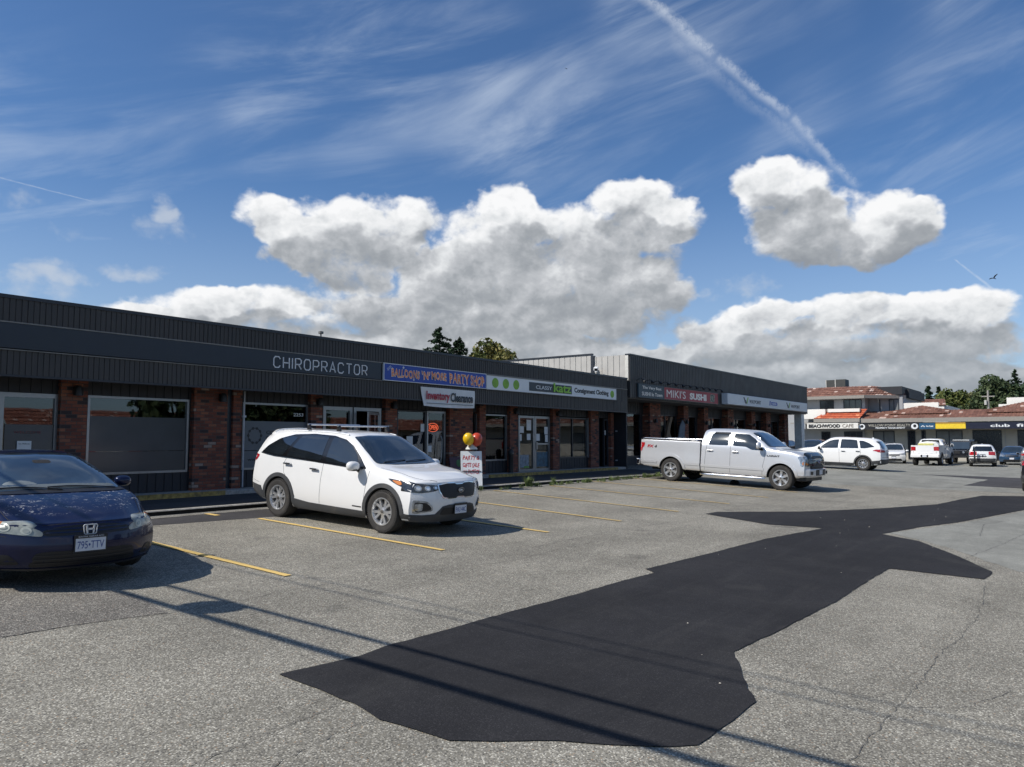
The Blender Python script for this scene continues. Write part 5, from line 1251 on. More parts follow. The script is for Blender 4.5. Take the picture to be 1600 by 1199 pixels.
def plate(root, bvh, side, x, z, txt, w=.305, h=.155, off=.02, frame=True, top=None):
    c = hit(bvh, side, x, z, off); n = Vector(AX[side][0]); ux = Vector((0, 0, 1)).cross(n); uz = Vector((0, 0, 1))
    def quad(mb, hw, hh, d0, d1, mi=0):
        vs = [c + ux * a + uz * b + n * d for d in (d0, d1) for a, b in ((-hw, -hh), (hw, -hh), (hw, hh), (-hw, hh))]; mb.add(vs, [(3, 2, 1, 0), (4, 5, 6, 7), (0, 1, 5, 4), (1, 2, 6, 5), (2, 3, 7, 6), (3, 0, 4, 7)], mi)
    mb = MB(); quad(mb, w / 2, h / 2, 0, .004); p = mb.build("licence_plate", M_PLATE, root)
    if frame:
        mb = MB(); quad(mb, w / 2 + .014, h / 2 + .018, -.006, -.001); f = mb.build("plate_frame", M_BLACK, root)
        mb = MB(); cc = c; vs = [c + ux * a + uz * b + n * d for d in (.004, .008) for a, b in ((-w / 2 - .014, h / 2 - .018), (w / 2 + .014, h / 2 - .018), (w / 2 + .014, h / 2 + .018), (-w / 2 - .014, h / 2 + .018))]; mb.add(vs, [(3, 2, 1, 0), (4, 5, 6, 7), (0, 1, 5, 4), (1, 2, 6, 5), (2, 3, 7, 6), (3, 0, 4, 7)]); g = mb.build("frame_bar", M_BLACK, root)
    if txt:
        o = letters("plate_lettering", txt, c + ux * (-w * .44) + uz * (-h * .34) + n * .0045, ux, uz, w * .88, h * .52, M_PBLUE, None, depth=.0015, bold=.0); o.parent = p
    if top:
        o = letters("frame_lettering", top, c + ux * (-w * .42) + uz * (h / 2 - .008) + n * .0085, ux, uz, w * .84, .016, M_PLATE, None, depth=.001); o.parent = p
    return p

def mirror(root, sx, y, z, w_, paintm, x0, size=(.115, .085, .075), low=True):
    """door mirror: rounded housing on a short stalk"""
    bm = bmesh.new(); bmesh.ops.create_uvsphere(bm, u_segments=20, v_segments=12, radius=1)
    for v in bm.verts:
        x, yy_, zz = v.co; x = math.copysign(abs(x) ** .75, x); zz = math.copysign(abs(zz) ** .8, zz)
        if yy_ < -.25: yy_ = -.25
        v.co = (x * size[0], yy_ * size[2] * 1.15, zz * size[1])
    me = bpy.data.meshes.new("mirror"); bm.to_mesh(me); bm.free(); me.materials.append(paintm); me.polygons.foreach_set('use_smooth', [True] * len(me.polygons)); me.set_sharp_from_angle(angle=R(50))
    o = link("mirror", me, root); o.location = (sx * (x0 + w_), y, z)
    g = MB().lathe([(0, 0), (1, 0), (1, .004), (0, .004)], 24, 'y').build("mirror_glass", M_CGL, o); g.scale = (size[0] * .82, 1, size[1] * .78); g.location = (0, -.25 * size[2] * 1.15 - .005, 0)
    b = MB().box(-.02, .02, -.035, .035, -.03, .02).tube([(-sx * size[0] * .5, 0, -size[1] * .5), (-sx * (w_ + .03), -.02, -size[1] * .9)], [.03, .035], 10)
    if low: b.lathe([(0, -size[1] * .98), (.07, -size[1] * .95), (.09, -size[1] * .6), (.0, -size[1] * .6)], 18, 'z')
    b.build("mirror_base", M_BLACK, o, smooth=True)
    return o

def place(root, x, y, th, z=None):
    root.location = (x, y, float(gz(x, y)) if z is None else z); sl = (float(gz(x, y + 1)) - float(gz(x, y - 1))) / 2; sx_ = (float(gz(x + 1, y)) - float(gz(x - 1, y))) / 2
    root.rotation_euler = (Matrix.Rotation(math.atan(sl), 3, 'X') @ Matrix.Rotation(-math.atan(sx_), 3, 'Y') @ Matrix.Rotation(th, 3, 'Z')).to_euler()

# ---- white SUV with roof bars (front left bay)
def make_kia():
    root = thing("suv", "white seven-seat SUV with silver roof bars and black lower cladding in the near bay", "SUV")
    P = paint("white_car_paint", (.80, .80, .785), 0, .35, .14)
    #        y     zb   zbelt ztop  wl   wm    wb    wr
    st = [(-2.43, .40, 1.16, 1.60, .82, .885, .84, .60), (-2.25, .33, 1.185, 1.64, .86, .92, .88, .625), (-1.9, .28, 1.185, 1.668, .875, .94, .905, .645), (-1.39, .24, 1.165, 1.685, .88, .945, .912, .66), (-.6, .20, 1.12, 1.69, .885, .945, .91, .665), (0, .20, 1.085, 1.675, .885, .945, .908, .66), (.30, .20, 1.07, 1.63, .885, .945, .905, .655),
          (.70, .20, 1.05, 1.41, .885, .945, .90, .72), (1.08, .20, 1.03, 1.165, .885, .944, .893, .80), (1.22, .20, 1.02, 1.115, .885, .944, .89, .80), (1.6, .22, .985, 1.075, .885, .942, .88, .775), (1.95, .24, .95, 1.04, .87, .935, .87, .74), (2.2, .24, .90, .99, .86, .925, .86, .70), (2.33, .24, .87, .95, .85, .915, .845, .68)]
    S = Shell(st, ((.2, .3, .45, .6, .76, .9, .96), (.13, .05, .02, .0, .02, .05, .12)), ((.3, .5, .75, 1.15, 1.3, 1.55, 1.62), (.07, .0, .0, .06, .14, .24, .12)), bow=(.36, .22), reach=(1.0, .75))
    ob, cut = S.cut([(1.39, .37), (-1.39, .37)], .405, .93, "body", P, root); ob.parent = root; do_bool(ob, [cut]); b = S.bvh
    add_wheels(root, 'kia', (1.39, -1.39), .815, 0, .37, .25, .228, 'twin5')
    for y in (1.39, -1.39):           # arch cladding
        a = arc(y, .37, .475, 182, -2, 26); i_ = arc(y, .37, .402, -4, 184, 26)
        patch(b, "arch_cladding", 'R', a + i_, M_CLAD, root, .014, .05, .06, 0, True)
    patch(b, "sill_cladding", 'R', [(-.985, .225), (.985, .215), (.985, .38), (.93, .38), (.92, .335), (.3, .345), (-.5, .36), (-.92, .40), (-.985, .42)], M_CLAD, root, .013, .03, .07, 0, True)
    patch(b, "rear_cladding", 'R', [(-2.36, .40), (-1.795, .26), (-1.80, .42), (-1.86, .42), (-1.92, .56), (-2.40, .62)], M_CLAD, root, .012, .03, .05, 0, True)
    patch(b, "rear_bumper_cladding", 'B', [(-.82, .40), (.82, .40), (.84, .66), (-.84, .66)], M_CLAD, root, .012, .03, .07, 1)
    # glasshouse
    GR = [(-2.02, 1.20), (-1.60, 1.155), (-.45, 1.115), (.30, 1.075), (.86, 1.045), (.93, 1.06), (.70, 1.24), (.42, 1.43), (.18, 1.535), (-.15, 1.59), (-.70, 1.605), (-1.25, 1.575), (-1.60, 1.49), (-1.86, 1.34)]
    patch(b, "window_surround", 'R', GR, M_GLBK, root, .004, .006, .05, 1, True)
    patch(b, "quarter_window", 'R', [(-1.97, 1.215), (-1.55, 1.175), (-1.33, 1.17), (-1.10, 1.52), (-1.30, 1.54), (-1.58, 1.465), (-1.84, 1.32)], M_CGL, root, .008, .006, .05, 1, True)
    patch(b, "rear_side_window", 'R', [(-1.22, 1.165), (-.24, 1.128), (-.26, 1.57), (-.68, 1.58), (-1.00, 1.555)], M_CGL, root, .008, .006, .05, 1, True)
    patch(b, "front_side_window", 'R', [(-.12, 1.12), (.66, 1.085), (.70, 1.13), (.60, 1.28), (.38, 1.44), (.14, 1.525), (-.14, 1.565)], M_CGL, root, .008, .006, .05, 1, True)
    patch(b, "window_trim", 'R', [(-2.03, 1.19), (-1.60, 1.145), (-.45, 1.105), (.88, 1.036), (.88, 1.052), (-.45, 1.121), (-1.6, 1.161), (-2.0, 1.21)], M_CHROME, root, .009, .008, .06, 0, True)
    patch(b, "windscreen", 'F', [(-.77, 1.155), (-.4, 1.135), (.4, 1.135), (.77, 1.155), (.70, 1.35), (.60, 1.585), (.3, 1.612), (-.3, 1.612), (-.60, 1.585), (-.70, 1.35)], M_WSG, root, .010, .008, .06, 1)
    patch(b, "rear_window", 'B', [(-.66, 1.22), (.66, 1.22), (.56, 1.54), (-.56, 1.54)], M_CGL, root, .012, .006, .06, 1)
    # lamps
    patch(b, "tail_lamp", 'R', [(-2.44, .93), (-2.30, .97), (-2.12, 1.08), (-2.06, 1.15), (-2.2, 1.165), (-2.45, 1.16)], M_RED, root, .008, .02, .04, 1, True)
    patch(b, "rear_lamp", 'B', [(.60, .98), (.86, .98), (.86, 1.15), (.62, 1.15)], M_RED, root, .008, .02, .04, 1, True)
    hl = patch(b, "headlight", 'R', [(1.47, .935), (1.66, .925), (1.9, .910), (2.20, .86), (2.26, .785), (2.12, .755), (1.92, .785), (1.72, .835), (1.56, .89)], M_LDARK, root, .007, .02, .035, 1, True)
    hf = patch(b, "headlight", 'F', [(.42, .845), (.60, .862), (.80, .885), (.93, .91), (.93, .745), (.78, .725), (.58, .75), (.45, .785)], M_LDARK, root, .006, .02, .035, 1, True)
    for h_ in (hl, hf): pass
    for o_ in patch(b, "side_marker", 'R', [(1.57, .915), (1.76, .902), (1.80, .85), (1.74, .838), (1.64, .875)], M_AMB, None, .0125, .01, .03, 1, True): o_.parent = hl[0]
    for (u, z, r_) in ((.80, .805, .048), (.66, .803, .044), (.535, .812, .032)):
        for o_ in patch(b, "lamp_projector", 'F', disc(u, z, r_, r_, 18), M_LENS, None, .014, .012, .03, 0, True): o_.parent = hf[0]
        for o_ in patch(b, "projector_ring", 'F', disc(u, z, r_ * .62, r_ * .62, 14), M_CHROME, None, .018, .006, .03, 0, True): o_.parent = hf[0]
    # grille and bumper
    gp = [(x_, z_ + .055) for x_, z_ in [(-.47, .80), (-.30, .825), (-.13, .825), (-.08, .803), (.08, .803), (.13, .825), (.30, .825), (.47, .80), (.455, .70), (.39, .60), (.30, .585), (.12, .587), (.08, .603), (-.08, .603), (-.12, .587), (-.30, .585), (-.39, .60), (-.455, .70)]]
    patch(b, "grille_surround", 'F', [(x * 1.055, .76 + (z - .76) * 1.13) for x, z in gp], M_CHROME, root, .010, .02, .05, 1)
    g = patch(b, "grille", 'F', gp, M_GRIL, root, .017, .02, .05, 1)
    c_ = hit(b, 'F', 0, .765, .02)
    mb = MB(); n_ = 26; vs = []
    mb = MB(); stroke(mb, disc(0, 0, .072, .038, 26), .010, (0, c_.y + .004, .765), (-1, 0, 0), UZ, .010, True); e = mb.build("oval_badge", M_CHROME, root)
    sub(letters("badge_lettering", "KIA", (.048, c_.y + .004, .748), (-1, 0, 0), UZ, .096, .034, M_BDG, None, .008, bold=.05), e)
    patch(b, "lower_bumper", 'F', [(-.93, .22), (.93, .22), (.93, .35), (.52, .375), (.40, .50), (.28, .525), (-.28, .525), (-.40, .50), (-.52, .375), (-.93, .35)], M_CLAD, root, .010, .03, .06, 0)
    patch(b, "side_bumper_cladding", 'R', [(1.795, .225), (2.2, .235), (2.28, .35), (1.86, .38), (1.797, .38)], M_CLAD, root, .012, .02, .06, 0, True)
    patch(b, "lower_grille", 'F', [(-.44, .36), (.44, .36), (.40, .475), (-.40, .475)], M_GRIL, root, .016, .02, .06, 1)
    patch(b, "fog_lamp_surround", 'F', [(.57, .43), (.84, .385), (.86, .40), (.885, .60), (.86, .615), (.67, .59), (.58, .50)], M_LENS, root, .008, .02, .04, 1, True)
    fg = patch(b, "fog_lamp_recess", 'F', [(.60, .445), (.83, .41), (.855, .58), (.69, .565), (.61, .50)], M_GRIL, root, .013, .02, .04, 1, True)
    for o_ in patch(b, "fog_lamp", 'F', [(.74, .435), (.83, .43), (.845, .56), (.74, .555)], M_LENS, None, .019, .01, .03, 1, True): o_.parent = fg[0]
    plate(root, b, 'F', 0, .45, "PA3 44C", off=.035)
    # panel gaps
    mb = MB()
    for sd_ in 'RL':
        seam(mb, b, sd_, [(1.02, 1.03), (.97, .80), (.94, .55), (.92, .34)]); seam(mb, b, sd_, [(-.16, 1.10), (-.20, .80), (-.21, .36)]); seam(mb, b, sd_, [(-1.20, 1.14), (-1.28, 1.02), (-1.25, .85), (-.98, .60), (-.90, .42)])
        seam(mb, b, sd_, [(-1.98, .62), (-2.3, .68), (-2.42, .93)], .005)
    seam(mb, b, 'T', [(.80, 1.20), (.79, 1.5), (.76, 1.8), (.66, 2.08), (.48, 2.2)], .007); seam(mb, b, 'T', [(-.80, 1.20), (-.79, 1.5), (-.76, 1.8), (-.66, 2.08), (-.48, 2.2)], .007)
    gaps(mb, root)
    for sx, sd_ in ((1, 'R'), (-1, 'L')):
        for y, z in ((-.38, .975), (-1.42 + .28, 1.03)):
            c = hit(b, sd_, y, z, 0); h_ = bevel(MB().box(-.016, .016, -.10, .10, -.015, .017).build("door_handle", M_CHROME, root), .010, 2); h_.location = c + Vector((sx * .035, 0, 0))
            MB().box(-.012, .004, -.085, -.06, -.012, .012).box(-.012, .004, .06, .085, -.012, .012).build("handle_mount", M_CHROME, h_).location = (-sx * .02, 0, 0)
        mirror(root, sx, .76, 1.10, .13, P, .93, (.13, .085, .085))
        # roof rails and crossbar feet
        pts = [hit(b, 'T', sx * .60, y, .012) for y in np.linspace(-1.7, .15, 14)]; MB().tube(pts, .016, 8).build("roof_rail", P, root, smooth=True)
        patch(b, "fender_lettering", sd_, [(.66, .395), (.88, .39), (.88, .41), (.66, .415)], M_SEAM, root, .004, .002, .04, 0)
    for y in (-.95, -.12):
        MB().tube([(-.66, y, 1.775), (.66, y, 1.775)], .018, 10).build("crossbar", mat("silver_bar", (.55, .56, .57), .35, .8), root, smooth=True)
        for sx in (-1, 1): bevel(MB().prism([(-.05, 0), (.06, 0), (.03, .11), (-.03, .11)], sx * .62 - .022, sx * .62 + .022, 'x').build("crossbar_foot", M_BLACK, root), .008).location = (0, y, 1.672)
    o = MB().prism([(0, 0), (.16, 0), (.03, .075)], -.012, .012, 'x').build("antenna_fin", P, root); o.location = (0, -1.75, 1.665)
    patch(b, "rear_spoiler", 'T', [(-.60, -2.10), (.60, -2.10), (.62, -1.95), (-.62, -1.95)], P, root, .02, .02, .08, 1)
    # wipers
    for x0, x1, s_ in ((.62, .05, 1), (.08, -.50, 1)):
        MB().tube([hit(b, 'F', x0, 1.165, .02), hit(b, 'F', (x0 + x1) / 2, 1.18, .03), hit(b, 'F', x1, 1.19, .02)], .008, 6).build("wiper", M_BLACK, root)
    return root
KIA = make_kia(); place(KIA, 10.14, 11.02, R(181.0))

# ---- dark blue two-door coupe (nearest, at the left edge)
def make_coupe():
    root = thing("coupe", "dark blue two-door coupe with a bird-splashed bonnet in the nearest bay", "car")
    P = paint("dark_blue_paint", (.005, .011, .046), .25, .22, .03, streak=True, coat=.5)
    st = [(-2.16, .42, .93, 1.02, .76, .84, .80, .62), (-1.9, .32, .95, 1.06, .80, .865, .82, .60), (-1.35, .24, .95, 1.17, .81, .87, .83, .58), (-.7, .19, .93, 1.325, .82, .872, .835, .555), (-.15, .18, .90, 1.36, .82, .872, .835, .555), (.15, .18, .885, 1.345, .82, .872, .835, .55),
          (.65, .18, .875, 1.19, .82, .872, .83, .62), (1.12, .18, .865, .995, .82, .872, .825, .70), (1.34, .19, .86, .93, .82, .872, .82, .72), (1.6, .20, .83, .885, .82, .87, .81, .69), (1.9, .20, .775, .82, .81, .865, .80, .66), (2.15, .20, .70, .745, .80, .86, .78, .62), (2.27, .20, .655, .695, .79, .85, .76, .60)]
    S = Shell(st, ((.2, .3, .45, .56, .66, .72), (.09, .02, .0, .02, .05, .10)), ((.3, .6, .9, 1.0), (.06, 0, .02, .08)), bow=(.44, .2), reach=(1.0, .7), side=((.40, 1.0), (.78, .985)))
    ob, cut = S.cut([(1.325, .315), (-1.325, .315)], .345, .86, "body", P, root); ob.parent = root; do_bool(ob, [cut]); b = S.bvh
    add_wheels(root, 'coupe', (1.325, -1.325), .755, 0, .315, .205, .205, 'five')
    patch(b, "side_window", 'R', [(-.62, 1.02), (.80, .93), (.95, .925), (.62, 1.10), (.20, 1.235), (-.25, 1.28), (-.60, 1.25)], M_CGL, root, .006, .006, .05, 1, True)
    patch(b, "quarter_window", 'R', [(-1.18, 1.04), (-.68, 1.03), (-.66, 1.24), (-.9, 1.17)], M_CGL, root, .006, .006, .05, 1, True)
    ws = patch(b, "windscreen", 'F', [(-.70, .955), (-.4, .965), (.4, .965), (.70, .955), (.63, 1.10), (.50, 1.30), (.25, 1.325), (-.25, 1.325), (-.50, 1.30), (-.63, 1.10)], mat("coupe_windscreen", (.028, .042, .054), .05, spec=.9, coat=1.0, var=.5, vscale=1.3), root, .005, .008, .05, 1)
    patch(b, "windscreen_edge", 'F', [(-.745, .942), (-.4, .952), (.4, .952), (.745, .942), (.67, 1.10), (.54, 1.315), (.25, 1.338), (-.25, 1.338), (-.54, 1.315), (-.67, 1.10)], M_GLBK, root, .003, .006, .05, 1)
    # things seen through the glass: mirror, dashboard edge, sun sticker
    for nm, pts, m_ in (("interior_mirror", [(-.10, 1.225), (.10, 1.225), (.10, 1.26), (-.10, 1.26)], M_SEAM), ("dashboard_top", [(-.66, .972), (.66, .972), (.60, 1.0), (.2, 1.012), (-.2, 1.012), (-.60, 1.0)], mat("dash_grey", (.10, .12, .13), .6))):
        o = patch(b, nm, 'F', pts, m_, None, .0065, .002, .05, 1); o.parent = ws
    o = patch(b, "instrument_hood", 'F', [(.18, 1.012), (.26, 1.045), (.38, 1.055), (.50, 1.04), (.56, 1.01)], mat("dash_grey_light", (.16, .19, .20), .6), None, .0065, .002, .05, 1); o.parent = ws
    o = patch(b, "sticker", 'F', [(.45, 1.275), (.49, 1.27), (.485, 1.285), (.455, 1.29)], M_PAPER, None, .007, .002, .05, 0); o.parent = ws
    # wipers lying along the scuttle
    for x0, x1 in ((-.62, .12), (-.02, .62)):
        pts = [hit(b, 'F', x0 + (x1 - x0) * t, .952 + .030 * math.sin(t * 2.2), .018) for t in np.linspace(0, 1, 8)]; MB().tube(pts, .008, 6).build("wiper", M_BLACK, root)
    patch(b, "scuttle_panel", 'F', [(-.74, .932), (.74, .932), (.70, .952), (.3, .958), (-.3, .958), (-.70, .952)], M_BLACK, root, .007, .01, .05, 0)
    for y in (.55,): MB().box(-.006, .006, -.05, .05, 0, .02)
    HL = [(.44, .560), (.62, .580), (.78, .600), (.93, .655), (.93, .725), (.80, .715), (.64, .690), (.50, .645), (.43, .605)]
    hf = patch(b, "headlight", 'F', HL, mat("hazed_lamp_lens", (.27, .285, .25), .28, .0, coat=.6, var=.35, vscale=7), root, .006, .02, .035, 1, True)
    hs = patch(b, "headlight", 'R', [(1.78, .70), (1.98, .715), (2.12, .68), (2.1, .60), (1.95, .60)], MC["hazed_lamp_lens"], root, .006, .02, .035, 1, True)
    for o_ in patch(b, "side_marker", 'R', [(1.74, .695), (1.86, .705), (1.90, .62), (1.82, .62)], M_AMB, None, .011, .01, .03, 1, True): o_.parent = hs[0]
    for u, z, r_ in ((.57, .622, .045), (.74, .655, .05)):
        for o_ in patch(b, "lamp_reflector", 'F', disc(u, z, r_, r_ * .85, 18), mat("hazed_lamp_bright", (.48, .50, .44), .3), None, .010, .01, .03, 0, True): o_.parent = hf[0]
        for o_ in patch(b, "lamp_bowl", 'F', disc(u, z, r_ * .6, r_ * .5, 16), MC["hazed_lamp_lens"], None, .013, .005, .03, 0, True): o_.parent = hf[0]
    patch(b, "grille", 'F', [(-.43, .565), (.43, .565), (.44, .62), (.30, .655), (.12, .668), (-.12, .668), (-.30, .655), (-.44, .62)], M_GRIL, root, .004, .02, .05, 1)
    for z0, w_ in ((.628, .40), (.592, .42)): patch(b, "grille_bar", 'F', [(-w_, z0), (w_, z0), (w_ * .97, z0 + .013), (-w_ * .97, z0 + .013)], P, root, .010, .01, .05, 0)
    c = hit(b, 'F', 0, .615, .016)
    mb = MB(); BX = [(-.048, -.052), (.048, -.052), (.060, -.042), (.070, .040), (.060, .052), (-.060, .052), (-.070, .040), (-.060, -.042)]
    o_ = (0, c.y, .618); stroke(mb, BX, .008, o_, (-1, 0, 0), UZ, .012, True)
    stroke(mb, [(-.038, .045), (-.030, -.045)], .017, o_, (-1, 0, 0), UZ, .012); stroke(mb, [(.038, .045), (.030, -.045)], .017, o_, (-1, 0, 0), UZ, .012); stroke(mb, [(-.032, .002), (.032, .002)], .017, o_, (-1, 0, 0), UZ, .012)
    mb.build("grille_badge", M_BDG, root)
    patch(b, "lower_intake", 'F', [(-.54, .235), (.54, .235), (.50, .385), (.40, .405), (-.40, .405), (-.50, .385)], M_GRIL, root, .004, .02, .05, 1)
    for z0 in (.275, .315, .355): patch(b, "intake_bar", 'F', [(-.50, z0), (.50, z0), (.49, z0 + .012), (-.49, z0 + .012)], M_BLACK, root, .010, .01, .06, 0)
    patch(b, "fog_recess", 'F', [(.60, .27), (.80, .26), (.80, .37), (.70, .38)], M_GRIL, root, .004, .02, .05, 1, True)
    patch(b, "lower_lip", 'F', [(-.86, .185), (.86, .185), (.86, .225), (-.86, .225)], M_BLACK, root, .010, .02, .06, 0)
    plate(root, b, 'F', 0, .468, "795\u2022TTV", off=.022, top="BEAUTIFUL HARBOUR AUTO")
    mb = MB()
    for sg in (1, -1):
        seam(mb, b, 'T', [(sg * .76, 1.18), (sg * .74, 1.5), (sg * .68, 1.85), (sg * .52, 2.05), (sg * .44, 2.12)], .007)
    for sd_ in 'RL': seam(mb, b, sd_, [(.92, .90), (.95, .6), (.90, .25)]); seam(mb, b, sd_, [(-.66, 1.0), (-.68, .6), (-.60, .25)]); seam(mb, b, sd_, [(1.72, .60), (1.98, .56)], .006)
    seam(mb, b, 'F', [(-.44, .672), (-.2, .69), (.2, .69), (.44, .672)], .006); gaps(mb, root)
    for sx, sd_ in ((1, 'R'), (-1, 'L')):
        mirror(root, sx, .62, .985, .10, P, .84, (.105, .068, .07), low=False)
        c = hit(b, sd_, -.5, .86, 0); h_ = bevel(MB().box(-.014, .014, -.09, .09, -.014, .014).build("door_handle", P, root), .008, 2); h_.location = c + Vector((sx * .02, 0, 0))
    patch(b, "tail_lamp", 'B', [(.5, .80), (.8, .80), (.8, .93), (.5, .92)], M_RED, root, .006, .02, .05, 1, True)
    plate(root, b, 'B', 0, .6, "795 TTV"); return root
COUPE = make_coupe(); place(COUPE, 4.28, 11.02, R(174.5)); COUPE.location.z += .03

# ---- silver crew-cab pickup
def make_pickup(name, label, P, cab_y=(-.84,), det=True, cladm=None, style='six', Rt=.405, rear=-3.30, lift=0.0, wb=1.99, tono=True):
    root = thing(name, label, "pickup truck")
    zo = lift
    st = [(-.84, .42, 1.34, 1.90, .93, .985, .95, .66), (-.6, .40, 1.345, 1.945, .935, .99, .955, .70), (.1, .38, 1.34, 1.955, .935, .99, .955, .705), (.75, .38, 1.33, 1.93, .935, .99, .955, .70), (.98, .38, 1.32, 1.86, .935, .99, .955, .705), (1.30, .38, 1.30, 1.63, .935, .99, .955, .78), (1.62, .38, 1.28, 1.385, .935, .99, .952, .85), (1.78, .38, 1.27, 1.34, .935, .99, .95, .86),
          (2.1, .40, 1.24, 1.315, .935, .99, .95, .86), (2.5, .42, 1.19, 1.27, .93, .985, .945, .85), (2.78, .44, 1.14, 1.215, .92, .975, .935, .84), (2.86, .46, 1.10, 1.165, .91, .965, .925, .83)]
    st = [(a, b_ + zo, c + zo, d_ + zo, e, f, g, h) for a, b_, c, d_, e, f, g, h in st]
    S = Shell(st, ((.4, .6, .85, 1.05, 1.2), (.03, .0, .0, .03, .09)), ((0, 2), (0, .03)), bow=(.13, .0), reach=(.6, .2), side=((.30, 1.0), (.72, .985)))
    ob, cut = S.cut([(wb, Rt)], Rt + .075, 1.0, "body", P, root); ob.parent = root; do_bool(ob, [cut]); b = S.bvh
    sb = [(rear, .52, 1.30, 1.43, .90, .975, .955, .9), (rear + .2, .48, 1.32, 1.44, .93, .985, .965, .9), (-1.99, .44, 1.33, 1.445, .935, .99, .97, .9), (-1.0, .42, 1.335, 1.45, .935, .99, .97, .9), (-.875, .42, 1.335, 1.45, .935, .99, .97, .9)]
    sb = [(a, b_ + zo, c + zo, d_ + zo, e, f, g, h) for a, b_, c, d_, e, f, g, h in sb]
    B_ = Shell(sb, ((0, 2), (0, 0)), ((.5, 1.4), (0, .01)), bow=(0, .07), reach=(.05, .4), side=((.30, 1.0), (.72, .985)), flat_top=True, ny=70)
    o2, cut2 = B_.cut([(-wb, Rt)], Rt + .075, 1.0, "cargo_bed", P, root); o2.parent = root
    if not tono: cut2.box(-.82, .82, rear + .12, -.95, .95 + zo, 2, 1)
    do_bool(o2, [cut2]); bb = B_.bvh
    add_wheels(root, name + label[:6], (wb, -wb), .86, 0, Rt, .275, .255 if det else .24, style)
    MB().box(-.5, .5, rear + .3, 2.4, .36 + zo * .7, .48 + zo).tube([(-.9, wb, Rt), (.9, wb, Rt)], .06, 8).tube([(-.9, -wb, Rt), (.9, -wb, Rt)], .07, 8).lathe([(0, -.16), (.16, -.08), (.16, .08), (0, .16)], 14, 'x').build("chassis", M_WELL, root)
    # flared arches
    for y, bv in ((wb, b), (-wb, bb)):
        patch(bv, "arch_flare", 'R', arc(y, Rt, Rt + .165, 176, 4, 26) + arc(y, Rt, Rt + .072, 4, 176, 26), P if not cladm else cladm, root, .022, .05, .06, 0, True)
    Z = zo
    if det:
        patch(b, "rear_door_window", 'R', [(-.56, 1.37 + Z), (.15, 1.375 + Z), (.15, 1.79 + Z), (-.40, 1.79 + Z), (-.50, 1.74 + Z)], M_CGL, root, .006, .006, .06, 1, True)
        patch(b, "front_door_window", 'R', [(.32, 1.375 + Z), (.78, 1.36 + Z), (.98, 1.27 + Z), (1.38, 1.26 + Z), (1.40, 1.30 + Z), (1.08, 1.62 + Z), (.82, 1.78 + Z), (.32, 1.79 + Z)], M_CGL, root, .006, .006, .06, 1, True)
        patch(b, "rain_deflector", 'R', [(-.42, 1.76 + Z), (.17, 1.765 + Z), (.17, 1.815 + Z), (-.38, 1.81 + Z)], M_GLBK, root, .03, .02, .06, 1, True)
    else:
        patch(b, "side_windows", 'R', [(-.56, 1.37 + Z), (.22, 1.375 + Z), (1.38, 1.28 + Z), (1.40, 1.30 + Z), (1.08, 1.62 + Z), (.82, 1.78 + Z), (-.40, 1.79 + Z), (-.50, 1.74 + Z)], M_CGL, root, .006, .006, .08, 1, True)
        patch(b, "door_post", 'R', [(.18, 1.36 + Z), (.28, 1.36 + Z), (.28, 1.80 + Z), (.18, 1.80 + Z)], P, root, .010, .006, .08, 0, True)
    patch(b, "windscreen", 'F', [(-.84, 1.40 + Z), (.84, 1.40 + Z), (.76, 1.62 + Z), (.66, 1.83 + Z), (.3, 1.87 + Z), (-.3, 1.87 + Z), (-.66, 1.83 + Z), (-.76, 1.62 + Z)], M_WSG, root, .012, .008, .08, 1)
    patch(b, "rear_window", 'B', [(-.66, 1.50 + Z), (.66, 1.50 + Z), (.60, 1.84 + Z), (-.60, 1.84 + Z)], M_CGL, root, .006, .006, .08, 1)
    patch(bb, "tail_lamp", 'R', [(rear - .02, 1.02 + Z), (rear + .12, 1.02 + Z), (rear + .14, 1.15 + Z), (rear + .22, 1.23 + Z), (rear + .24, 1.34 + Z), (rear - .02, 1.34 + Z)], M_RED, root, .010, .02, .05, 1, True)
    patch(bb, "tail_lamp", 'B', [(.86, 1.02 + Z), (.97, 1.02 + Z), (.97, 1.34 + Z), (.86, 1.34 + Z)], M_RED, root, .012, .02, .06, 1, True)
    bump_z = (.52 + Z, .74 + Z)
    o = bevel(MB().box(-.97, .97, rear - .13, rear + .03, *bump_z).build("rear_bumper", M_CHROME if det else P, root), .03, 2)
    MB().box(-.26, .26, rear - .136, rear - .128, bump_z[0] + .02, bump_z[1] - .02).build("bumper_recess", M_BLACK, root)
    p_ = MB().box(-.15, .15, rear - .142, rear - .137, bump_z[0] + .035, bump_z[1] - .04).build("licence_plate", M_PLATE, root)
    mb = MB(); seam(mb, bb, 'B', [(-.79, .80 + Z), (.79, .80 + Z)], .012); seam(mb, bb, 'B', [(-.79, .8 + Z), (-.79, 1.42 + Z)], .012); seam(mb, bb, 'B', [(.79, .8 + Z), (.79, 1.42 + Z)], .012)
    for sd_ in 'RL':
        seam(mb, b, sd_, [(.24, 1.36 + Z), (.24, .46 + Z)], .009); seam(mb, b, sd_, [(1.45, 1.28 + Z), (1.44, 1.0 + Z), (1.38, .75 + Z), (1.36, .46 + Z)], .009); seam(mb, b, sd_, [(-.62, 1.36 + Z), (-.66, 1.1 + Z), (-.70, .5 + Z)], .009)
    for sg in (1, -1): seam(mb, b, 'T', [(sg * .84, 1.78), (sg * .85, 2.3), (sg * .82, 2.72)], .009)
    gaps(mb, root)
    MB().box(-.88, .88, -.875, -.84, .5 + Z, 1.40 + Z).build("cab_gap", M_WELL, root)
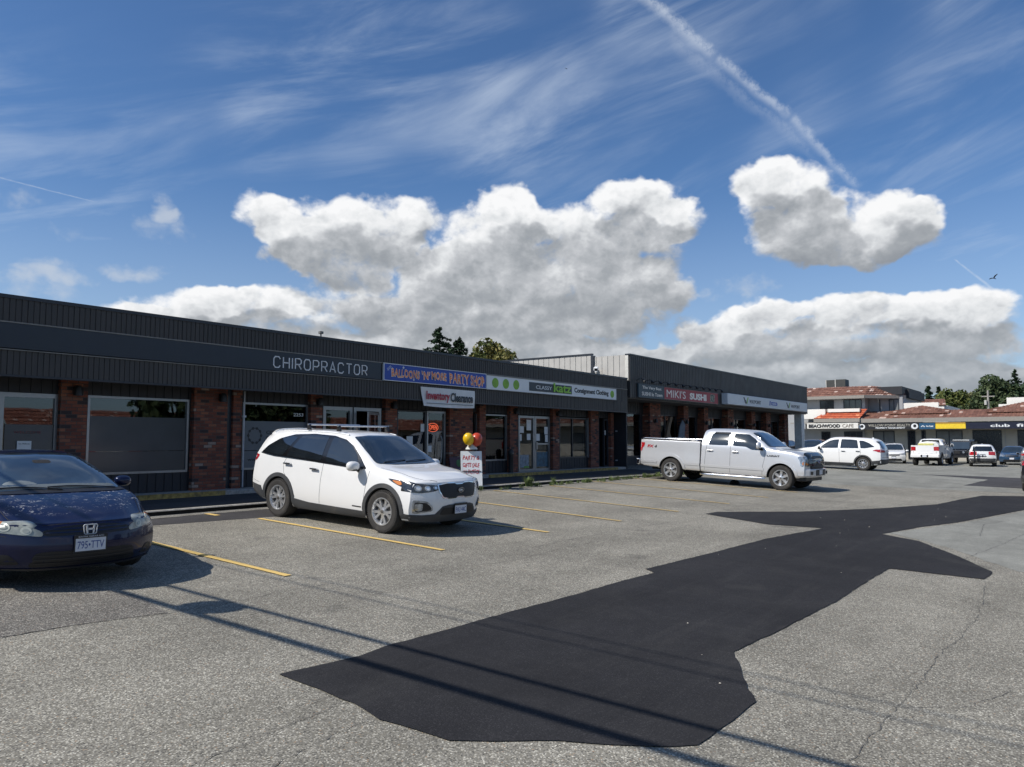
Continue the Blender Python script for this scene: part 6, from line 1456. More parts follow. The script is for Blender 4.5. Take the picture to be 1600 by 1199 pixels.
    for sx, sd_ in ((1, 'R'), (-1, 'L')):
        for y, z in ((.42, 1.17), (-.50, 1.18)):
            c = hit(b, sd_, y, z + Z, 0); h_ = bevel(MB().box(-.016, .016, -.11, .11, -.022, .022).build("door_handle", P if det else M_BLACK, root), .012, 2); h_.location = c + Vector((sx * .032, 0, 0))
            if det: MB().lathe([(0, 0), (.05, 0), (.04, -.004)], 18, 'x').build("handle_cup", M_SEAM, h_).location = (-sx * .027, 0, -.005)
        mirror(root, sx, 1.28, 1.42 + Z, .18, P, .95, (.115, .125, .08))
    if det:
        # raised waist crease and sill step
        for bv, a, z_ in ((b, (-.83, 1.42), .60), (bb, (-1.46, -.88), .62), (bb, (rear + .05, -2.56), .62)):
            patch(bv, "lower_moulding", 'R', [(a[0], z_), (a[1], z_), (a[1], z_ + .085), (a[0], z_ + .085)], P, root, .016, .03, .08, 0, True)
        for sx in (1, -1): MB().tube([(sx * .93, -.85, .34), (sx * .98, -.6, .34), (sx * .98, 1.25, .34), (sx * .93, 1.45, .34)], .035, 10).box(sx * .80, sx * .86, -.3, -.2, .34, .44).box(sx * .80, sx * .86, .9, 1.0, .34, .44).build("side_step", M_CHROME, root, smooth=True)
        # bed cover with rails
        MB().box(-.90, .90, rear + .06, -.90, 1.447, 1.475).build("bed_cover", M_BLACK, root)
        for sx in (1, -1):
            bevel(MB().box(sx * .93 - .03, sx * .93 + .03, rear + .05, -.90, 1.445, 1.475).build("bed_rail", M_BLACK, root), .01); MB().tube([(sx * .88, rear + .1, 1.475), (sx * .88, rear + .2, 1.505), (sx * .88, -1.1, 1.51), (sx * .88, -1.0, 1.475)], .013, 8).build("bed_rail_tube", M_CHROME, root, smooth=True)
        # face
        patch(b, "grille", 'F', [(-.62, .74), (.62, .74), (.66, 1.12), (.60, 1.15), (-.60, 1.15), (-.66, 1.12)], M_GRIL, root, .02, .04, .06, 1)
        for z_ in (.80, .89, .98, 1.07): patch(b, "grille_bar", 'F', [(-.60, z_), (.60, z_), (.60, z_ + .035), (-.60, z_ + .035)], M_CLAD, root, .032, .02, .08, 0)
        c = hit(b, 'F', 0, .96, .04); mb = MB(); flat(mb, disc(0, 0, .115, .048, 26), (0, c.y, .965), (-1, 0, 0), UZ, .012); e = mb.build("oval_badge", mat("badge_blue", (.02, .05, .2), .3), root)
        mb = MB(); stroke(mb, disc(0, 0, .115, .048, 26), .010, (0, c.y, .965), (-1, 0, 0), UZ, .016, True); sub(mb.build("badge_rim", M_CHROME, None), e)
        hp = [(.66, .80), (.93, .80), (.955, 1.10), (.92, 1.13), (.70, 1.13), (.66, 1.06)]
        hh = patch(b, "headlight", 'F', hp, M_LENS, root, .010, .03, .05, 1, True); h2 = patch(b, "headlight", 'R', [(2.62, .82), (2.84, .80), (2.84, 1.12), (2.58, 1.14), (2.52, 1.10), (2.60, .98)], M_LENS, root, .010, .03, .05, 1, True)
        for o_ in patch(b, "lamp_block", 'F', [(.73, .92), (.86, .92), (.86, 1.04), (.73, 1.04)], M_LDARK, None, .018, .01, .05, 1, True): o_.parent = hh[0]
        for o_ in patch(b, "lamp_block", 'R', [(2.68, .86), (2.80, .86), (2.80, .96), (2.68, .96)], M_AMB, None, .018, .01, .05, 1, True): o_.parent = h2[0]
        bevel(MB().prism([(-.98, 2.50), (-.96, 2.72), (-.80, 2.88), (-.45, 2.94), (.45, 2.94), (.80, 2.88), (.96, 2.72), (.98, 2.50), (.9, 2.46), (-.9, 2.46)], .50, .735, 'z').build("front_bumper", P, root), .025, 2)
        MB().prism([(-.42, 2.90), (.42, 2.90), (.42, 2.955), (-.42, 2.955)], .53, .72, 'z').build("bumper_centre", M_BLACK, root)
        for sx in (1, -1): MB().box(sx * .70 - .07, sx * .70 + .07, 2.86, 2.918, .56, .66).build("fog_lamp", M_GRIL, root)
        bevel(MB().prism([(-.86, 2.46), (-.80, 2.74), (.80, 2.74), (.86, 2.46)], .33, .50, 'z').build("air_dam", M_BLACK, root), .02)
        patch(b, "bonnet_deflector", 'T', [(-.80, 2.64), (.80, 2.64), (.74, 2.84), (-.74, 2.84)], M_GLBK, root, .045, .03, .08, 1)
        mb = MB().box(-.15, .15, 2.957, 2.962, .555, .70); mb.build("licence_plate", M_PLATE, root)
        for sd_, ux in (('R', (0, 1, 0)), ('L', (0, -1, 0))):
            c = hit(bb, sd_, rear + .42, 1.22, .003); y_ = rear + (.34 if sd_ == 'R' else .86)
            letters("decal_red", "FX", (c.x, y_, 1.165), ux, UZ, .27, .10, M_RED, root, .004, bold=.04, shear=.2)
            letters("decal_black", "4", (c.x, y_ + ux[1] * .29, 1.165), ux, UZ, .10, .10, M_SEAM, root, .004, bold=.04, shear=.2)
            c = hit(b, sd_, 1.75, 1.10, .004); y_ = 1.52 if sd_ == 'R' else 1.95
            letters("fender_badge", "LARIAT", (c.x, y_, 1.075), ux, UZ, .42, .055, M_SEAM, root, .006, bold=.03)
    return root
SIL = paint("silver_paint", (.70, .71, .725), .5, .34, .12)
F15 = make_pickup("pickup_truck", "silver crew-cab pickup with a black bed cover parked before the sushi shop", SIL); place(F15, 26.55, 9.95, R(177.0))

# ---- other SUVs and cars, farther off
def make_suv(name, label, cat, P, L=4.65, H=1.69, Wd=.92, front=True, tail='wide', rails=False, cladm=None, style='five', Rt=.36, group=None, spoiler=True):
    root = thing(name, label, cat, group=group); k_ = L / 4.7; h = H / 1.69; w = Wd / .945
    base = [(-2.36, .40, 1.12, 1.52, .82, .885, .84, .58), (-2.2, .33, 1.14, 1.60, .86, .92, .88, .62), (-1.9, .28, 1.13, 1.65, .875, .94, .905, .645), (-1.35, .24, 1.11, 1.685, .88, .945, .912, .66), (-.6, .20, 1.075, 1.69, .885, .945, .91, .665), (0, .20, 1.05, 1.68, .885, .945, .908, .66), (.36, .20, 1.04, 1.62, .885, .945, .905, .655),
            (.76, .20, 1.03, 1.38, .885, .945, .90, .72), (1.12, .20, 1.01, 1.14, .885, .944, .893, .80), (1.26, .20, 1.00, 1.095, .885, .944, .89, .80), (1.6, .22, .97, 1.06, .885, .942, .88, .775), (1.95, .24, .92, 1.01, .87, .935, .87, .74), (2.2, .24, .87, .95, .86, .925, .86, .70), (2.33, .24, .83, .90, .85, .915, .845, .68)]
    st = [(a * k_, b_, c * h, d_ * h, e * w, f * w, g * w, q * w) for a, b_, c, d_, e, f, g, q in base]
    S = Shell(st, ((.2, .3, .45, .6, .72, .85, .9), (.10, .04, .01, .0, .02, .05, .10)), ((.3, .5, .75, 1.1, 1.3, 1.5, 1.6), (.07, .0, .0, .03, .14, .30, .26)), bow=(.30, .2), reach=(.95, .8), ny=80)
    yb = 1.36 * k_; ob, cut = S.cut([(yb, Rt), (-yb, Rt)], Rt + .035, .92 * w, "body", P, root); ob.parent = root; do_bool(ob, [cut]); b = S.bvh
    add_wheels(root, 'far' + style + str(Rt), (yb, -yb), .80 * w, 0, Rt, .23, .225, style)
    if cladm:
        for y in (yb, -yb): patch(b, "arch_cladding", 'R', arc(y, Rt, Rt + .10, 182, -2, 22) + arc(y, Rt, Rt + .03, -4, 184, 22), cladm, root, .014, .05, .08, 0, True)
        patch(b, "sill_cladding", 'R', [(-yb + .395, .22), (yb - .395, .215), (yb - .395, .36), (-yb + .395, .38)], cladm, root, .013, .03, .1, 0, True)
        patch(b, "rear_bumper_cladding", 'B', [(-.84, .36), (.84, .36), (.86, .62), (-.86, .62)], cladm, root, .012, .03, .1, 1)
        patch(b, "rear_corner_cladding", 'R', [(-2.30 * k_, .36), (-yb - .395, .27), (-yb - .44, .52), (-2.34 * k_, .60)], cladm, root, .012, .03, .08, 0, True)
    f = lambda P_: [(y * k_, z * h) for y, z in P_]
    patch(b, "rear_quarter_window", 'R', f([(-1.90, 1.24), (-1.42, 1.15), (-1.22, 1.15), (-1.12, 1.53), (-1.35, 1.52), (-1.62, 1.42)]), M_CGL, root, .008, .006, .07, 1, True)
    patch(b, "rear_side_window", 'R', f([(-1.13, 1.145), (-.22, 1.11), (-.24, 1.565), (-.68, 1.57), (-1.02, 1.545)]), M_CGL, root, .008, .006, .07, 1, True)
    patch(b, "front_side_window", 'R', f([(-.10, 1.11), (.70, 1.07), (.80, 1.10), (.60, 1.29), (.38, 1.44), (.14, 1.52), (-.12, 1.555)]), M_CGL, root, .008, .006, .07, 1, True)
    patch(b, "windscreen", 'F', [(x * w, z * h) for x, z in [(-.77, 1.13), (.77, 1.13), (.70, 1.33), (.60, 1.57), (.3, 1.60), (-.3, 1.60), (-.60, 1.57), (-.70, 1.33)]], M_WSG, root, .012, .008, .08, 1)
    patch(b, "rear_window", 'B', [(x * w, z * h) for x, z in [(-.70, 1.16), (.70, 1.16), (.60, 1.52), (-.60, 1.52)]], M_CGL, root, .014, .006, .08, 1)
    if tail == 'wide':
        patch(b, "tail_lamp", 'R', f([(-2.40, .98), (-2.2, .99), (-1.80, 1.04), (-1.95, 1.11), (-2.4, 1.12)]), M_RED, root, .008, .02, .05, 1, True); patch(b, "tail_lamp", 'B', [(.48 * w, .97 * h), (.90 * w, .97 * h), (.90 * w, 1.09 * h), (.52 * w, 1.05 * h)], M_RED, root, .008, .02, .06, 1, True)
    else:
        patch(b, "tail_lamp", 'R', f([(-2.40, .86), (-2.12, .88), (-2.08, 1.12), (-2.4, 1.14)]), M_RED, root, .008, .02, .05, 1, True); patch(b, "tail_lamp", 'B', [(.66 * w, .86 * h), (.90 * w, .86 * h), (.88 * w, 1.13 * h), (.68 * w, 1.12 * h)], M_RED, root, .008, .02, .06, 1, True)
    patch(b, "headlight", 'F', [(.50 * w, .74), (.92 * w, .76), (.92 * w, .88), (.70 * w, .86), (.52 * w, .82)], M_LENS, root, .008, .02, .05, 1, True); patch(b, "headlight", 'R', f([(1.75, .86), (2.0, .88), (2.26, .83), (2.24, .74), (1.95, .76)]), M_LENS, root, .008, .02, .05, 1, True)
    patch(b, "grille", 'F', [(-.44, .64), (.44, .64), (.46, .80), (-.46, .80)], M_GRIL, root, .008, .02, .08, 1); patch(b, "grille_bar", 'F', [(-.44, .71), (.44, .71), (.44, .735), (-.44, .735)], P, root, .02, .02, .1, 0)
    patch(b, "lower_intake", 'F', [(-.62, .26), (.62, .26), (.55, .42), (-.55, .42)], M_BLACK, root, .008, .02, .08, 1)
    plate(root, b, 'F', 0, .52, None, off=.02); plate(root, b, 'B', 0, .82, None, off=.02)
    mb = MB()
    for sd_ in 'RL':
        seam(mb, b, sd_, f([(1.02, 1.01), (.96, .7), (.92, .34)]), .010); seam(mb, b, sd_, f([(-.16, 1.08), (-.20, .36)]), .010); seam(mb, b, sd_, f([(-1.20, 1.10), (-1.24, .85), (-.92, .5)]), .010)
        sx = 1 if sd_ == 'R' else -1
        for y, z in ((-.38, .95), (-1.10, .98)):
            c = hit(b, sd_, y * k_, z * h, 0); h_ = bevel(MB().box(-.016, .016, -.10, .10, -.015, .017).build("door_handle", M_BLACK if cladm else P, root), .010, 1); h_.location = c + Vector((sx * .028, 0, 0))
        mirror(root, sx, .80 * k_, 1.07 * h, .12, P if not cladm else M_BLACK, .92 * w, (.115, .08, .08))
        if rails:
            pts = [hit(b, 'T', sx * .60 * w, y, .04) for y in np.linspace(-1.6 * k_, .2, 12)]; MB().tube(pts, .02, 8).build("roof_rail", M_BLACK, root, smooth=True)
    seam(mb, b, 'B', [(-.80 * w, .72), (.80 * w, .72)], .012); gaps(mb, root)
    o = MB().prism([(0, 0), (.16, 0), (.03, .075)], -.012, .012, 'x').build("antenna_fin", P, root); o.location = (0, -1.7 * k_, 1.655 * h)
    return root
WH = paint("white_car_paint", (.80, .80, .785))
c_ = make_suv("suv", "white SUV with black arches parked beyond the silver pickup, nose to the shops", "SUV", WH, 4.65, 1.70, .92, cladm=M_CLAD, style='multi'); place(c_, 43.6, 10.55, R(0))
c_ = make_suv("suv", "white compact SUV facing the lot between the big white pickup and the far white SUV", "SUV", WH, 4.45, 1.68, .90, style='five', rails=False, tail='tall'); place(c_, 72.3, 13.05, R(99))
c_ = make_suv("suv", "white wagon-like SUV with a black bike rack on its tail, right of the big pickup", "SUV", WH, 4.5, 1.66, .89, style='five', rails=True, tail='tall', cladm=M_CLAD); place(c_, 68.3, 6.25, R(-84)); SUBA = c_
# bike rack hitched to its tail
rk = MB().box(-.05, .05, -.15, .45, -.04, .04).box(-.06, .06, -.12, .0, -.05, .85).box(-.75, .75, -.2, -.12, .28, .34).box(-.75, .75, -.45, -.38, .28, .34).box(-.05, .05, -.5, -.12, .27, .33).box(-.55, -.47, -.45, -.15, .26, .42).box(.47, .55, -.45, -.15, .26, .42).build("bike_rack", M_BLACK)
prop(rk, "folded black bike rack on the tail of the white wagon-like SUV", "bike rack"); rk.location = (65.75, 6.5, .45); rk.rotation_euler = (0, 0, R(-84))
GRYP = paint("grey_silver_paint", (.34, .36, .38), .5, .3)
c_ = make_suv("sedan", "grey-silver sedan with red tail lamps at the right edge of the far row", "car", GRYP, 4.7, 1.50, .91, tail='wide'); place(c_, 68.2, 2.95, R(-86))
NAV = paint("navy_paint", (.016, .035, .075), .3, .3); BLK = paint("black_paint", (.010, .010, .013), .2, .3); BLU = paint("mid_blue_paint", (.02, .075, .16), .4, .3)
c_ = make_suv("sedan", "mid-blue sedan between the white wagon-like SUV and the grey-silver sedan", "car", BLU, 4.6, 1.50, .90); place(c_, 74.2, 4.6, R(90))
c_ = make_suv("suv", "pale blue-grey SUV showing only its roof behind the white compact SUV", "SUV", paint("pale_blue_paint", (.28, .34, .42), .4, .3), 4.6, 1.74, .92); place(c_, 77.2, 15.2, R(90))
c_ = make_suv("sedan", "black sedan just right of the taller block's white corner post", "car", BLK, 4.6, 1.52, .90); place(c_, 64.5, 20.3, R(86)); c_.location.z = .45
c_ = make_suv("sedan", "navy sedan seen over the bonnet of the white SUV beyond the silver pickup", "car", NAV, 4.6, 1.56, .90); place(c_, 64.5, 17.6, R(94)); c_.location.z = .45
c_ = make_suv("suv", "black SUV at the right edge of the picture, only its rear corner in view", "SUV", BLK, 4.8, 1.72, .94, cladm=M_CLAD); place(c_, 35.9, .95, R(-92))
c_ = make_suv("suv", "white SUV across the lot, mirrored in the sushi shop's window", "SUV", WH, 4.65, 1.7, .92); place(c_, 62, -14, R(90))
# tall white pickup with gear in the bed
CHV = make_pickup("pickup_truck", "raised white pickup with its tailgate towards the lot and gear in the bed", WH, det=False, style='five', Rt=.43, rear=-2.95, lift=.12, wb=1.93, tono=False, cladm=M_CLAD); place(CHV, 69.0, 9.65, R(-93))
gear = MB().prism([(-.75, 0), (.75, 0), (.74, .34), (.55, .60), (.1, .68), (-.5, .64), (-.72, .4)], -.55, .55, 'y').build("cargo_crate", mat("white_moulded_plastic", (.74, .75, .72), .5, dirt=.2)); bevel(gear, .06, 2)
prop(gear, "rounded white plastic box in the bed of the raised pickup", "crate"); gear.location = (67.7, 9.7, 1.18); gear.rotation_euler = (0, 0, R(90))
g2 = bevel(MB().box(-.5, .55, -.12, .2, 0, .36).box(-.42, .45, -.13, .21, .1, .22).build("storage_tote", mat("pale_yellow_plastic", (.66, .62, .22), .5)), .03); prop(g2, "pale yellow tote in front of the white box in the pickup bed", "tote"); g2.location = (66.95, 9.8, 1.34); g2.rotation_euler = (0, 0, R(90))
# black boxy off-roader behind
JP = thing("off_roader", "black boxy off-roader with a pale roof rack behind the raised white pickup", "SUV"); JPM = paint("black_paint", (.010, .010, .013))
bevel(MB().box(-.86, .86, -2.0, 2.0, .50, 1.15).build("body", JPM, JP), .08, 3); bevel(MB().prism([(-1.95, 1.15), (.55, 1.15), (.35, 1.86), (-1.9, 1.86)], -.80, .80, 'x').build("cabin", JPM, JP), .06, 2)
MB().prism([(.57, 1.2), (.40, 1.78), (.42, 1.79), (.59, 1.21)], -.70, .70, 'x').build("windscreen", M_WSG, JP)
for sx in (1, -1):
    MB().box(sx * .80 - .012, sx * .80 + .012, -1.75, -.8, 1.25, 1.75).box(sx * .80 - .012, sx * .80 + .012, -.65, .25, 1.25, 1.75).build("side_window", M_CGL, JP); o = bevel(MB().box(sx * .98 - .08, sx * .98 + .08, .45, .52, 1.2, 1.42).build("mirror", M_WHITE, JP), .02)
    for y in (1.25, -1.25): bevel(MB().box(sx * .80 - .14, sx * .80 + .14, y - .52, y + .52, .95, 1.02).build("fender", M_BLACK, JP), .02)
MB().box(-.62, .62, -1.7, .2, 1.93, 1.98).box(-.6, -.56, -1.6, 0, 1.86, 1.95).box(.56, .6, -1.6, 0, 1.86, 1.95).build("roof_rack", M_PAPER, JP)
for sx in (-.55, .55): MB().lathe([(0, 0), (.09, 0), (.09, .02), (0, .03)], 18, 'y').build("headlight", M_LENS, JP).location = (sx, 2.0, .95)
MB().box(-.3, .3, 2.0, 2.02, .82, 1.08).build("grille", M_GRIL, JP); MB().box(-.8, .8, 2.0, 2.2, .5, .66).build("front_bumper", M_BLACK, JP)
add_wheels(JP, 'jeep', (1.25, -1.25), .80, 0, .41, .26, .21, 'five'); place(JP, 75.2, 8.35, R(84))

# ------------------------------------------------------------------ small things by the shops
# folding sign with balloons
t = thing("sandwich_board", "white folding pavement board with red handwriting in front of the brick wall", "sandwich board", (16.90, 14.0, .70), (0, 0, R(-44))); t.scale = (.88, .88, .95)
for sg in (1, -1):
    a = R(14) * sg
    o = bevel(MB().box(-.33, .33, -.012, .012, 0, 1.05).build("panel", M_WHITE if sg < 0 else mat("shade_grey_board", (.26, .27, .28), .6), t), .004); o.location = (0, sg * .27, 0); o.rotation_euler = (a, 0, 0)  # rear panel coloured grey, the dimness of its shaded side painted in
    if sg < 0:
        M_RW = mat("red_marker", (.45, .03, .03), .6)
        for j, (s_, z) in enumerate((("PARTY &", .78), ("GIFTS SALE", .56), ("ALL IN STOCK", .36), ("OPEN", .14))):
            l = letters("handwriting", s_, (-.28, -.013, z), UX, UZ, .54 if j < 3 else .3, .13 if j < 3 else .1, M_RW, None, .002, bold=.02, shear=.25, warp=wob(.08, j)); l.parent = o
    MB().box(-.34, -.30, -.016, .016, 0, 1.05).box(.30, .34, -.016, .016, 0, 1.05).build("panel_edge", M_PAPER if sg < 0 else M_CLAD, o)
MB().box(-.3, .3, -.2, .2, .42, .44).build("cross_brace", M_CLAD, t)
o = MB().lathe([(0, .30), (.05, .24), (.10, .12), (.17, .02), (.17, 0), (0, 0)], 16, 'z').build("balloon_weight", mat("crumpled_white_foil", (.62, .62, .58), .5, bump=.5, bscale=30), smooth=True)
o.location = (16.92, 14.0, 1.72); prop(o, "crumpled pale weight on top of the pavement board holding the balloons", "balloon weight")
def balloon(x, y, z, r_, col, nm, label):
    prof = [(0, r_ * 1.12)] + [(r_ * math.sin(R(a)), r_ * 1.12 * math.cos(R(a)) if a < 90 else r_ * 1.28 * math.cos(R(a))) for a in range(12, 171, 10)] + [(.012, -r_ * 1.30), (.03, -r_ * 1.38), (.0, -r_ * 1.34)]
    o = MB().lathe(prof, 28, 'z').build("balloon", mat(nm, col, .3, coat=.35, var=.05), smooth=True); o.location = (x, y, z); prop(o, label, "balloon", group="balloons on the pavement board"); return o
for x, y, z, r_, col, nm, lb, ti in ((16.72, 13.95, 2.02, .155, (.78, .48, .01), "yellow_balloon_skin", "yellow balloon on the left of the bunch above the pavement board", -18), (17.0, 13.88, 2.01, .165, (.50, .055, .018), "rust_red_balloon_skin", "rust-red balloon in the bunch above the pavement board", 12), (17.08, 14.08, 1.90, .150, (.80, .50, .01), "yellow_balloon_skin", "lower yellow balloon partly behind the rust-red one", 28)):
    balloon(x, y, z, r_, col, nm, lb).rotation_euler = (0, R(ti), 0)
mb = MB()
for x, y, z in ((16.74, 13.95, 1.83), (16.98, 13.88, 1.81), (17.04, 14.06, 1.75)): mb.tube([(x, y, z), (16.92, 14.0, 1.72)], .003, 4)
prop(mb.build("balloon_string", M_PAPER), "white strings tying the balloons to the weight", "string")
t = thing("window_sign", "small painted plant sign leaning low against the brick wall by the party shop", "sign", (19.6, 16.7, 0.8), (R(-8), 0, 0))
MB().box(-.45, .55, 0, .03, .0, .62).build("panel", mat("plum_board", (.07, .03, .05), .6), t)
mb = MB(); flat(mb, disc(0, .42, .14, .12, 14), (0, 0, 0), UX, UZ); flat(mb, disc(.14, .36, .08, .08, 12), (0, 0, 0), UX, UZ); mb.build("green_leaves", mat("leaf_paint", (.05, .16, .05), .6), t); letters("lettering", "HAVE FUN", (-.35, -.002, .12), UX, UZ, .75, .13, mat("lilac_letters", (.22, .18, .28), .6), t, .003, bold=.02)
t = thing("ash_bin", "small black cigarette bin against the brick pillar left of the clothing shop door", "bin", (22.45, 16.72, .80))
MB().lathe([(0, 0), (.09, 0), (.09, .62), (.10, .64), (.10, .78), (.06, .84), (0, .86)], 18, 'z').build("bin_body", M_BLACK, t, smooth=True); MB().lathe([(0, 0), (.03, 0), (.03, .01), (0, .012)], 12, 'y').build("ash_opening", M_TRIM, t).location = (0, -.10, .70)

# weeds along the kerb
rg = np.random.default_rng(5)
def blades(name, spots, m_, label, n=26, h=.16, w=.006, spread=.08):
    vs = []; fs = []
    for (x, y, s_) in spots:
        for _ in range(int(n * s_)):
            bx, by = x + rg.normal(0, spread * .5), y + rg.normal(0, spread * .3); a = rg.uniform(0, 6.28); L = h * rg.uniform(.4, 1.1) * s_ ** .5; lx, ly = math.cos(a) * L * .45, math.sin(a) * L * .45; z0 = float(gz(bx, by)) + .004; px_, py_ = -math.sin(a) * w, math.cos(a) * w; b0 = len(vs)
            vs += [(bx - px_, by - py_, z0), (bx + px_, by + py_, z0), (bx + lx * .4 + px_, by + ly * .4 + py_, z0 + L * .6), (bx + lx * .4 - px_, by + ly * .4 - py_, z0 + L * .6), (bx + lx, by + ly, z0 + L)]
            fs += [(b0, b0 + 1, b0 + 2, b0 + 3), (b0 + 3, b0 + 2, b0 + 4)]
    o = MB().add(vs, fs).build(name, m_, fix=False); return prop(o, label, "weeds", kind='stuff')
sp = [(x + rg.normal(0, .1), 13.52 - .012 * (x - 7) + rg.normal(0, .05), rg.uniform(.4, 1.3)) for x in np.concatenate([rg.uniform(14.5, 29.5, 46), rg.uniform(20, 30, 50)])]
blades("weeds", sp + [(19.0, 13.55, 4.0), (19.1, 13.5, 3.5), (20.4, 13.5, 2.5)], mat("weed_green", (.11, .15, .045), .8, var=.4, vscale=3), "low green weeds growing along the foot of the kerb", 24)

# ------------------------------------------------------------------ trees
M_BARK = mat("bark", (.09, .065, .045), .9, var=.3, vscale=3, bump=.6, bscale=20)
def leaf_mat(name, a, b_, tr=.25):
    m_ = bpy.data.materials.new(name); m_.use_nodes = True; k = NT(m_.node_tree); p = m_.node_tree.nodes['Principled BSDF']
    g = k.node('ShaderNodeNewGeometry'); r1 = k.node('ShaderNodeTexWhiteNoise', noise_dimensions='3D'); sn = k.v('SNAP', g.outputs['Position'], (.45, .45, .45)); k.l.new(sn, r1.inputs['Vector'])
    f = k.m('ADD', k.m('MULTIPLY', r1.outputs['Value'], .5), k.m('MULTIPLY', k.noise(g.outputs['Position'], .6, 3), .5))
    k.l.new(k.mix(k.ss(f, .25, .75), c4(a), c4(b_)), p.inputs['Base Color']); p.inputs['Roughness'].default_value = .65; p.inputs['Specular IOR Level'].default_value = .3
    p.inputs['Transmission Weight'].default_value = 0.0; p.inputs['Subsurface Weight'].default_value = 0.0
    return m_
def quads(P, N, size, m_=None, asp=.6):
    """leaf faces: one bent quad per point, turned at random about its normal"""
    n = len(P); u = rg.normal(size=(n, 3)); u -= (u * N).sum(1, keepdims=True) * N; u /= np.linalg.norm(u, axis=1, keepdims=True) + 1e-9; v = np.cross(N, u); s_ = (size * rg.uniform(.6, 1.3, n))[:, None] if np.isscalar(size) else size[:, None]
    V = np.stack([P - u * s_, P - v * s_ * asp, P + u * s_, P + v * s_ * asp], 1).reshape(-1, 3); F = np.arange(4 * n).reshape(-1, 4); return V, F
def mesh_np(name, V, F, m_, parent):
    me = bpy.data.meshes.new(name); me.from_pydata(V.tolist(), [], F.tolist()); me.materials.append(m_); o = link(name, me, parent); return o
def leafy(label, x, y, z0, h, rad, m_, n=5200, size=.20, trunk=True, low=.25, group=None, squash=1.0, seedv=0):
    t = thing("broadleaf_tree", label, "tree", (x, y, z0), group=group); rr = np.random.default_rng(seedv + int(abs(x) * 10))
    mb = MB(); mb.tube([(0, 0, 0), (.1, .05, h * .25), (0, .1, h * .5), (.15, 0, h * .8)], [h * .035, h * .028, h * .02, h * .006], 8)
    cl = []
    for i in range(34):
        a = rr.uniform(0, 6.28); u = rr.uniform(-.9, 1) ; r0 = math.sqrt(max(0, 1 - u * u)) * rr.uniform(.55, 1); cz = h * (low + (1 - low) * (.5 + .5 * u * .86)); c = np.array([rad * r0 * math.cos(a), rad * squash * r0 * math.sin(a), cz]); cl.append((c, rad * rr.uniform(.22, .42)))
        if i < 12: mb.tube([(0, 0, h * .3), tuple(c * np.array([.4, .4, .7])), tuple(c)], [h * .014, h * .009, h * .003], 5)
    mb.build("trunk", M_BARK, t, smooth=True)
    P = []; 
    for c, r_ in cl:
        k_ = n // len(cl); d_ = rr.normal(size=(k_, 3)); d_ /= np.linalg.norm(d_, axis=1, keepdims=True); P.append(c + d_ * (r_ * rr.uniform(.35, 1.08, k_) ** .5)[:, None])
    P = np.concatenate(P); N = rr.normal(size=P.shape) + (P - np.array([0, 0, h * .55])) * .6 / rad; N /= np.linalg.norm(N, axis=1, keepdims=True)
    V, F = quads(P, N, size); mesh_np("crown", V, F, m_, t); return t
def conifer(label, x, y, z0, h, rad, m_, n=5200, size=.16, group=None, lean=0.0):
    t = thing("conifer", label, "tree", (x, y, z0), group=group); rr = np.random.default_rng(int(abs(x * 7) + h * 10))
    MB().tube([(0, 0, 0), (lean * .3, 0, h * .5), (lean, 0, h)], [h * .022, h * .014, .02], 8).build("trunk", M_BARK, t, smooth=True)
    P = []; N = []
    nb = int(h * 11)
    for i in range(nb):
        f = (i / nb) ** .9; z = h * (.12 + .87 * f); L = rad * (1 - f) ** .8 * rr.uniform(.6, 1.15) + .12; a = rr.uniform(0, 6.28); k_ = max(10, int(n / nb * (.4 + 1.2 * (1 - f)))); u = rr.uniform(.08, 1, k_)
        w_ = rr.normal(0, 1, k_) * .13 * L * (1.1 - u * .7); droop = -.22 * L * u ** 1.6 + .10 * L * u; X = lean * z / h + math.cos(a) * L * u - math.sin(a) * w_; Y = math.sin(a) * L * u + math.cos(a) * w_; Z = z + droop + rr.normal(0, .06, k_)
        P.append(np.stack([X, Y, Z], 1)); N.append(np.stack([rr.normal(0, .5, k_), rr.normal(0, .5, k_), np.ones(k_)], 1))
    P = np.concatenate(P); N = np.concatenate(N); N /= np.linalg.norm(N, axis=1, keepdims=True); V, F = quads(P, N, size, asp=.4); mesh_np("crown", V, F, m_, t); return t
L_CON = leaf_mat("dark_fir_needles", (.020, .045, .022), (.050, .085, .040)); L_MAP = leaf_mat("autumn_maple_leaves", (.075, .10, .025), (.20, .17, .050)); L_GRN = leaf_mat("green_leaves", (.028, .050, .020), (.070, .092, .036)); L_OLV = leaf_mat("olive_leaves", (.060, .070, .030), (.13, .13, .060))
conifer("taller dark fir of the pair rising over the brick shop row", 44.3, 39.9, .9, 9.9, 4.6, L_CON, 12000)
conifer("shorter dark fir of the pair, right of the taller one over the shop row", 46.2, 39.6, .9, 9.2, 4.4, L_CON, 12000)
conifer("small fir tip between the pair of firs and the round maple", 48.3, 39.2, .9, 8.3, 1.8, L_CON, 3500)
leafy("round maple with yellowing leaves showing over the shop row's roof", 39.9, 31.6, .8, 7.5, 2.2, L_MAP, 9000, .15, seedv=3)
G = "trees beyond the far shop row"
conifer("dark fir standing left of the yellow-green tree beyond the far row", 131, 18.6, 0, 10.2, 2.6, L_CON, 4500, .26, G)
conifer("second dark fir close beside the yellow-green tree beyond the far row", 131, 17.2, 0, 10.0, 2.3, L_CON, 4000, .26, G)
leafy("yellow-green bushy tree right of the two dark firs beyond the far row", 129, 15.3, 0, 9.2, 3.0, leaf_mat("yellow_green_leaves", (.05, .075, .02), (.11, .12, .03)), 5000, .28, group=G)
conifer("slim dark fir between the yellow-green tree and the bare-looking trees", 131, 12.9, 0, 8.5, 1.6, L_CON, 2600, .25, G)
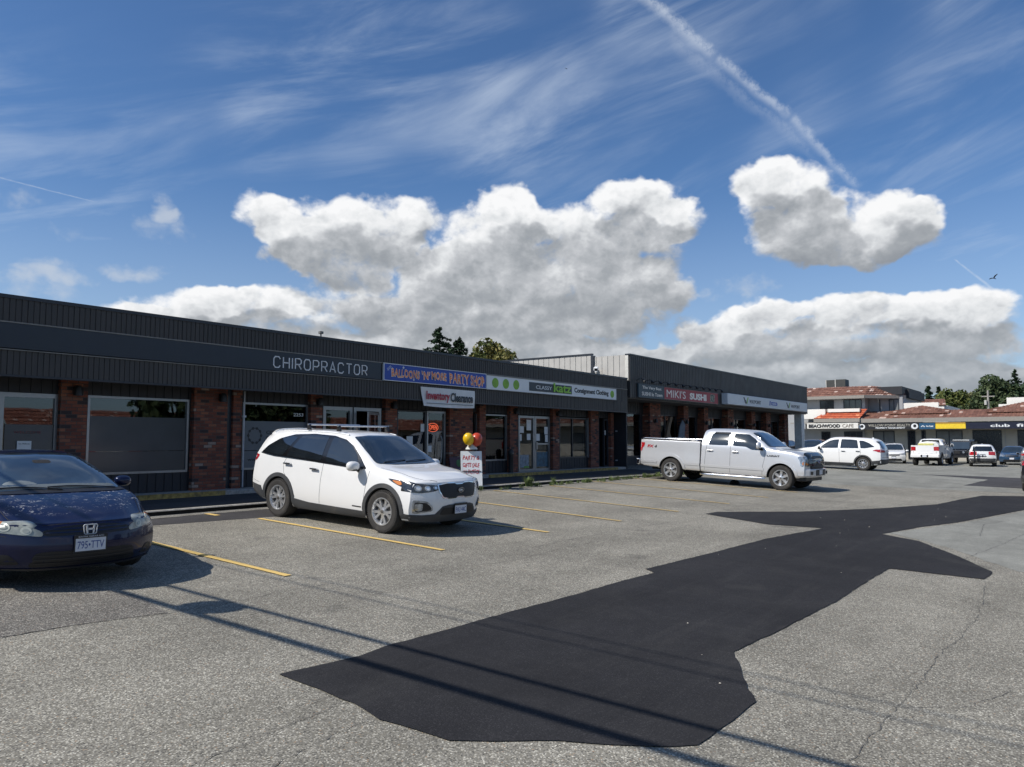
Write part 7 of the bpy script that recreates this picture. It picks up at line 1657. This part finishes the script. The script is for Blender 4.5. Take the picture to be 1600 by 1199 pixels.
leafy("thin olive tree over the far roofs' left half", 150, 13.6, 0, 9.6, 3.6, L_OLV, 4600, .34, low=.3, group=G, seedv=4)
leafy("wide thin olive tree over the middle of the far roofs", 150, 10.6, 0, 9.9, 3.6, L_OLV, 4400, .34, low=.3, group=G, seedv=5)
conifer("tiny distant fir at the left end behind the tiled rear roof", 150, 26.0, 0, 8.6, 1.0, L_CON, 1200, .25, G)
leafy("big dark evergreen-looking tree rising behind the right white parapet", 121, 8.9, 0, 10.0, 4.2, L_GRN, 9000, .28, group=G, seedv=8)
leafy("second lobe of the big dark tree, nearest the right edge", 121, 4.6, 0, 9.2, 3.4, L_CON, 6000, .28, group=G, seedv=9)
conifer("fir tip poking out of the top of the big dark tree", 120, 6.9, 0, 11.3, 2.4, L_CON, 3600, .24, G)
leafy("low olive thicket-like tree behind the middle of the far roofs", 160, 7.2, 0, 9.4, 5.0, L_OLV, 4500, .36, low=.3, group=G, seedv=10)
G2 = "trees across the lot, mirrored in the shop windows"
for i, (x, y, h, r_, lb) in enumerate(((40, -36, 8, 3.6, "first"), (47, -38, 9, 4, "second"), (53, -36, 8, 4, "third"), (92, -38, 10, 5, "fourth"), (118, -36, 9, 5, "fifth"), (16, -30, 8, 4, "sixth"))):
    leafy("%s broadleaf tree in the row across the lot behind the photographer" % lb, x, y, -.5, h, r_, L_GRN, 2200, .42, group=G2, seedv=20 + i)
# power pole seen in front of the big dark tree
t = thing("utility_pole", "pale utility pole standing in front of the big dark tree beyond the far row", "utility pole", (112, 9.35, 0))
MB().tube([(0, 0, 0), (0, 0, 8.1)], [.16, .11], 10).build("pole", mat("weathered_pole", (.30, .28, .25), .9, var=.2), t, smooth=True); MB().box(-.05, .05, -.7, .7, 7.3, 7.42).build("crossarm", MC["weathered_pole"], t)
MB().lathe([(0, 0), (.16, 0), (.16, .55), (0, .6)], 12, 'z').build("transformer", M_LITE, t, smooth=True).location = (-.2, .25, 6.3)

# overhead lines left of and above the camera: they throw the long shadows over the tarmac
def wire(label, xs_, h, r_, y0=-60, y1=60, sag=.25):
    dx = -0.85 * h
    pts = [(xs_ + dx, y, h + sag * ((2 * (y - y0) / (y1 - y0) - 1) ** 2 - 0) + .043 * 4) for y in np.linspace(y0, y1, 41)]
    o = MB().tube(pts, r_, 6).build("overhead_cable", M_BLACK, smooth=True); return prop(o, label, "cable", group="overhead cables")
wire("thick lower overhead cable casting the darkest shadow line on the tarmac", 4.40, 4.4, .048)
wire("second overhead cable casting the parallel shadow beside the darkest one", 4.90, 4.7, .033)
wire("high thin overhead wire casting the faint shadow over the patch", 5.95, 6.6, .012)
wire("highest thin overhead wire casting the faintest shadow", 6.25, 6.7, .010)
o = MB().lathe([(0, -.26), (.12, -.25), (.16, -.2), (.16, .2), (.12, .25), (0, .26)], 16, 'y').build("cable_splice_case", M_BLACK, smooth=True)
H_ = 4.7; o.location = (4.72 - .85 * H_, 7.05 + .54 * H_, H_ + .1); prop(o, "fat black splice case hung on an overhead cable, throwing the blob of shadow", "splice case")
for y in (-61, 61):
    t = thing("utility_pole", "wooden pole carrying the overhead cables %s" % ("behind the shop row" if y > 0 else "behind the photographer"), "utility pole", (-1.6, y, -.5 if y < 0 else 1)); MB().tube([(0, 0, 0), (0, 0, 10.5)], [.18, .13], 10).build("pole", MC["weathered_pole"], t, smooth=True); MB().box(-1.2, 1.2, -.06, .06, 9.6, 9.75).build("crossarm", MC["weathered_pole"], t)

# birds
def bird(label, p, s_, rot, flap=.35):
    bm = bmesh.new(); bmesh.ops.create_uvsphere(bm, u_segments=12, v_segments=8, radius=1)
    for v in bm.verts: v.co = (v.co.x * .22 * (1 - .25 * abs(v.co.x)), v.co.y * .07, v.co.z * .075)
    for sg in (1, -1):
        pts = [(.12, 0, .02), (.16, sg * .25, .06 + flap * .25), (.02, sg * .62, flap * .62), (-.10, sg * .66, flap * .60), (-.06, sg * .3, .04 + flap * .22), (-.12, 0, .02)]
        a = [bm.verts.new(q) for q in pts]; b_ = [bm.verts.new((q[0], q[1], q[2] + .012)) for q in pts]; bm.faces.new(a); bm.faces.new(b_[::-1])
        for i in range(6): bm.faces.new([a[i], b_[i], b_[(i + 1) % 6], a[(i + 1) % 6]])
    tl = [bm.verts.new(q) for q in ((-.16, .03, .0), (-.42, .09, .0), (-.42, -.09, .0), (-.16, -.03, .0))]; tb = [bm.verts.new((q.co.x, q.co.y, q.co.z + .012)) for q in tl]; bm.faces.new(tl); bm.faces.new(tb[::-1])
    for i in range(4): bm.faces.new([tl[i], tb[i], tb[(i + 1) % 4], tl[(i + 1) % 4]])
    bmesh.ops.recalc_face_normals(bm, faces=bm.faces); me = bpy.data.meshes.new("bird"); bm.to_mesh(me); bm.free(); me.materials.append(mat("black_feathers", (.012, .012, .014), .6)); o = link("bird", me); o.location = p; o.rotation_euler = rot; o.scale = (s_,) * 3; prop(o, label, "bird")
bird("black crow gliding against the blue at the right of the sky", (70.0, 5.1, 14.57), .55, (R(25), R(-10), R(150)), .5)
bird("tiny far bird high up left of the vapour trail", (65.5, 41.6, 40.5), .30, (R(10), 0, R(60)), .3)
o = MB().tube([(0, 0, 0), (0, 0, .28)], .02, 8).lathe([(0, .36), (.07, .34), (.07, .28), (0, .28)], 10, 'z').build("roof_vent", M_TRIM); o.location = (13.6, 16.6, 4.6); prop(o, "thin vent pipe poking above the roof edge over the CHIROPRACTOR letters", "vent pipe")

# grit, chips of leaf and litter scattered on the tarmac
vs = []; fs = []
for _ in range(90):
    x, y = rg.uniform(2.5, 24), rg.uniform(.9, 13.2); r_ = rg.uniform(.005, .012) * (1 + .03 * x); z0 = float(gz(x, y)) + .012; a0 = rg.uniform(0, 6); b0 = len(vs); hh = r_ * rg.uniform(.2, .6)
    for j in range(5): vs.append((x + r_ * math.cos(a0 + j * 1.257) * rg.uniform(.6, 1.2), y + r_ * math.sin(a0 + j * 1.257) * rg.uniform(.6, 1.2), z0))
    vs.append((x, y, z0 + hh)); fs += [(b0 + j, b0 + (j + 1) % 5, b0 + 5) for j in range(5)]
o = MB().add(vs, fs).build("loose_grit", mat("pale_grit", (.42, .39, .33), .9, var=.5, vscale=.8), fix=False); prop(o, "loose grit and leaf chips scattered over the tarmac", "grit", kind='stuff')
